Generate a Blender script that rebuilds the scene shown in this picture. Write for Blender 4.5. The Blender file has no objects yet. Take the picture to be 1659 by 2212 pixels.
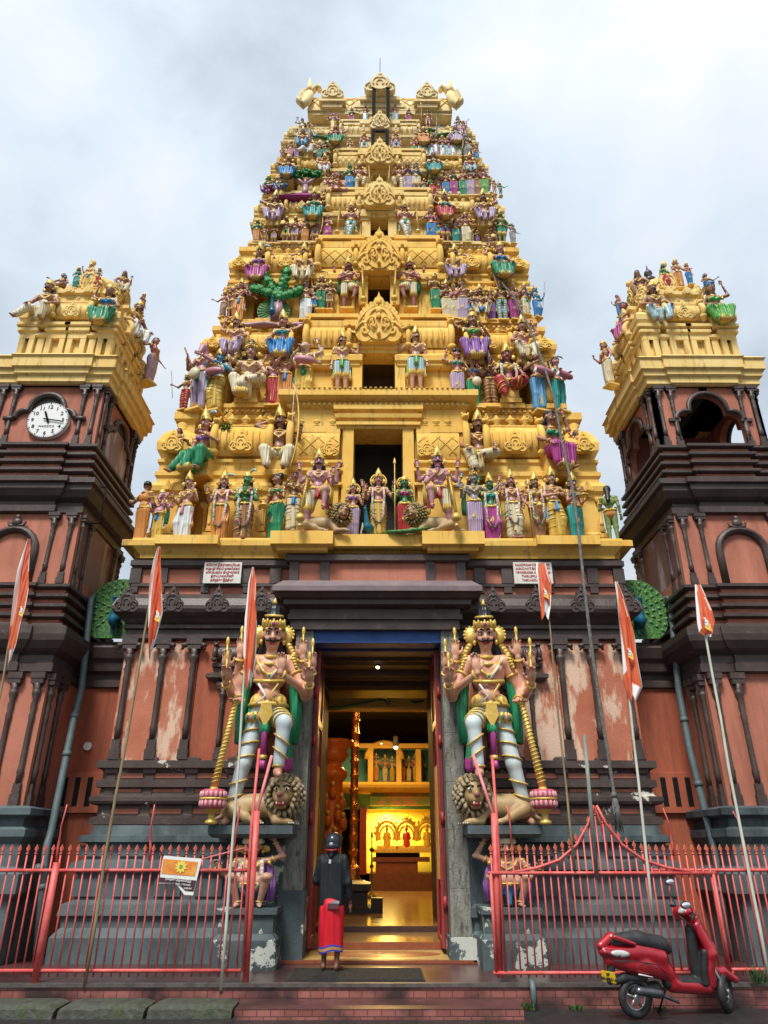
import bpy, math, random, re
import numpy as np
from mathutils import Vector, Matrix
from math import sin, cos, tan, atan, pi, radians, sqrt
random.seed(7)
S = bpy.context.scene
COL = S.collection

# ------------------------------------------------------------------ camera
PITCH = radians(25.3); FPX = 1534.0; CH = 1.8; CX = 0.07
PSI = 6.5*cos(PITCH)/FPX
cam_d = bpy.data.cameras.new('camera'); cam = bpy.data.objects.new('camera', cam_d); COL.objects.link(cam)
cam_d.sensor_fit = 'VERTICAL'; cam_d.sensor_height = 36; cam_d.lens = 36*FPX/2212.0
cam_d.clip_start = 0.05; cam_d.clip_end = 3000
cam.location = (CX, 0, CH); cam.rotation_euler = (radians(90)+PITCH, 0, -PSI)
S.camera = cam

# ------------------------------------------------------------------ world, sun, exposure
SUN_EL, SUN_AZ = radians(62), radians(200)
S.view_settings.view_transform = 'Standard'; S.view_settings.look = 'None'
S.view_settings.gamma = 1.0; S.view_settings.exposure = 0.75
W = bpy.data.worlds.new('World'); S.world = W; W.use_nodes = True
nt = W.node_tree; nt.nodes.clear()
def wn(t, **k):
    n = nt.nodes.new(t)
    for a, b in k.items(): setattr(n, a, b)
    return n
sky = wn('ShaderNodeTexSky', sky_type='NISHITA', sun_disc=False)
sky.sun_elevation = SUN_EL; sky.sun_rotation = SUN_AZ; sky.air_density = 1.0; sky.dust_density = 2.0
tc = wn('ShaderNodeTexCoord'); mp = wn('ShaderNodeMapping'); mp.inputs['Scale'].default_value = (1.0, 1.0, 1.35); mp.inputs['Location'].default_value = (5.45, 3.3, 1)
nz = wn('ShaderNodeTexNoise'); nz.inputs['Scale'].default_value = 2.3; nz.inputs['Detail'].default_value = 7
nz.inputs['Roughness'].default_value = 0.52; nz.inputs['Distortion'].default_value = 0.25
nt.links.new(tc.outputs['Generated'], mp.inputs['Vector']); nt.links.new(mp.outputs['Vector'], nz.inputs['Vector'])
cr = wn('ShaderNodeValToRGB')
cr.color_ramp.elements[0].position = 0.30; cr.color_ramp.elements[0].color = (.50, .57, .65, 1)
cr.color_ramp.elements[1].position = 0.62; cr.color_ramp.elements[1].color = (.96, .98, 1.0, 1)
e = cr.color_ramp.elements.new(0.46); e.color = (.74, .84, .94, 1)
nt.links.new(nz.outputs['Fac'], cr.inputs['Fac'])
sc_ = wn('ShaderNodeVectorMath', operation='SCALE'); sc_.inputs['Scale'].default_value = 5.6
nt.links.new(cr.outputs['Color'], sc_.inputs[0])
sxyz = wn('ShaderNodeSeparateXYZ'); nt.links.new(tc.outputs['Generated'], sxyz.inputs[0])
mr = wn('ShaderNodeMapRange'); mr.inputs['From Min'].default_value = 0; mr.inputs['From Max'].default_value = 1; mr.inputs['To Min'].default_value = 3.6; mr.inputs['To Max'].default_value = 6.5
nt.links.new(sxyz.outputs[2], mr.inputs['Value']); nt.links.new(mr.outputs[0], sc_.inputs['Scale'])
mx = wn('ShaderNodeMix', data_type='RGBA'); mx.inputs['Factor'].default_value = 0.93
nt.links.new(sky.outputs['Color'], mx.inputs[6]); nt.links.new(sc_.outputs[0], mx.inputs[7])
bg = wn('ShaderNodeBackground'); bg.inputs['Strength'].default_value = 0.112
wo = wn('ShaderNodeOutputWorld')
nt.links.new(mx.outputs[2], bg.inputs['Color']); nt.links.new(bg.outputs[0], wo.inputs['Surface'])
sun_d = bpy.data.lights.new('sun', 'SUN'); sun_d.energy = 2.6; sun_d.angle = radians(16); sun_d.color = (1, .97, .92)
sun = bpy.data.objects.new('sun', sun_d); COL.objects.link(sun)
# light travels from behind the camera, high up
sun.rotation_euler = Vector((0.22, 0.62, -1.0)).to_track_quat('-Z', 'Y').to_euler()

# ------------------------------------------------------------------ turning measured positions into places
def ang(y): return PITCH + atan((1106-y)/FPX)
def zy(y, Y): return CH + Y*tan(ang(y))
def xr(x, y, Y):
    w = (1106-y)/FPX; q = (x-829.5)/FPX; f = cos(PITCH)-w*sin(PITCH)
    return CX + Y*(q*cos(PSI)+f*sin(PSI))/(f*cos(PSI)-q*sin(PSI))

# ------------------------------------------------------------------ materials
MATS = {}
def newmat(name):
    m = bpy.data.materials.new(name); m.use_nodes = True; m.node_tree.nodes.clear()
    return m, m.node_tree
def N(t, ty, **k):
    n = t.nodes.new(ty)
    for a, b in k.items():
        if a.startswith('i_'):
            key = a[2:].replace('_', ' ')
            n.inputs[key].default_value = b
        else: setattr(n, a, b)
    return n
def c4(c): return (c[0], c[1], c[2], 1)
def surf(name, col, col2=None, scale=3.0, contrast=(.35, .65), rough=.7, metal=0., bump=0., bscale=40, stretch=(1, 1, 1),
         col3=None, scale3=1.2, pos3=(.5, .6), stretch3=(1, 1, 1), spec=.4, folds=0., fscale=9, coat=0., grime=0.):
    if name in MATS: return MATS[name]
    m, t = newmat(name); L = t.links.new
    out = N(t, 'ShaderNodeOutputMaterial'); b = N(t, 'ShaderNodeBsdfPrincipled')
    b.inputs['Roughness'].default_value = rough; b.inputs['Metallic'].default_value = metal
    b.inputs['Specular IOR Level'].default_value = spec; b.inputs['Coat Weight'].default_value = coat
    L(b.outputs[0], out.inputs[0])
    tc = N(t, 'ShaderNodeTexCoord')
    def noise(sc, st, det=5, rg=.6):
        mp = N(t, 'ShaderNodeMapping'); mp.inputs['Scale'].default_value = st
        n = N(t, 'ShaderNodeTexNoise'); n.inputs['Scale'].default_value = sc; n.inputs['Detail'].default_value = det
        n.inputs['Roughness'].default_value = rg
        L(tc.outputs['Object'], mp.inputs[0]); L(mp.outputs[0], n.inputs[0]); return n
    def ramp(src, p0, p1):
        r = N(t, 'ShaderNodeMapRange'); r.inputs['From Min'].default_value = p0; r.inputs['From Max'].default_value = p1
        L(src, r.inputs['Value']); return r.outputs[0]
    cur = None
    if col2 is not None:
        n = noise(scale, stretch); mxx = N(t, 'ShaderNodeMix', data_type='RGBA')
        mxx.inputs[6].default_value = c4(col); mxx.inputs[7].default_value = c4(col2)
        L(ramp(n.outputs['Fac'], *contrast), mxx.inputs[0]); cur = mxx.outputs[2]
    if col3 is not None:
        n = noise(scale3, stretch3, 9, .68); mxx = N(t, 'ShaderNodeMix', data_type='RGBA')
        if cur is None: mxx.inputs[6].default_value = c4(col)
        else: L(cur, mxx.inputs[6])
        mxx.inputs[7].default_value = c4(col3)
        L(ramp(n.outputs['Fac'], *pos3), mxx.inputs[0]); cur = mxx.outputs[2]
    if grime > 0:
        n = noise(2.6, (3.0, 3.0, .45), 9, .74); mxx = N(t, 'ShaderNodeMix', data_type='RGBA')
        if cur is None: mxx.inputs[6].default_value = c4(col)
        else: L(cur, mxx.inputs[6])
        mxx.inputs[7].default_value = (.10, .085, .055, 1)
        r = ramp(n.outputs['Fac'], .54, .76); mu = N(t, 'ShaderNodeMath', operation='MULTIPLY'); mu.inputs[1].default_value = grime
        L(r, mu.inputs[0]); L(mu.outputs[0], mxx.inputs[0]); cur = mxx.outputs[2]
    if cur is None: b.inputs['Base Color'].default_value = c4(col)
    else: L(cur, b.inputs['Base Color'])
    h = None
    if bump > 0: h = noise(bscale, (1, 1, 1), 4).outputs['Fac']; st = bump
    if folds > 0:
        mp = N(t, 'ShaderNodeMapping'); mp.inputs['Scale'].default_value = (1, .6, .16)
        wv = N(t, 'ShaderNodeTexWave'); wv.inputs['Scale'].default_value = fscale; wv.inputs['Distortion'].default_value = 2.5
        wv.inputs['Detail'].default_value = 1.5
        L(tc.outputs['Object'], mp.inputs[0]); L(mp.outputs[0], wv.inputs[0]); h = wv.outputs['Fac']; st = folds
    if h is not None:
        bp = N(t, 'ShaderNodeBump'); bp.inputs['Strength'].default_value = st; bp.inputs['Distance'].default_value = .03
        L(h, bp.inputs['Height']); L(bp.outputs[0], b.inputs['Normal'])
    MATS[name] = m; return m
def paint(c, kind='p'):
    c = tuple(round(v, 3) for v in c); key = 'paint %s %s' % (kind, c)
    if key in MATS: return MATS[key]
    dk = tuple(v*.66 for v in c)
    if kind == 'cloth': return surf(key, c, tuple(min(1, v*1.25+.02) for v in c), scale=9, rough=.42, folds=.55, fscale=11, stretch=(1, 1, .3), contrast=(.3, .7), grime=.35)
    if kind == 'smooth': return surf(key, c, tuple(v*.8 for v in c), scale=3, rough=.38, contrast=(.45, .75), grime=.35)
    return surf(key, c, dk, scale=6, rough=.42, contrast=(.45, .75), bump=.10, bscale=30, grime=.30)

GOLD1 = surf('yellow_plaster', (.73, .43, .085), (.80, .52, .14), scale=1.4, rough=.85, spec=.2, bump=.12, bscale=25, col3=(.42, .25, .07), scale3=2.4, pos3=(.60, .78), stretch3=(1, 1, .5), grime=.95)
GOLD2 = surf('pale_yellow_plaster', (.72, .49, .16), (.78, .58, .24), scale=1.4, rough=.85, spec=.2, bump=.12, bscale=25, col3=(.36, .26, .11), scale3=2.6, pos3=(.58, .76), stretch3=(1, 1, .4), grime=1.0)
GOLD3 = surf('cream_yellow_plaster', (.73, .56, .27), (.80, .66, .37), scale=1.4, rough=.85, spec=.2, bump=.10, bscale=25, col3=(.48, .36, .17), scale3=2.4, pos3=(.58, .76), grime=.9)
DARK = surf('dark_brown_paint', (.046, .031, .026), (.075, .052, .045), scale=2.5, rough=.42, bump=.25, bscale=35, col3=(.12, .095, .09), scale3=5, pos3=(.6, .75), grime=.2)
DARKW = surf('peeling_dark_paint', (.046, .031, .026), (.075, .052, .045), scale=2.5, rough=.62, bump=.25, bscale=35, col3=(.58, .55, .48), scale3=3.4, pos3=(.60, .62), grime=.2)
TERRA = surf('terracotta_plaster', (.40, .140, .085), (.46, .170, .108), scale=2.0, rough=.8, bump=.22, bscale=60, col3=(.25, .085, .05), scale3=1.3, pos3=(.48, .72), stretch3=(1.6, 1.6, .22), grime=.45)
TERRAD = surf('deep_terracotta_plaster', (.34, .085, .040), (.40, .11, .055), scale=1.6, rough=.85, bump=.2, bscale=60, col3=(.18, .05, .028), scale3=1.2, pos3=(.46, .70), stretch3=(1.6, 1.6, .25), grime=.5)
TERRAW = surf('peeling_terracotta_plaster', (.38, .115, .06), (.46, .16, .09), scale=2.0, rough=.8, bump=.3, bscale=30, col3=(.62, .43, .31), scale3=1.5, pos3=(.49, .56), stretch3=(1.7, 1, .55))
WINE = surf('weathered_maroon_plaster', (.13, .055, .05), (.19, .08, .07), scale=1.5, rough=.32, bump=.2, bscale=40, col3=(.46, .41, .41), scale3=1.5, pos3=(.50, .64), stretch3=(1.5, 1.5, .35))
GREY = surf('grey_plinth_paint', (.070, .10, .108), (.105, .14, .145), scale=2.2, rough=.7, bump=.2, bscale=30, col3=(.028, .035, .036), scale3=1.7, pos3=(.46, .66), stretch3=(1, 1, .3))
GREYP = surf('peeling_grey_paint', (.080, .11, .115), (.045, .06, .062), scale=2.2, rough=.7, bump=.2, bscale=30, col3=(.50, .52, .46), scale3=2.4, pos3=(.545, .56))
GRAN = surf('granite_pillar', (.15, .145, .115), (.27, .27, .23), scale=7, rough=.75, bump=.5, bscale=22, stretch=(1, 1, .35), col3=(.07, .065, .05), scale3=14, pos3=(.5, .65), stretch3=(1.6, 1.6, .35))
BLUE = surf('blue_beam_paint', (.02, .10, .34), (.015, .06, .22), scale=3, rough=.5)
RED = surf('red_gate_paint', (.50, .060, .055), (.62, .14, .12), scale=5, rough=.45, bump=.1, bscale=50, col3=(.20, .05, .035), scale3=7, pos3=(.66, .74))
REDP = surf('faded_pink_red_paint', (.60, .14, .15), (.66, .24, .24), scale=5, rough=.5)
BLACK = surf('black_paint', (.012, .012, .013), rough=.85, spec=.1)
SOOT = surf('dark_interior', (.022, .020, .018), (.035, .03, .025), scale=2, rough=.8)  # plain near-black; in niches and arches it stands in for shade
GILT = surf('gilded_paint', (.55, .36, .07), (.72, .50, .13), scale=12, rough=.36, metal=.25, bump=.3, bscale=60)
BRASS = surf('brass', (.60, .36, .10), (.7, .45, .16), scale=9, rough=.28, metal=.9)
WHITE = surf('white_paint', (.76, .76, .73), (.62, .62, .58), scale=5, rough=.6)
SKY_P = None

# ------------------------------------------------------------------ mesh builder
class MB:
    def __init__(s): s.v = []; s.f = []; s.m = []; s.mats = []; s.sm = []
    def mi(s, mat):
        if mat not in s.mats: s.mats.append(mat)
        return s.mats.index(mat)
    def add(s, vs, fs, mat, smooth=False):
        o = len(s.v); s.v.extend([tuple(p) for p in vs]); i = s.mi(mat)
        for f in fs: s.f.append(tuple(a+o for a in f)); s.m.append(i); s.sm.append(smooth)
        return s
    def loft(s, rings, mat, cap0=True, cap1=True, smooth=False, closed=True):
        n = len(rings[0]); vs = [p for r in rings for p in r]; fs = []
        for i in range(len(rings)-1):
            for j in range(n if closed else n-1):
                a = i*n+j; b = i*n+(j+1) % n
                fs.append((a, b, b+n, a+n))
        s.add(vs, fs, mat, smooth)
        o = len(s.v)-len(vs); k = s.mi(mat)
        if cap0: s.f.append(tuple(o+j for j in range(n))[::-1]); s.m.append(k); s.sm.append(False)
        if cap1: s.f.append(tuple(o+(len(rings)-1)*n+j for j in range(n))); s.m.append(k); s.sm.append(False)
        return s
    def box(s, x0, x1, y0, y1, z0, z1, mat, taper=0.):
        t = taper
        return s.loft([[(x0, y0, z0), (x1, y0, z0), (x1, y1, z0), (x0, y1, z0)],
                       [(x0+t, y0+t, z1), (x1-t, y0+t, z1), (x1-t, y1-t, z1), (x0+t, y1-t, z1)]], mat)
    def ring(s, x0, x1, y0, y1, prof, mat):
        # prof: list of (outset, z): a moulding running round a rectangle
        return s.loft([[(x0-o, y0-o, z), (x1+o, y0-o, z), (x1+o, y1+o, z), (x0-o, y1+o, z)] for o, z in prof], mat)
    def lathe(s, cx, cy, prof, mat, n=12, smooth=True, sx=1., sy=1.):
        return s.loft([[(cx+r*sx*cos(2*pi*j/n), cy+r*sy*sin(2*pi*j/n), z) for j in range(n)] for r, z in prof], mat, smooth=smooth)
    def tube(s, pts, r, mat, n=6, smooth=True, closed=False, flat=1.):
        pts = [Vector(p) for p in pts]; rings = []; N_ = len(pts)
        up = Vector((0, 0, 1)); prev = None
        for i, p in enumerate(pts):
            if closed: d = pts[(i+1) % N_]-pts[i-1]
            else: d = pts[min(i+1, N_-1)]-pts[max(i-1, 0)]
            if d.length < 1e-9: d = Vector((0, 0, 1))
            d.normalize()
            a = prev if prev is not None else (Vector((1, 0, 0)) if abs(d.z) > .9 else up)
            a = a-d*a.dot(d)
            if a.length < 1e-6: a = Vector((0, 1, 0))-d*d.y
            a.normalize(); prev = a; b = d.cross(a)
            rr = r[i] if isinstance(r, (list, tuple)) else r
            rings.append([p+a*(rr*cos(2*pi*j/n)*flat)+b*(rr*sin(2*pi*j/n)) for j in range(n)])
        if closed:
            rings.append(rings[0]); return s.loft(rings, mat, False, False, smooth)
        return s.loft(rings, mat, smooth=smooth)
    def ball(s, c, r, mat, n=8, m=6, rot=None):
        r = r if isinstance(r, (list, tuple)) else (r, r, r)
        vs = []; fs = []
        for i in range(m+1):
            th = pi*i/m
            for j in range(n):
                ph = 2*pi*j/n
                v = Vector((r[0]*sin(th)*cos(ph), r[1]*sin(th)*sin(ph), -r[2]*cos(th)))
                if rot is not None: v = rot @ v
                vs.append((c[0]+v.x, c[1]+v.y, c[2]+v.z))
        for i in range(m):
            for j in range(n):
                a = i*n+j; b = i*n+(j+1) % n
                fs.append((a, b, b+n, a+n))
        return s.add(vs, fs, mat, True)
    def prism(s, pts, axis, a0, a1, mat, smooth=False):
        # pts 2D outline; axis 'y' -> (x,z) outline pushed along y; 'x' -> (y,z) along x; 'z' -> (x,y) along z
        def P(p, a): return (p[0], a, p[1]) if axis == 'y' else ((a, p[0], p[1]) if axis == 'x' else (p[0], p[1], a))
        ar = sum(pts[i-1][0]*pts[i][1]-pts[i][0]*pts[i-1][1] for i in range(len(pts)))
        if (ar > 0) == (axis == 'y'): pts = pts[::-1]
        r0 = [P(p, a0) for p in pts]; r1 = [P(p, a1) for p in pts]
        if a0 > a1: r0, r1 = r1, r0
        if axis == 'y': return s.loft([r1, r0][::-1], mat, smooth=smooth)
        return s.loft([r0, r1], mat, smooth=smooth)
    def build(s, name, parent=None, smooth_all=False, xf=None):
        me = bpy.data.meshes.new(name)
        vs = s.v if xf is None else [tuple(xf @ Vector(p)) for p in s.v]
        me.from_pydata(vs, [], s.f)
        for m in s.mats: me.materials.append(m)
        me.polygons.foreach_set('material_index', s.m)
        me.polygons.foreach_set('use_smooth', [True]*len(s.f) if smooth_all else s.sm)
        me.update()
        o = bpy.data.objects.new(name, me); COL.objects.link(o)
        if parent is not None: o.parent = parent
        return o
def tag(o, label=None, cat=None, group=None, kind=None):
    if label: o['label'] = label
    if cat: o['category'] = cat
    if group: o['group'] = group
    if kind: o['kind'] = kind
    return o
def empty(name, loc=(0, 0, 0), rz=0., sc=1.):
    o = bpy.data.objects.new(name, None); COL.objects.link(o); o.location = loc; o.rotation_euler = (0, 0, rz); o.scale = (sc, sc, sc)
    o.empty_display_size = .1; return o
def lk(o, parent, label=None):
    o.parent = parent
    if label: o['label'] = label
    return o
def circ(cx, cz, r, n=16, a0=0, a1=2*pi, sx=1., sz=1.):
    return [(cx+r*sx*cos(a0+(a1-a0)*i/n), cz+r*sz*sin(a0+(a1-a0)*i/n)) for i in range(n+(0 if abs(a1-a0-2*pi) < 1e-6 else 1))]
# ------------------------------------------------------------------ sculpting: smooth union of limbs -> one continuous skin
def surface_nets(D, M, org, vox):
    s = D < 0
    n = np.array(D.shape)
    c = np.zeros(tuple(n-1), np.int8)
    for i in (0, 1):
        for j in (0, 1):
            for k in (0, 1):
                c += s[i:n[0]-1+i, j:n[1]-1+j, k:n[2]-1+k]
    act = (c > 0) & (c < 8)
    I = np.argwhere(act)
    if len(I) == 0: return np.zeros((0, 3)), [], []
    idx = -np.ones(act.shape, np.int64); idx[act] = np.arange(len(I))
    acc = np.zeros((len(I), 3)); cnt = np.zeros(len(I))
    co = [(a, b, d) for a in (0, 1) for b in (0, 1) for d in (0, 1)]
    for a in co:
        for ax in range(3):
            if a[ax] == 1: continue
            b = list(a); b[ax] = 1
            va = D[I[:, 0]+a[0], I[:, 1]+a[1], I[:, 2]+a[2]]; vb = D[I[:, 0]+b[0], I[:, 1]+b[1], I[:, 2]+b[2]]
            m = (va < 0) != (vb < 0)
            t = np.where(m, va/(va-vb+1e-12), 0)
            P = np.zeros((len(I), 3)); P += a; P[:, ax] += t
            acc[m] += P[m]; cnt[m] += 1
    V = org+(I+acc/cnt[:, None])*vox
    mat = M[I[:, 0], I[:, 1], I[:, 2]]
    F = []; FM = []
    for ax in range(3):
        sl0 = [slice(None)]*3; sl1 = [slice(None)]*3
        sl0[ax] = slice(0, n[ax]-1); sl1[ax] = slice(1, n[ax])
        e = s[tuple(sl0)] != s[tuple(sl1)]
        E_ = np.argwhere(e)
        u, w = [(1, 2), (2, 0), (0, 1)][ax]
        ok = (E_[:, u] > 0) & (E_[:, w] > 0) & (E_[:, u] < n[u]-1) & (E_[:, w] < n[w]-1)
        E_ = E_[ok]
        du = np.zeros(3, int); du[u] = 1; dw = np.zeros(3, int); dw[w] = 1
        def g(q): return idx[q[:, 0], q[:, 1], q[:, 2]]
        q = np.stack([g(E_), g(E_-du), g(E_-du-dw), g(E_-dw)], 1)
        fl = s[E_[:, 0], E_[:, 1], E_[:, 2]]
        q[~fl] = q[~fl][:, ::-1]
        F.append(q); FM.append(mat[q[:, 0]])
    F = np.concatenate(F); FM = np.concatenate(FM)
    return V, F, FM
def cp(a, b, ra, rb=None, m=0, k=None): return ('c', m, np.array(a, float), np.array(b, float), ra, ra if rb is None else rb, k)
def el(c, r, m=0, rot=None, k=None): return ('e', m, np.array(c, float), np.array(r if isinstance(r, (tuple, list)) else (r, r, r), float), None if rot is None else np.array(rot, float), 0, k)
def sculpt(prims, vox, k=.02):
    bb = []
    for p in prims:
        if p[0] == 'c':
            r = max(p[4], p[5]); bb.append((np.minimum(p[2], p[3])-r, np.maximum(p[2], p[3])+r))
        else:
            r = p[3].max() if p[4] is not None else p[3]; bb.append((p[2]-r, p[2]+r))
    lo = np.min([b[0] for b in bb], 0)-3*vox; hi = np.max([b[1] for b in bb], 0)+3*vox
    n = np.ceil((hi-lo)/vox).astype(int)+1
    D = np.full(tuple(n), 1., np.float32); R = np.full(tuple(n), 1., np.float32); M = np.zeros(tuple(n), np.int16)
    for p, (b0, b1) in zip(prims, bb):
        kk = p[6] if p[6] is not None else k
        pad = kk+2.5*vox
        i0 = np.maximum(np.floor((b0-pad-lo)/vox).astype(int), 0); i1 = np.minimum(np.ceil((b1+pad-lo)/vox).astype(int)+1, n)
        sl = tuple(slice(a, b) for a, b in zip(i0, i1))
        g = np.stack(np.meshgrid(*[lo[d]+np.arange(i0[d], i1[d])*vox for d in range(3)], indexing='ij'), -1)
        if p[0] == 'c':
            a, b = p[2], p[3]; ba = b-a; q = g-a
            t = np.clip((q@ba)/max(ba@ba, 1e-12), 0, 1)
            d = np.linalg.norm(q-t[..., None]*ba, axis=-1)-(p[4]+t*(p[5]-p[4]))
        else:
            q = g-p[2]
            if p[4] is not None: q = q@p[4]
            k0 = np.linalg.norm(q/p[3], axis=-1); k1 = np.linalg.norm(q/p[3]**2, axis=-1)+1e-9
            d = k0*(k0-1)/k1
        d = d.astype(np.float32)
        Ds = D[sl]; h = np.clip(.5+.5*(Ds-d)/max(kk, 1e-6), 0, 1)
        D[sl] = Ds*(1-h)+d*h-kk*h*(1-h)
        Rs = R[sl]; mk = d < Rs
        M[sl] = np.where(mk, p[1], M[sl]); R[sl] = np.where(mk, d, Rs)
    return surface_nets(D, M, lo, vox)
def sculpt_mb(mb, prims, vox, mats, k=.02):
    V, F, FM = sculpt(prims, vox, k)
    if len(V) == 0: return
    o = len(mb.v); mb.v.extend(map(tuple, V.tolist()))
    ids = [mb.mi(m) for m in mats]
    for f, m in zip(F.tolist(), FM.tolist()):
        mb.f.append(tuple(i+o for i in f)); mb.m.append(ids[m]); mb.sm.append(True)
# ------------------------------------------------------------------ painted figures
SKIN = dict(p=(.60, .33, .22), r=(.55, .25, .20), b=(.38, .185, .11), u=(.08, .36, .60), g=(.07, .27, .10), y=(.30, .29, .29),
            o=(.66, .46, .33), m=(.40, .13, .13), l=(.22, .30, .09), d=(.16, .085, .065), t=(.10, .24, .34), k=(.55, .26, .30))
SKINN = dict(p='peach', r='rose', b='brown', u='blue', g='green', y='grey', o='pale', m='maroon', l='olive', d='dark brown', t='teal', k='pink')
CLOTH = dict(white=(.66, .68, .66), cream=(.66, .58, .38), orange=(.66, .25, .045), yellow=(.68, .44, .06), green=(.012, .26, .11), blue=(.02, .22, .52),
             magenta=(.40, .04, .23), purple=(.26, .10, .36), red=(.48, .03, .035), teal=(.015, .30, .27), lilac=(.48, .36, .52), gold=(.60, .40, .08),
             pink=(.62, .24, .30), brown=(.33, .15, .06), lime=(.10, .38, .06), paleblue=(.38, .55, .60), grey=(.3, .3, .3), black=(.015, .015, .02), lightblue=(.12, .36, .60))
CLOTH = {k: tuple(c*(.80 if k not in ('white', 'paleblue', 'cream', 'gold') else .88) for c in v) for k, v in CLOTH.items()}
SKIN = {k: tuple(c*(.84 if k not in 'uglt' else .8) for c in v) for k, v in SKIN.items()}
ARM = dict(down=((.035, .02, -.165), (.045, -.02, -.31), None), hip=((.10, .02, -.13), (.015, -.045, -.225), None), pray=((.03, -.04, -.16), (-.09, -.13, -.075), (-.1, -.25, 1)),
           bless=((.065, -.01, -.15), (.08, -.13, -.06), (0, -.1, 1)), up=((.12, 0, .05), (.06, -.02, .20), (-.2, 0, 1)), behind=((.15, .0, .09), (.0, .02, .165), (-1, .1, .1)),
           out=((.14, 0, -.07), (.26, -.05, .0), (.8, -.3, .3)), front=((.03, -.03, -.16), (.0, -.16, -.15), (0, -1, 0)), knee=((.08, -.05, -.15), (.04, -.17, -.24), (-.3, -.7, -.7)),
           staff=((.09, -.02, -.13), (.13, -.13, -.06), (0, -.4, .9)), cross=((.05, -.05, -.16), (-.14, -.12, -.13), (-1, -.2, 0)), cross2=((.05, -.05, -.16), (-.13, -.13, -.07), (-1, -.2, .2)),
           far=((.11, .01, -.08), (.135, -.04, .085), (.15, -.05, 1)), play=((.09, -.03, -.12), (.0, -.17, -.08), (-.6, -.6, .2)), mouth=((.10, -.04, -.11), (-.03, -.12, .03), (-.5, -.1, .8)),
           low=((.06, .01, -.16), (.12, -.08, -.28), (.2, -.5, -.8)), club=((.10, .01, -.12), (.20, -.08, -.20), (.3, -.5, -.7)))
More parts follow.
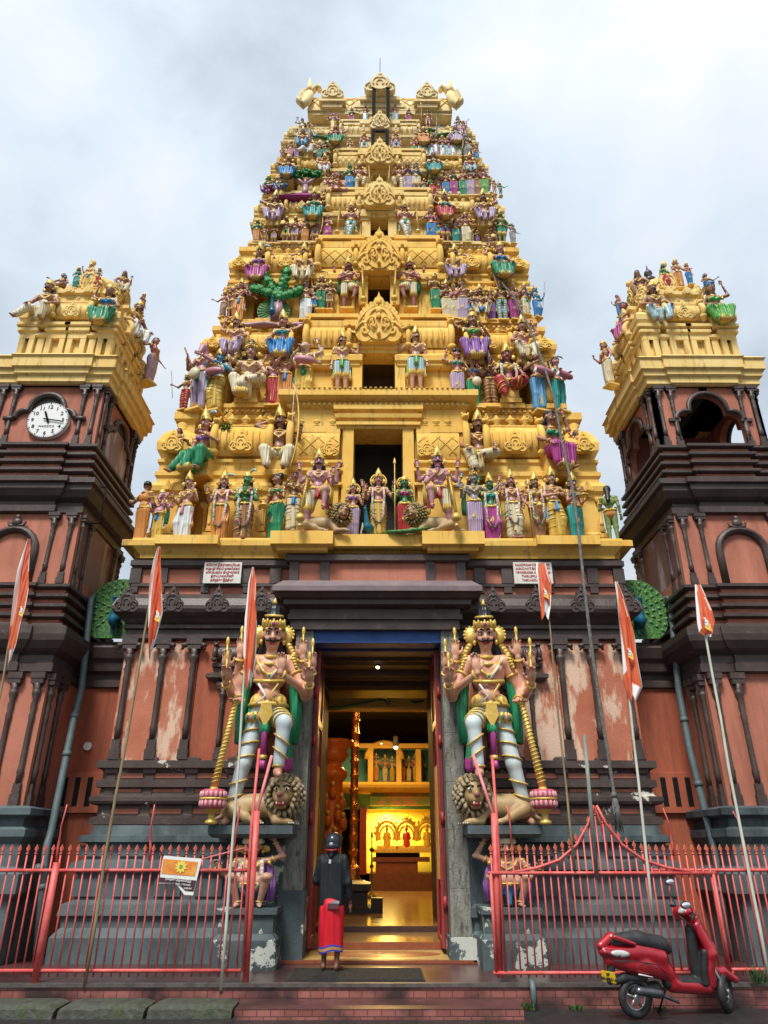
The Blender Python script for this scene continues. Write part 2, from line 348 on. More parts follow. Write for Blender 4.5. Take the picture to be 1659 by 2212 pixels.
def figure(sp):
    """sculpt one figure, height 1 without its crown, feet at the origin, looking towards -Y; returns [(part, MB)], top height"""
    A = sp; sex = A.get('sex', 'm'); vox = A['vox']; detail = A.get('detail', 0)
    SK = paint(SKIN[A['skin']] if isinstance(A['skin'], str) else A['skin'])
    BL = paint(CLOTH[A.get('top', 'gold')] if isinstance(A.get('top', 'gold'), str) else A['top'])
    WHT = MATS.get('eye_white') or surf('eye_white', (.72, .70, .66), rough=.3)
    BLK = MATS.get('hair_black') or surf('hair_black', (.012, .011, .012), rough=.35, folds=.3, fscale=14)
    LIP = MATS.get('lip_red') or surf('lip_red', (.35, .04, .04), rough=.4)
    legs = A.get('legs', 'stand'); g = A.get('g', 'dhoti'); dz = 0
    w = .9 if sex == 'f' else 1.
    if legs in ('sit', 'sitwide', 'sitone', 'sitcross'): dz = -.27
    if legs == 'lotus': dz = -.43
    if legs == 'squat': dz = -.33
    hz = .515+dz
    LG = {'stand': ((.055, -.01, .28), (.055, .01, .035)), 'bend': ((.085, -.06, .30), (.06, .0, .035)), 'cross': ((-.01, -.05, .29), (-.05, -.05, .035)),
          'lift': ((.10, -.15, .50), (.085, -.15, .27)), 'sit': ((.085, -.17, .25), (.075, -.17, .04)), 'sitwide': ((.130, -.13, .25), (.080, -.15, .03)), 'lean': ((.105, -.03, .28), (.165, .0, .035)), 'gup': ((.105, -.15, .455), (.085, -.14, .235)),
          'fold': ((.15, -.12, .25), (.01, -.16, .20)), 'lotus': ((.16, -.10, .055), (-.06, -.15, .04)), 'squat': ((.13, -.13, .30), (.08, -.06, .03)),
          'ext': ((.13, -.14, .23), (.24, -.20, .04)), 'wide': ((.10, -.02, .28), (.13, .01, .035)), 'onup': ((.14, -.16, .34), (.10, -.16, .12))}
    lm = {'stand': ('stand', 'stand'), 'contra': ('stand', 'bend'), 'contraL': ('bend', 'stand'), 'crossed': ('stand', 'cross'), 'crossedL': ('cross', 'stand'),
          'sit': ('sit', 'sit'), 'sitwide': ('sitwide', 'sitwide'), 'sitone': ('sitwide', 'fold'), 'sitcross': ('ext', 'sit'), 'lotus': ('lotus', 'lotus'), 'squat': ('squat', 'squat'),
          'liftR': ('wide', 'lift'), 'liftL': ('lift', 'wide'), 'wide': ('wide', 'wide'), 'guardR': ('lean', 'gup'), 'guardL': ('gup', 'lean'), 'extL': ('ext', 'sit'), 'stepR': ('stand', 'onup'), 'stepL': ('onup', 'stand')}[legs]
    if legs in ('extL',): dz = -.27; hz = .515+dz
    B = []; C = []                                                     # body limbs, garment limbs
    # torso
    tw = 1.0 if sex == 'm' else .86; fat = A.get('fat', 0.)
    B += [el((0, 0, hz+.01), (.088+fat*.4, .062+fat*.4, .06)), el((0, -.012-fat*.5, .60+dz), (.066*tw+fat, .052+fat, .075+fat*.5)), el((0, 0, .72+dz), (.094*tw, .060, .085)),
          cp((-.088*w, .0, .79+dz), (.088*w, .0, .79+dz), .036, .036), cp((0, .0, .79+dz), (0, -.004, .87+dz), .033, .029)]
    if sex == 'm': B += [el((-.042, -.045, .745+dz), (.04, .022, .032), k=.012), el((.042, -.045, .745+dz), (.04, .022, .032), k=.012)]
    else: B += [el((-.04, -.055, .735+dz), .034, 1, k=.008), el((.04, -.055, .735+dz), .034, 1, k=.008), el((0, -.022, .725+dz), (.080, .048, .024), 1, k=.006)]
    joints = {}
    for sgn, side in ((-1, 0), (1, 1)):
        kn, an = LG[lm[side]]
        hp = (sgn*.05, 0, hz); K = (sgn*kn[0], kn[1], kn[2]); T = (sgn*an[0], an[1], an[2])
        sc_l = (1.12 if sex == 'f' else 1.)*A.get('slim', 1.)
        sl = A.get('slim', 1.)**1.5; B += [cp(hp, K, .056*sc_l*(sl if sl < 1 else 1), .040*sl), cp(K, T, .038*sl, .021), el((K[0], K[1]-.004, K[2]), (.038*sl, .040*sl, .042*sl))]
        B += [cp((T[0], T[1]-.002, T[2]-.012), (T[0]+sgn*.012, T[1]-.075, T[2]-.022), .020, .014)]
        joints[('leg', side)] = (hp, K, T)
        gr = .011+A.get('puff', 0.)
        if g in ('dhoti', 'trousers', 'drape', 'robe', 'skirt'):
            an_ = Vector(T).lerp(Vector(K), .16)
            C += [cp(hp, K, .058*sc_l+gr, .044*A.get('slim', 1.)+gr), cp(K, tuple(an_), .043*A.get('slim', 1.)+gr, .030*A.get('slim', 1.)+gr*1.2+(.012 if g == 'dhoti' else 0))]
        elif g == 'shorts':
            C += [cp(hp, tuple(Vector(hp).lerp(Vector(K), .80)), .060+gr, .048+gr), cp(tuple(Vector(hp).lerp(Vector(K), .78)), tuple(Vector(hp).lerp(Vector(K), .86)), .052+gr, .052+gr, 1, k=.002)]
    C += [el((0, 0, hz+.02), (.096+fat*.4, .070+fat*.4, .052))]
    kL, kR = joints[('leg', 0)][1], joints[('leg', 1)][1]; tL, tR = joints[('leg', 0)][2], joints[('leg', 1)][2]
    mk = tuple((a+b)/2 for a, b in zip(kL, kR)); mt = tuple((a+b)/2 for a, b in zip(tL, tR))
    if g in ('skirt', 'robe'):
        C += [cp((0, 0, hz), (mk[0], mk[1], mk[2]), .076, .062), cp(mk, (mt[0], mt[1], max(.07, mt[2]+.03)), .058, .058)]
        if legs.startswith('sit') or legs == 'extL': C += [cp((mk[0], mk[1]+.01, mk[2]-.01), (mk[0], mk[1]+.04, .07), .050, .055)]
        C += [cp((mt[0]-.035, mt[1], .055 if dz == 0 else .05), (mt[0]+.035, mt[1], .055 if dz == 0 else .05), .052, .052, 1, k=.004)]
        C += [cp((.085, -.02, hz+.02), (-.03, mk[1]-.065, mk[2]+.02), .020, .012, 1, k=.008)]
    if g == 'robe':
        C += [el((0, 0, .60+dz), (.085, .066, .09)), el((0, 0, .73+dz), (.104, .072, .085)), cp((-.088, 0, .79+dz), (.088, 0, .79+dz), .044, .044)]
    if g in ('dhoti', 'drape') and dz == 0:
        C += [cp((0, -.060, hz+.03), (.0, -.065, .10), .016, .022, 1, k=.006), cp((.0, -.058, hz+.02), (.02, -.058, .07), .026, .038, 0, k=.008)]
    if g in ('dhoti', 'drape') and dz < 0 and dz > -.4:
        C += [cp((0, -.06, hz+.01), (0, mk[1]+.02, mk[2]-.03), .030, .030), cp((0, mk[1]+.02, mk[2]-.03), (0, mk[1]+.04, .08), .030, .038, 0), cp((0, mk[1]-.06, mk[2]-.01), (0, mk[1]-.035, .05), .010, .014, 1, k=.004)]
    if g == 'loin': C += [el((0, 0, hz-.02), (.098, .074, .075)), cp((0, -.06, hz), (.0, -.055, hz-.16), .03, .02)]
    # belt and side sashes
    C += [cp((-.052, -.01, hz+.058), (.052, -.01, hz+.058), .050+fat*.5, .050+fat*.5, 2, k=.008)]
    if A.get('sash'):
        for sgn in (-1, 1):
            C += [cp((sgn*.085, -.02, hz+.04), (sgn*.115, -.01, hz-.13), .018, .016, 3, k=.005), cp((sgn*.115, -.01, hz-.13), (sgn*.12, 0, hz-.22), .020, .027, 3, k=.005), cp((sgn*.12, 0, hz-.225), (sgn*.122, 0, hz-.25), .030, .028, 1, k=.002)]
        C += [cp((0, -.075, hz+.04), (0, -.085, hz-.08), .020, .030, 3, k=.005)]
    # arms
    gold = MB(); hands = []; tubes = []; extra = []
    armlist = [(-1, a, .105, .79, 0) for a in [A['arms'][0]]]+[(1, a, .105, .79, 0) for a in [A['arms'][1]]]
    for sgn, name in A.get('more', []): armlist.append((sgn, name, .098, .775, .03))
    if A.get('back'):
        for i in range(5):
            for sgn in (-1, 1): armlist.append((sgn, None, .10, .76+.01*i, .03+i*.006, radians(-42+i*22)))
    for al in armlist:
        sgn, name, sx_, sz_, sy_ = al[:5]
        sh = Vector((sgn*sx_*w, sy_, sz_+dz))
        if name is None:
            a = al[5]; d = Vector((sgn*cos(a), .02, sin(a))); E_ = sh+d*.15; Wr = E_+(d+Vector((0, -.15, .1)))*.13; hd = d; tr = .022
        elif isinstance(name, tuple):
            E_ = sh+Vector((sgn*name[0][0], name[0][1], name[0][2])); Wr = sh+Vector((sgn*name[1][0], name[1][1], name[1][2])); hd = Vector((sgn*name[2][0], name[2][1], name[2][2])); tr = .030
        else:
            e_, w_, h_ = ARM[name]; E_ = sh+Vector((sgn*e_[0], e_[1], e_[2])); Wr = sh+Vector((sgn*w_[0], w_[1], w_[2])); tr = .031
            hd = Vector((sgn*h_[0], h_[1], h_[2])) if h_ else (Wr-E_)
        if sex == 'f': tr *= .86
        hd.normalize()
        B += [cp(sh, E_, tr+.003, tr*.82), cp(E_, Wr, tr*.80, tr*.55)]
        side = hd.cross(Vector((0, -1, 0)));
        if side.length < .3: side = Vector((1, 0, 0))
        side.normalize(); nrm = side.cross(hd).normalized()
        rot = np.array([list(side), list(nrm), list(hd)]).T
        hs = A.get('hand', 1.15)
        B += [el(tuple(Wr+hd*.028*hs), (.019*hs, .010*hs, .026*hs), 0, rot, k=.01)]
        curl = -1 if nrm.y > 0 else 1
        th = side*(-sgn)
        for f in range(4):
            b0 = Wr+hd*.045*hs+side*((f-1.5)*.0095*hs); ln = (.024, .028, .026, .020)[f]*hs
            m1 = b0+(hd+side*(f-1.5)*.08)*ln*.6; m2 = m1+(hd*.8+nrm*curl*.6)*ln*.55
            if vox < .0075: B += [cp(tuple(b0), tuple(m1), .0052*hs, .0046*hs, k=.003), cp(tuple(m1), tuple(m2), .0046*hs, .0038*hs, k=.003)]
            else: tubes.append([b0-hd*.012, m1, m2])
        b0 = Wr+hd*.016*hs+th*.012*hs; m1 = b0+(th*.8+hd*.6)*.020*hs; m2 = m1+(hd+th*.2)*.016*hs
        if vox < .0075: B += [cp(tuple(b0), tuple(m1), .0070*hs, .0055*hs, k=.004), cp(tuple(m1), tuple(m2), .0055*hs, .0042*hs, k=.004)]
        else: tubes.append([b0, m1, m2])
        hands.append(Wr+hd*.04*hs)
        if vox < .0165:
            d1 = (E_-sh).normalized(); d2 = (Wr-E_).normalized()
            for P_, d_, r_, nm_ in ((sh+(E_-sh)*.45, d1, tr+.003, 'armlet'), (Wr-d2*.015, d2, tr*.62+.004, 'bracelet')):
                u = d_.cross(Vector((0, 1, 0.01))).normalized(); v = d_.cross(u); bnd = MB(); extra.append((nm_, bnd))
                bnd.tube([P_+u*(r_*cos(t*pi/4))+v*(r_*sin(t*pi/4)) for t in range(8)], .0075, GILT, 5, closed=True)
    for side in (0, 1):
        hp, K, T = joints[('leg', side)]
        if vox >= .0165: continue
        bnd = MB(); extra.append(('anklet', bnd)); bnd.tube([(T[0]+.026*cos(t*pi/4), T[1]+.026*sin(t*pi/4), T[2]+.022) for t in range(8)], .007, GILT, 5, closed=True)
    # head
    HB = []; hc = Vector((0, -.008, .93+dz)); hs_ = A.get('headscale', 1.08)
    kind = A.get('head', 'human')
    if kind == 'human':
        HB = [el((0, .004, .012), (.050, .058, .058)), el((0, -.012, -.030), (.037, .040, .036)), cp((0, -.054, .012), (0, -.068, -.012), .008, .012, k=.008), el((0, -.045, -.056), (.016, .014, .012), k=.012),
              el((-.052, .0, -.002), (.008, .016, .020), k=.005), el((.052, .0, -.002), (.008, .016, .020), k=.005), el((-.024, -.040, -.018), (.018, .016, .016), k=.015), el((.024, -.040, -.018), (.018, .016, .016), k=.015),
              cp((-.034, -.047, .026), (.034, -.047, .026), .010, .010, k=.012)]
        if detail >= 1: HB += [cp((-.012, -.058, -.028), (.012, -.058, -.028), .0045, .0045, 2, k=.002), cp((-.009, -.057, -.035), (.009, -.057, -.035), .005, .005, 2, k=.002), el((-.013, -.060, -.010), (.007, .007, .006), k=.004), el((.013, -.060, -.010), (.007, .007, .006), k=.004)]
    elif kind == 'elephant':
        HB = [el((0, 0, .01), (.060, .055, .058)), cp((0, -.05, -.01), (.0, -.085, -.07), .024, .020), cp((0, -.085, -.07), (.03, -.085, -.13), .018, .013), cp((.03, -.085, -.13), (.05, -.10, -.12), .012, .010),
              el((-.085, .01, .0), (.045, .010, .055), 0), el((.085, .01, .0), (.045, .010, .055), 0)]
    elif kind == 'horse':
        HB = [el((0, 0, .0), (.042, .055, .06)), cp((0, -.02, .02), (0, -.075, -.075), .042, .027), cp((-.028, .01, .05), (-.032, .015, .14), .013, .004, k=.006), cp((.028, .01, .05), (.032, .015, .14), .013, .004, k=.006), cp((0, .02, -.02), (0, .02, -.08), .045, .05)]
    elif kind == 'bull':
        HB = [el((0, 0, .0), (.055, .055, .055)), cp((0, -.02, .0), (-.02, -.085, -.045), .047, .030), cp((-.04, .01, .03), (-.10, .0, .035), .013, .006), cp((.04, .01, .03), (.105, .0, .025), .013, .006), cp((-.03, .01, .045), (-.05, .0, .09), .010, .004, k=.004), cp((.03, .01, .045), (.05, .0, .09), .010, .004, k=.004), cp((0, .01, -.03), (0, .02, -.08), .045, .05)]
    Hm = Matrix.Translation(hc) @ Matrix.Rotation(radians(A.get('turn', 0)), 4, 'Z') @ Matrix.Rotation(radians(A.get('tilt', 10)), 4, 'X') @ Matrix.Scale(hs_, 4)
    HR = np.array(Hm.to_3x3())/hs_
    def hx(p): return np.array(Hm @ Vector(p))
    for p in HB:
        if p[0] == 'c': B.append(('c', p[1], hx(p[2]), hx(p[3]), p[4]*hs_, p[5]*hs_, p[6]))
        else: B.append(('e', p[1], hx(p[2]), p[3]*hs_, HR, 0, p[6]))
    body = MB(); sculpt_mb(body, B, vox, [SK, BL, LIP], .016)
    for tb in tubes: body.tube(tb, [.0070, .0062, .0045], SK, 4)
    # face paint and hair, built in the head's own frame
    fm = MB()
    if kind == 'human':
        for sgn in (-1, 1):
            fm.ball((sgn*.021, -.0485, .010), (.0115, .006, .0075), WHT, 8, 5); fm.ball((sgn*.021, -.0545, .010), (.0055, .003, .006), BLK, 6, 4)
            fm.tube([(sgn*.006, -.060, .026), (sgn*.020, -.060, .034), (sgn*.036, -.048, .027)], [.003, .0042, .002], BLK, 4)
            if detail >= 1: fm.tube([(sgn*.009, -.053, .012), (sgn*.020, -.056, .0185), (sgn*.034, -.049, .011)], .0016, BLK, 4)
        if detail < 1: fm.ball((0, -.056, -.031), (.013, .006, .005), LIP, 6, 4)
        if A.get('beard') == 'm':
            mw = .048 if detail >= 1 else .04
            for sgn in (-1, 1): fm.tube([(0, -.0655, -.020), (sgn*.016, -.064, -.0255), (sgn*mw*.72, -.056, -.024), (sgn*mw, -.050, -.010)], [.005, .0075, .0055, .0018], BLK, 6)
        fm.ball((0, -.058, .043), (.004, .002, .004), LIP, 5, 4)
    else:
        for sgn in (-1, 1): fm.ball((sgn*.036, -.035, .012), (.008, .010, .008), BLK, 6, 4)
        if kind == 'elephant':
            for sgn in (-1, 1): fm.tube([(sgn*.022, -.05, -.03), (sgn*.03, -.085, -.045)], [.006, .003], WHT, 5)
    o0 = len(body.v)
    for i, m_ in enumerate(fm.mats): body.mi(m_)
    body.v += [tuple(Hm @ Vector(p)) for p in fm.v]
    for f, m_, s_ in zip(fm.f, fm.m, fm.sm): body.f.append(tuple(a+o0 for a in f)); body.m.append(body.mi(fm.mats[m_])); body.sm.append(s_)
    parts = [('body', body)]
    hair = MB(); hp_ = []
    hs = A.get('hair', 'long')
    if hs != 'none' and kind == 'human':
        hp_ = [el((0, .014, .022), (.055, .056, .055)), el((0, -.012, .052), (.042, .040, .022))]
        if hs == 'long': hp_ += [cp((0, .035, -.02), (0, .045, -.10), .048, .050), cp((-.045, .03, -.03), (-.072, .018, -.125), .022, .020), cp((.045, .03, -.03), (.072, .018, -.125), .022, .020)]
        if hs == 'back': hp_ += [cp((0, .04, 0), (.0, .07, -.22), .045, .03)]
        if hs == 'bun': hp_ += [el((.012, .045, .055), (.036, .034, .034))]
        pr = [('c', 0, hx(p[2]), hx(p[3]), p[4]*hs_, p[5]*hs_, .02) if p[0] == 'c' else ('e', 0, hx(p[2]), p[3]*hs_, HR, 0, .015) for p in hp_]
        sculpt_mb(hair, pr, vox*1.1, [BLK], .015); parts.append(('hair', hair))
    cr_ = MB(); top = hc.z+.072*hs_; ck = A.get('crown', 'kirita'); ch = 0
    if ck == 'kirita':
        ch = .135; cr_.lathe(0, .002, [(.050, .036), (.057, .040), (.057, .056), (.050, .058), (.052, .072), (.046, .078), (.048, .092), (.040, .098), (.042, .112), (.033, .118), (.036, .130), (.024, .140), (.026, .150), (.012, .158), (.014, .170), (.004, .186)], GILT, 12)
        cr_.prism([(-.022, .045), (.022, .045), (.018, .075), (0, .098), (-.018, .075)], 'y', -.066, -.046, GILT)
        cr_.ball((0, -.066, .062), (.009, .005, .011), paint(CLOTH['green'] if A.get('sex') == 'f' else CLOTH['magenta']), 6, 4)
    elif ck == 'small':
        ch = .06; cr_.lathe(0, .002, [(.051, .034), (.057, .038), (.055, .056), (.047, .062), (.046, .085), (.032, .100), (.012, .108), (.005, .122)], GILT, 10)
    elif ck == 'turban':
        ch = .04; cr_.lathe(0, .004, [(.052, .028), (.064, .036), (.066, .052), (.060, .066), (.062, .076), (.045, .094), (.014, .100), (.002, .102)], paint(CLOTH['black'] if A.get('tc') is None else CLOTH[A['tc']], 'cloth'), 12)
    elif ck == 'topknot':
        ch = .12; cr_.lathe(0, .006, [(.046, .048), (.050, .062), (.044, .085), (.046, .088), (.046, .094), (.040, .098), (.037, .125), (.026, .142), (.012, .150), (.003, .152)], BLK, 14)
        cr_.lathe(0, .006, [(.046, .086), (.0505, .088), (.0505, .096), (.044, .099)], GILT, 14)
        cr_.lathe(0, .004, [(.050, .030), (.058, .034), (.060, .052), (.053, .060)], GILT, 14)
        cr_.lathe(0, .006, [(.010, .150), (.013, .156), (.009, .164), (.002, .182)], GILT, 8)
        for i in range(9):
            a = -pi/2+(i-4)*.30; cr_.ball((.058*cos(a), .004+.058*sin(a), .058), (.009, .007, .014 if i % 2 else .022), GILT, 7, 5)
        cr_.ball((0, -.064, .052), (.016, .008, .018), GILT, 8, 6); cr_.ball((0, -.070, .052), (.010, .006, .012), paint(CLOTH['magenta']), 8, 6)
    if ck != 'none' and kind in ('human', 'elephant'):
        for sgn in (-1, 1):
            cr_.lathe(0, 0, [(.002, 0), (.030, 0), (.032, .006), (.026, .012), (.002, .014)], GILT, 10)
            n_ = 50
            R_ = Matrix.Translation((sgn*.072, .012, -.012)) @ Matrix.Rotation(radians(90), 4, 'X') @ Matrix.Rotation(radians(sgn*-22), 4, 'Y')
            k0 = len(cr_.v)-50
            for q in range(k0, len(cr_.v)): cr_.v[q] = tuple(R_ @ Vector(cr_.v[q]))
            cr_.ball((sgn*.058, -.012, -.034), (.010, .010, .014), GILT, 6, 5)
    if A.get('feather'):
        cr_.tube([(.02, .02, .10), (.06, .02, .13), (.11, .0, .12), (.13, -.01, .09)], [.010, .018, .016, .006], paint(CLOTH['paleblue']), 6)
    if cr_.v: cr_.v = [tuple(Hm @ Vector(p)) for p in cr_.v]; parts.append(('crown' if ck != 'turban' else 'turban', cr_))
    # necklaces, chest chains
    nz_ = .80+dz; ell = lambda rx, ry, z0, drop, y0: [(rx*sin(t*2*pi/14), y0-ry*cos(t*2*pi/14), z0-drop*(.5+.5*cos(t*2*pi/14))) for t in range(14)]
    gold.tube(ell(.042, .045, nz_+.028, .022, .002), .010, GILT, 6, closed=True)
    gold.tube(ell(.062, .062, nz_+.018, .055, -.002), .009, GILT, 6, closed=True)
    if sex == 'm':
        gold.tube([(-.075, -.018, nz_+.015), (-.066, -.055, nz_-.03), (-.035, -.071, nz_-.075), (0, -.072, nz_-.10), (.035, -.071, nz_-.075), (.066, -.055, nz_-.03), (.075, -.018, nz_+.015)], .008, GILT, 6)
        gold.ball((0, -.076, nz_-.10), (.013, .007, .016), GILT, 8, 5)
        if detail >= 1: gold.ball((0, -.083, nz_-.10), (.007, .004, .008), paint(CLOTH['teal']), 8, 5)
    if A.get('shoulder', 1):
        for sgn in (-1, 1): gold.ball((sgn*.115*w, -.004, .800+dz), (.030, .034, .024), GILT, 8, 5); gold.tube([(sgn*.125*w, -.02, .79+dz), (sgn*.138*w, -.02, .745+dz)], [.018, .008], GILT, 5)
    # belt band round the hips
    parts.append(('necklace', gold)); parts += extra; gold = MB()
    bw, bd = .104+fat, .079+fat
    gold.tube([(bw*cos(t*pi/8), -.004+bd*sin(t*pi/8), hz+.045) for t in range(16)], .0105, GILT, 6, closed=True)
    gold.ball((0, -.083-fat, hz+.040), (.020, .010, .022), GILT, 8, 5)
    parts.append(('belt', gold))
    gar = MB(); gc = A.get('gc', 'white'); gcol = CLOTH[gc] if isinstance(gc, str) else gc
    gm = [paint(gcol, A.get('ck', 'cloth')), paint(CLOTH[A.get('trim', 'gold')], 'cloth'), paint(CLOTH[A.get('belt', 'gold')], 'cloth'), paint(CLOTH[A.get('sash') or 'green'], 'cloth')]
    sculpt_mb(gar, C, vox, gm, .014)
    if A.get('spiral'):
        for side in (0, 1):
            hp, K, T = [Vector(q) for q in joints[('leg', side)]]
            for i, t in enumerate((.35, .62, .9)):
                for (P0, P1, ra, rb) in ((hp, K, .062, .048), (K, T, .048, .035)):
                    if P0 is K and t > .8: continue
                    c_ = P0.lerp(P1, t); ax = (P1-P0).normalized(); r_ = (ra+(rb-ra)*t)*A.get('slim', 1.)+gr+.003
                    u = ax.cross(Vector((0, 1, .02))).normalized(); v = ax.cross(u)
                    gar.tube([c_+u*(r_*cos(a*pi/6))+v*(r_*sin(a*pi/6))+ax*(.022*(1 if side else -1)*cos(a*pi/6)) for a in range(12)], .0052, GILT, 5, closed=True)
    parts.append(('garment', gar))
    # things it holds
    pr = A.get('props', '').split()
    GAR = MATS.get('flower_garland') or surf('flower_garland', (.50, .22, .28), (.62, .60, .52), scale=26, contrast=(.45, .55), rough=.7, col3=(.05, .26, .09), scale3=20, pos3=(.52, .56), bump=.8, bscale=50)
    hL, hR = hands[0], hands[1]
    for q in pr:
        m = MB(); h_ = hR if q.endswith('R') else hL; sgn = 1 if q.endswith('R') else -1; b = q[:-1] if q[-1] in 'LR' else q
        if b == 'staff':
            m.tube([(h_.x, h_.y-.012, .0), (h_.x, h_.y-.012, h_.z+.34)], .0075, GILT, 6); m.lathe(h_.x, h_.y-.012, [(.002, h_.z+.33), (.024, h_.z+.37), (.018, h_.z+.40), (.001, h_.z+.46)], GILT, 8, sy=.4)
        elif b == 'stick': m.tube([(h_.x-sgn*.10, h_.y-.015, h_.z-.42), (h_.x+sgn*.06, h_.y-.012, h_.z+.42)], .007, paint(CLOTH['brown']), 6)
        elif b == 'mace':
            x0 = h_.x+sgn*A.get('mx', .03); y0 = h_.y-.01; zt = h_.z-.01; A['mace_x'] = (x0, y0)
            for i in range(22):
                t = i/22.; c_ = Vector((h_.x, y0, zt)).lerp(Vector((x0, y0, .17)), t); rr_ = .0155+.005*t; m.tube([(c_.x+rr_*cos(a*pi/4), c_.y+rr_*sin(a*pi/4), c_.z+.006*cos(a*pi/4)) for a in range(8)], .0028, GILT, 4, closed=True)
            m.tube([(h_.x, y0, zt), (x0, y0, .16)], [.014, .019], GILT, 10)
            m.lathe(x0, y0, [(.012, .0), (.026, .004), (.024, .015), (.014, .03), (.018, .055), (.040, .068), (.052, .085), (.055, .105), (.050, .125), (.036, .142), (.022, .155), (.016, .168)], GILT, 14)
            m.ball((h_.x, y0, zt), .020, GILT, 8, 6)
        elif b == 'club': m.tube([(h_.x, h_.y, h_.z-.02), (h_.x-sgn*.02, h_.y-.02, h_.z+.10), (h_.x-sgn*.16, h_.y-.02, h_.z+.14)], [.010, .014, .034], GILT, 8)
        elif b == 'bow':
            m.tube([(h_.x-sgn*(.02+.07*(i-6)**2/36.), h_.y-.02, h_.z+(i-6)*.085) for i in range(13)], [.004+.008*(1-abs(i-6)/6.) for i in range(13)], GILT, 6)
            m.tube([(h_.x-sgn*.09, h_.y-.02, h_.z-.51), (h_.x-sgn*.09, h_.y-.02, h_.z+.51)], .002, WHITE, 4)
        elif b == 'drum':
            rot = Matrix.Rotation(radians(80*sgn), 3, 'Y'); m.ball((sgn*-.02, -.16, .60+dz), (.060, .055, .155), paint(CLOTH['pink']), 12, 8, rot)
            for t in (-1, 1): m.ball((sgn*-.02+t*.135, -.16, .60+dz-t*.024*sgn), (.012, .045, .046), WHITE, 8, 6)
        elif b == 'veena':
            m.tube([(-sgn*.02, -.16, .48+dz), (sgn*.20, -.14, .93+dz)], [.016, .011], paint(CLOTH['brown']), 8); m.ball((-sgn*.035, -.165, .45+dz), (.080, .045, .085), paint(CLOTH['cream']), 12, 8)
        elif b == 'flute': m.tube([(hL.x*.6, -.15, .895+dz), (.25, -.15, .93+dz)], .007, GILT, 6)
        elif b == 'shield':
            m.lathe(0, 0, [(.001, 0), (.085, 0), (.09, .006), (.07, .014), (.02, .026), (.001, .028)], GILT, 18); R_ = Matrix.Translation((h_.x, h_.y-.03, h_.z)) @ Matrix.Rotation(radians(90), 4, 'X'); m.v = [tuple(R_ @ Vector(p)) for p in m.v]
        elif b == 'tray': m.lathe((hL.x+hR.x)/2, (hL.y+hR.y)/2-.02, [(.03, h_.z-.02), (.075, h_.z+.0), (.08, h_.z+.012), (.06, h_.z+.012), (.002, h_.z+.03)], GILT, 14)
        elif b == 'pot': m.lathe((hL.x+hR.x)/2, -.17, [(.02, h_.z-.03), (.045, h_.z-.01), (.05, h_.z+.02), (.022, h_.z+.05), (.032, h_.z+.06)], GILT, 12)
        elif b == 'sword': m.prism([(h_.x-.012, h_.z), (h_.x+.012, h_.z), (h_.x+.030*sgn, h_.z+.30), (h_.x+.012*sgn, h_.z+.36), (h_.x-.006, h_.z+.28)], 'y', h_.y-.012, h_.y-.004, paint(CLOTH['grey']))
        elif b == 'garland':
            lo = .22 if dz == 0 else .45+dz; zt = .80+dz
            m.tube([(-.075, -.035, zt), (-.085, -.085, zt-.15), (-.075, -.095, lo+.12), (-.03, -.10, lo), (.03, -.10, lo), (.075, -.095, lo+.12), (.085, -.085, zt-.15), (.075, -.035, zt)], .017, GAR, 7)
        elif b == 'halo':
            R_ = .115; m.tube([(R_*cos(t*pi/10), .035, .94+dz+R_*sin(t*pi/10)) for t in range(20)], .014, GILT, 6, closed=True)
            m.tube([((R_-.03)*cos(t*pi/10), .032, .94+dz+(R_-.03)*sin(t*pi/10)) for t in range(20)], .008, GILT, 5, closed=True)
        elif b == 'arch':
            m.tube([(.20*cos(pi*t/14)*(1 if t < 7 else 1), .05, .35+.62*sin(pi*t/14)) for t in range(15)], .012, GILT, 6)
        elif b == 'lotus':
            for t in range(10): m.ball((.15*cos(t*pi/5), -.06+.11*sin(t*pi/5), .0), (.05, .045, .03), paint(CLOTH['pink']), 8, 5)
        elif b == 'hood': m.prism([(-.06, .0), (.06, .0), (.10, .12), (.0, .30), (-.10, .12)], 'y', .06, .085, paint(CLOTH['gold']))
        elif b == 'heads':
            for t in (-2, -1, 1, 2):
                x_ = t*.072; z_ = .93+dz-.004*abs(t); m.ball((x_, .015*abs(t), z_), (.042, .045, .058), SK, 9, 7)
                m.lathe(x_, .01*abs(t), [(.044, z_+.035), (.047, z_+.055), (.036, z_+.075), (.028, z_+.095), (.004, z_+.125)], GILT, 9)
                for s2 in (-1, 1): m.ball((x_+s2*.017, -.042+.015*abs(t), z_+.008), (.008, .005, .006), WHT, 6, 4)
                m.tube([(x_-.02, -.05+.015*abs(t), z_-.024), (x_, -.055+.015*abs(t), z_-.018), (x_+.02, -.05+.015*abs(t), z_-.024)], .005, BLK, 4)
        elif b == 'scarf':
            for s2 in (-1, 1): m.tube([(s2*.085, .01, .81+dz), (s2*.13, .03, .70+dz), (s2*.15, .03, .55+dz), (s2*.135, .02, .38+dz)], [.02, .030, .034, .040], paint(CLOTH[A.get('scarf', 'green')], 'cloth'), 7)
        elif b == 'weap':
            for i, hh in enumerate(hands[2:]):
                if m.v: parts.append(('emblem', m)); m = MB()
                m.tube([hh-Vector((0, 0, .03)), hh+Vector((0, -.01, .07))], [.006, .006], GILT, 5); m.ball(hh+Vector((0, -.01, .085)), (.011, .006, .026), GILT, 6, 5)
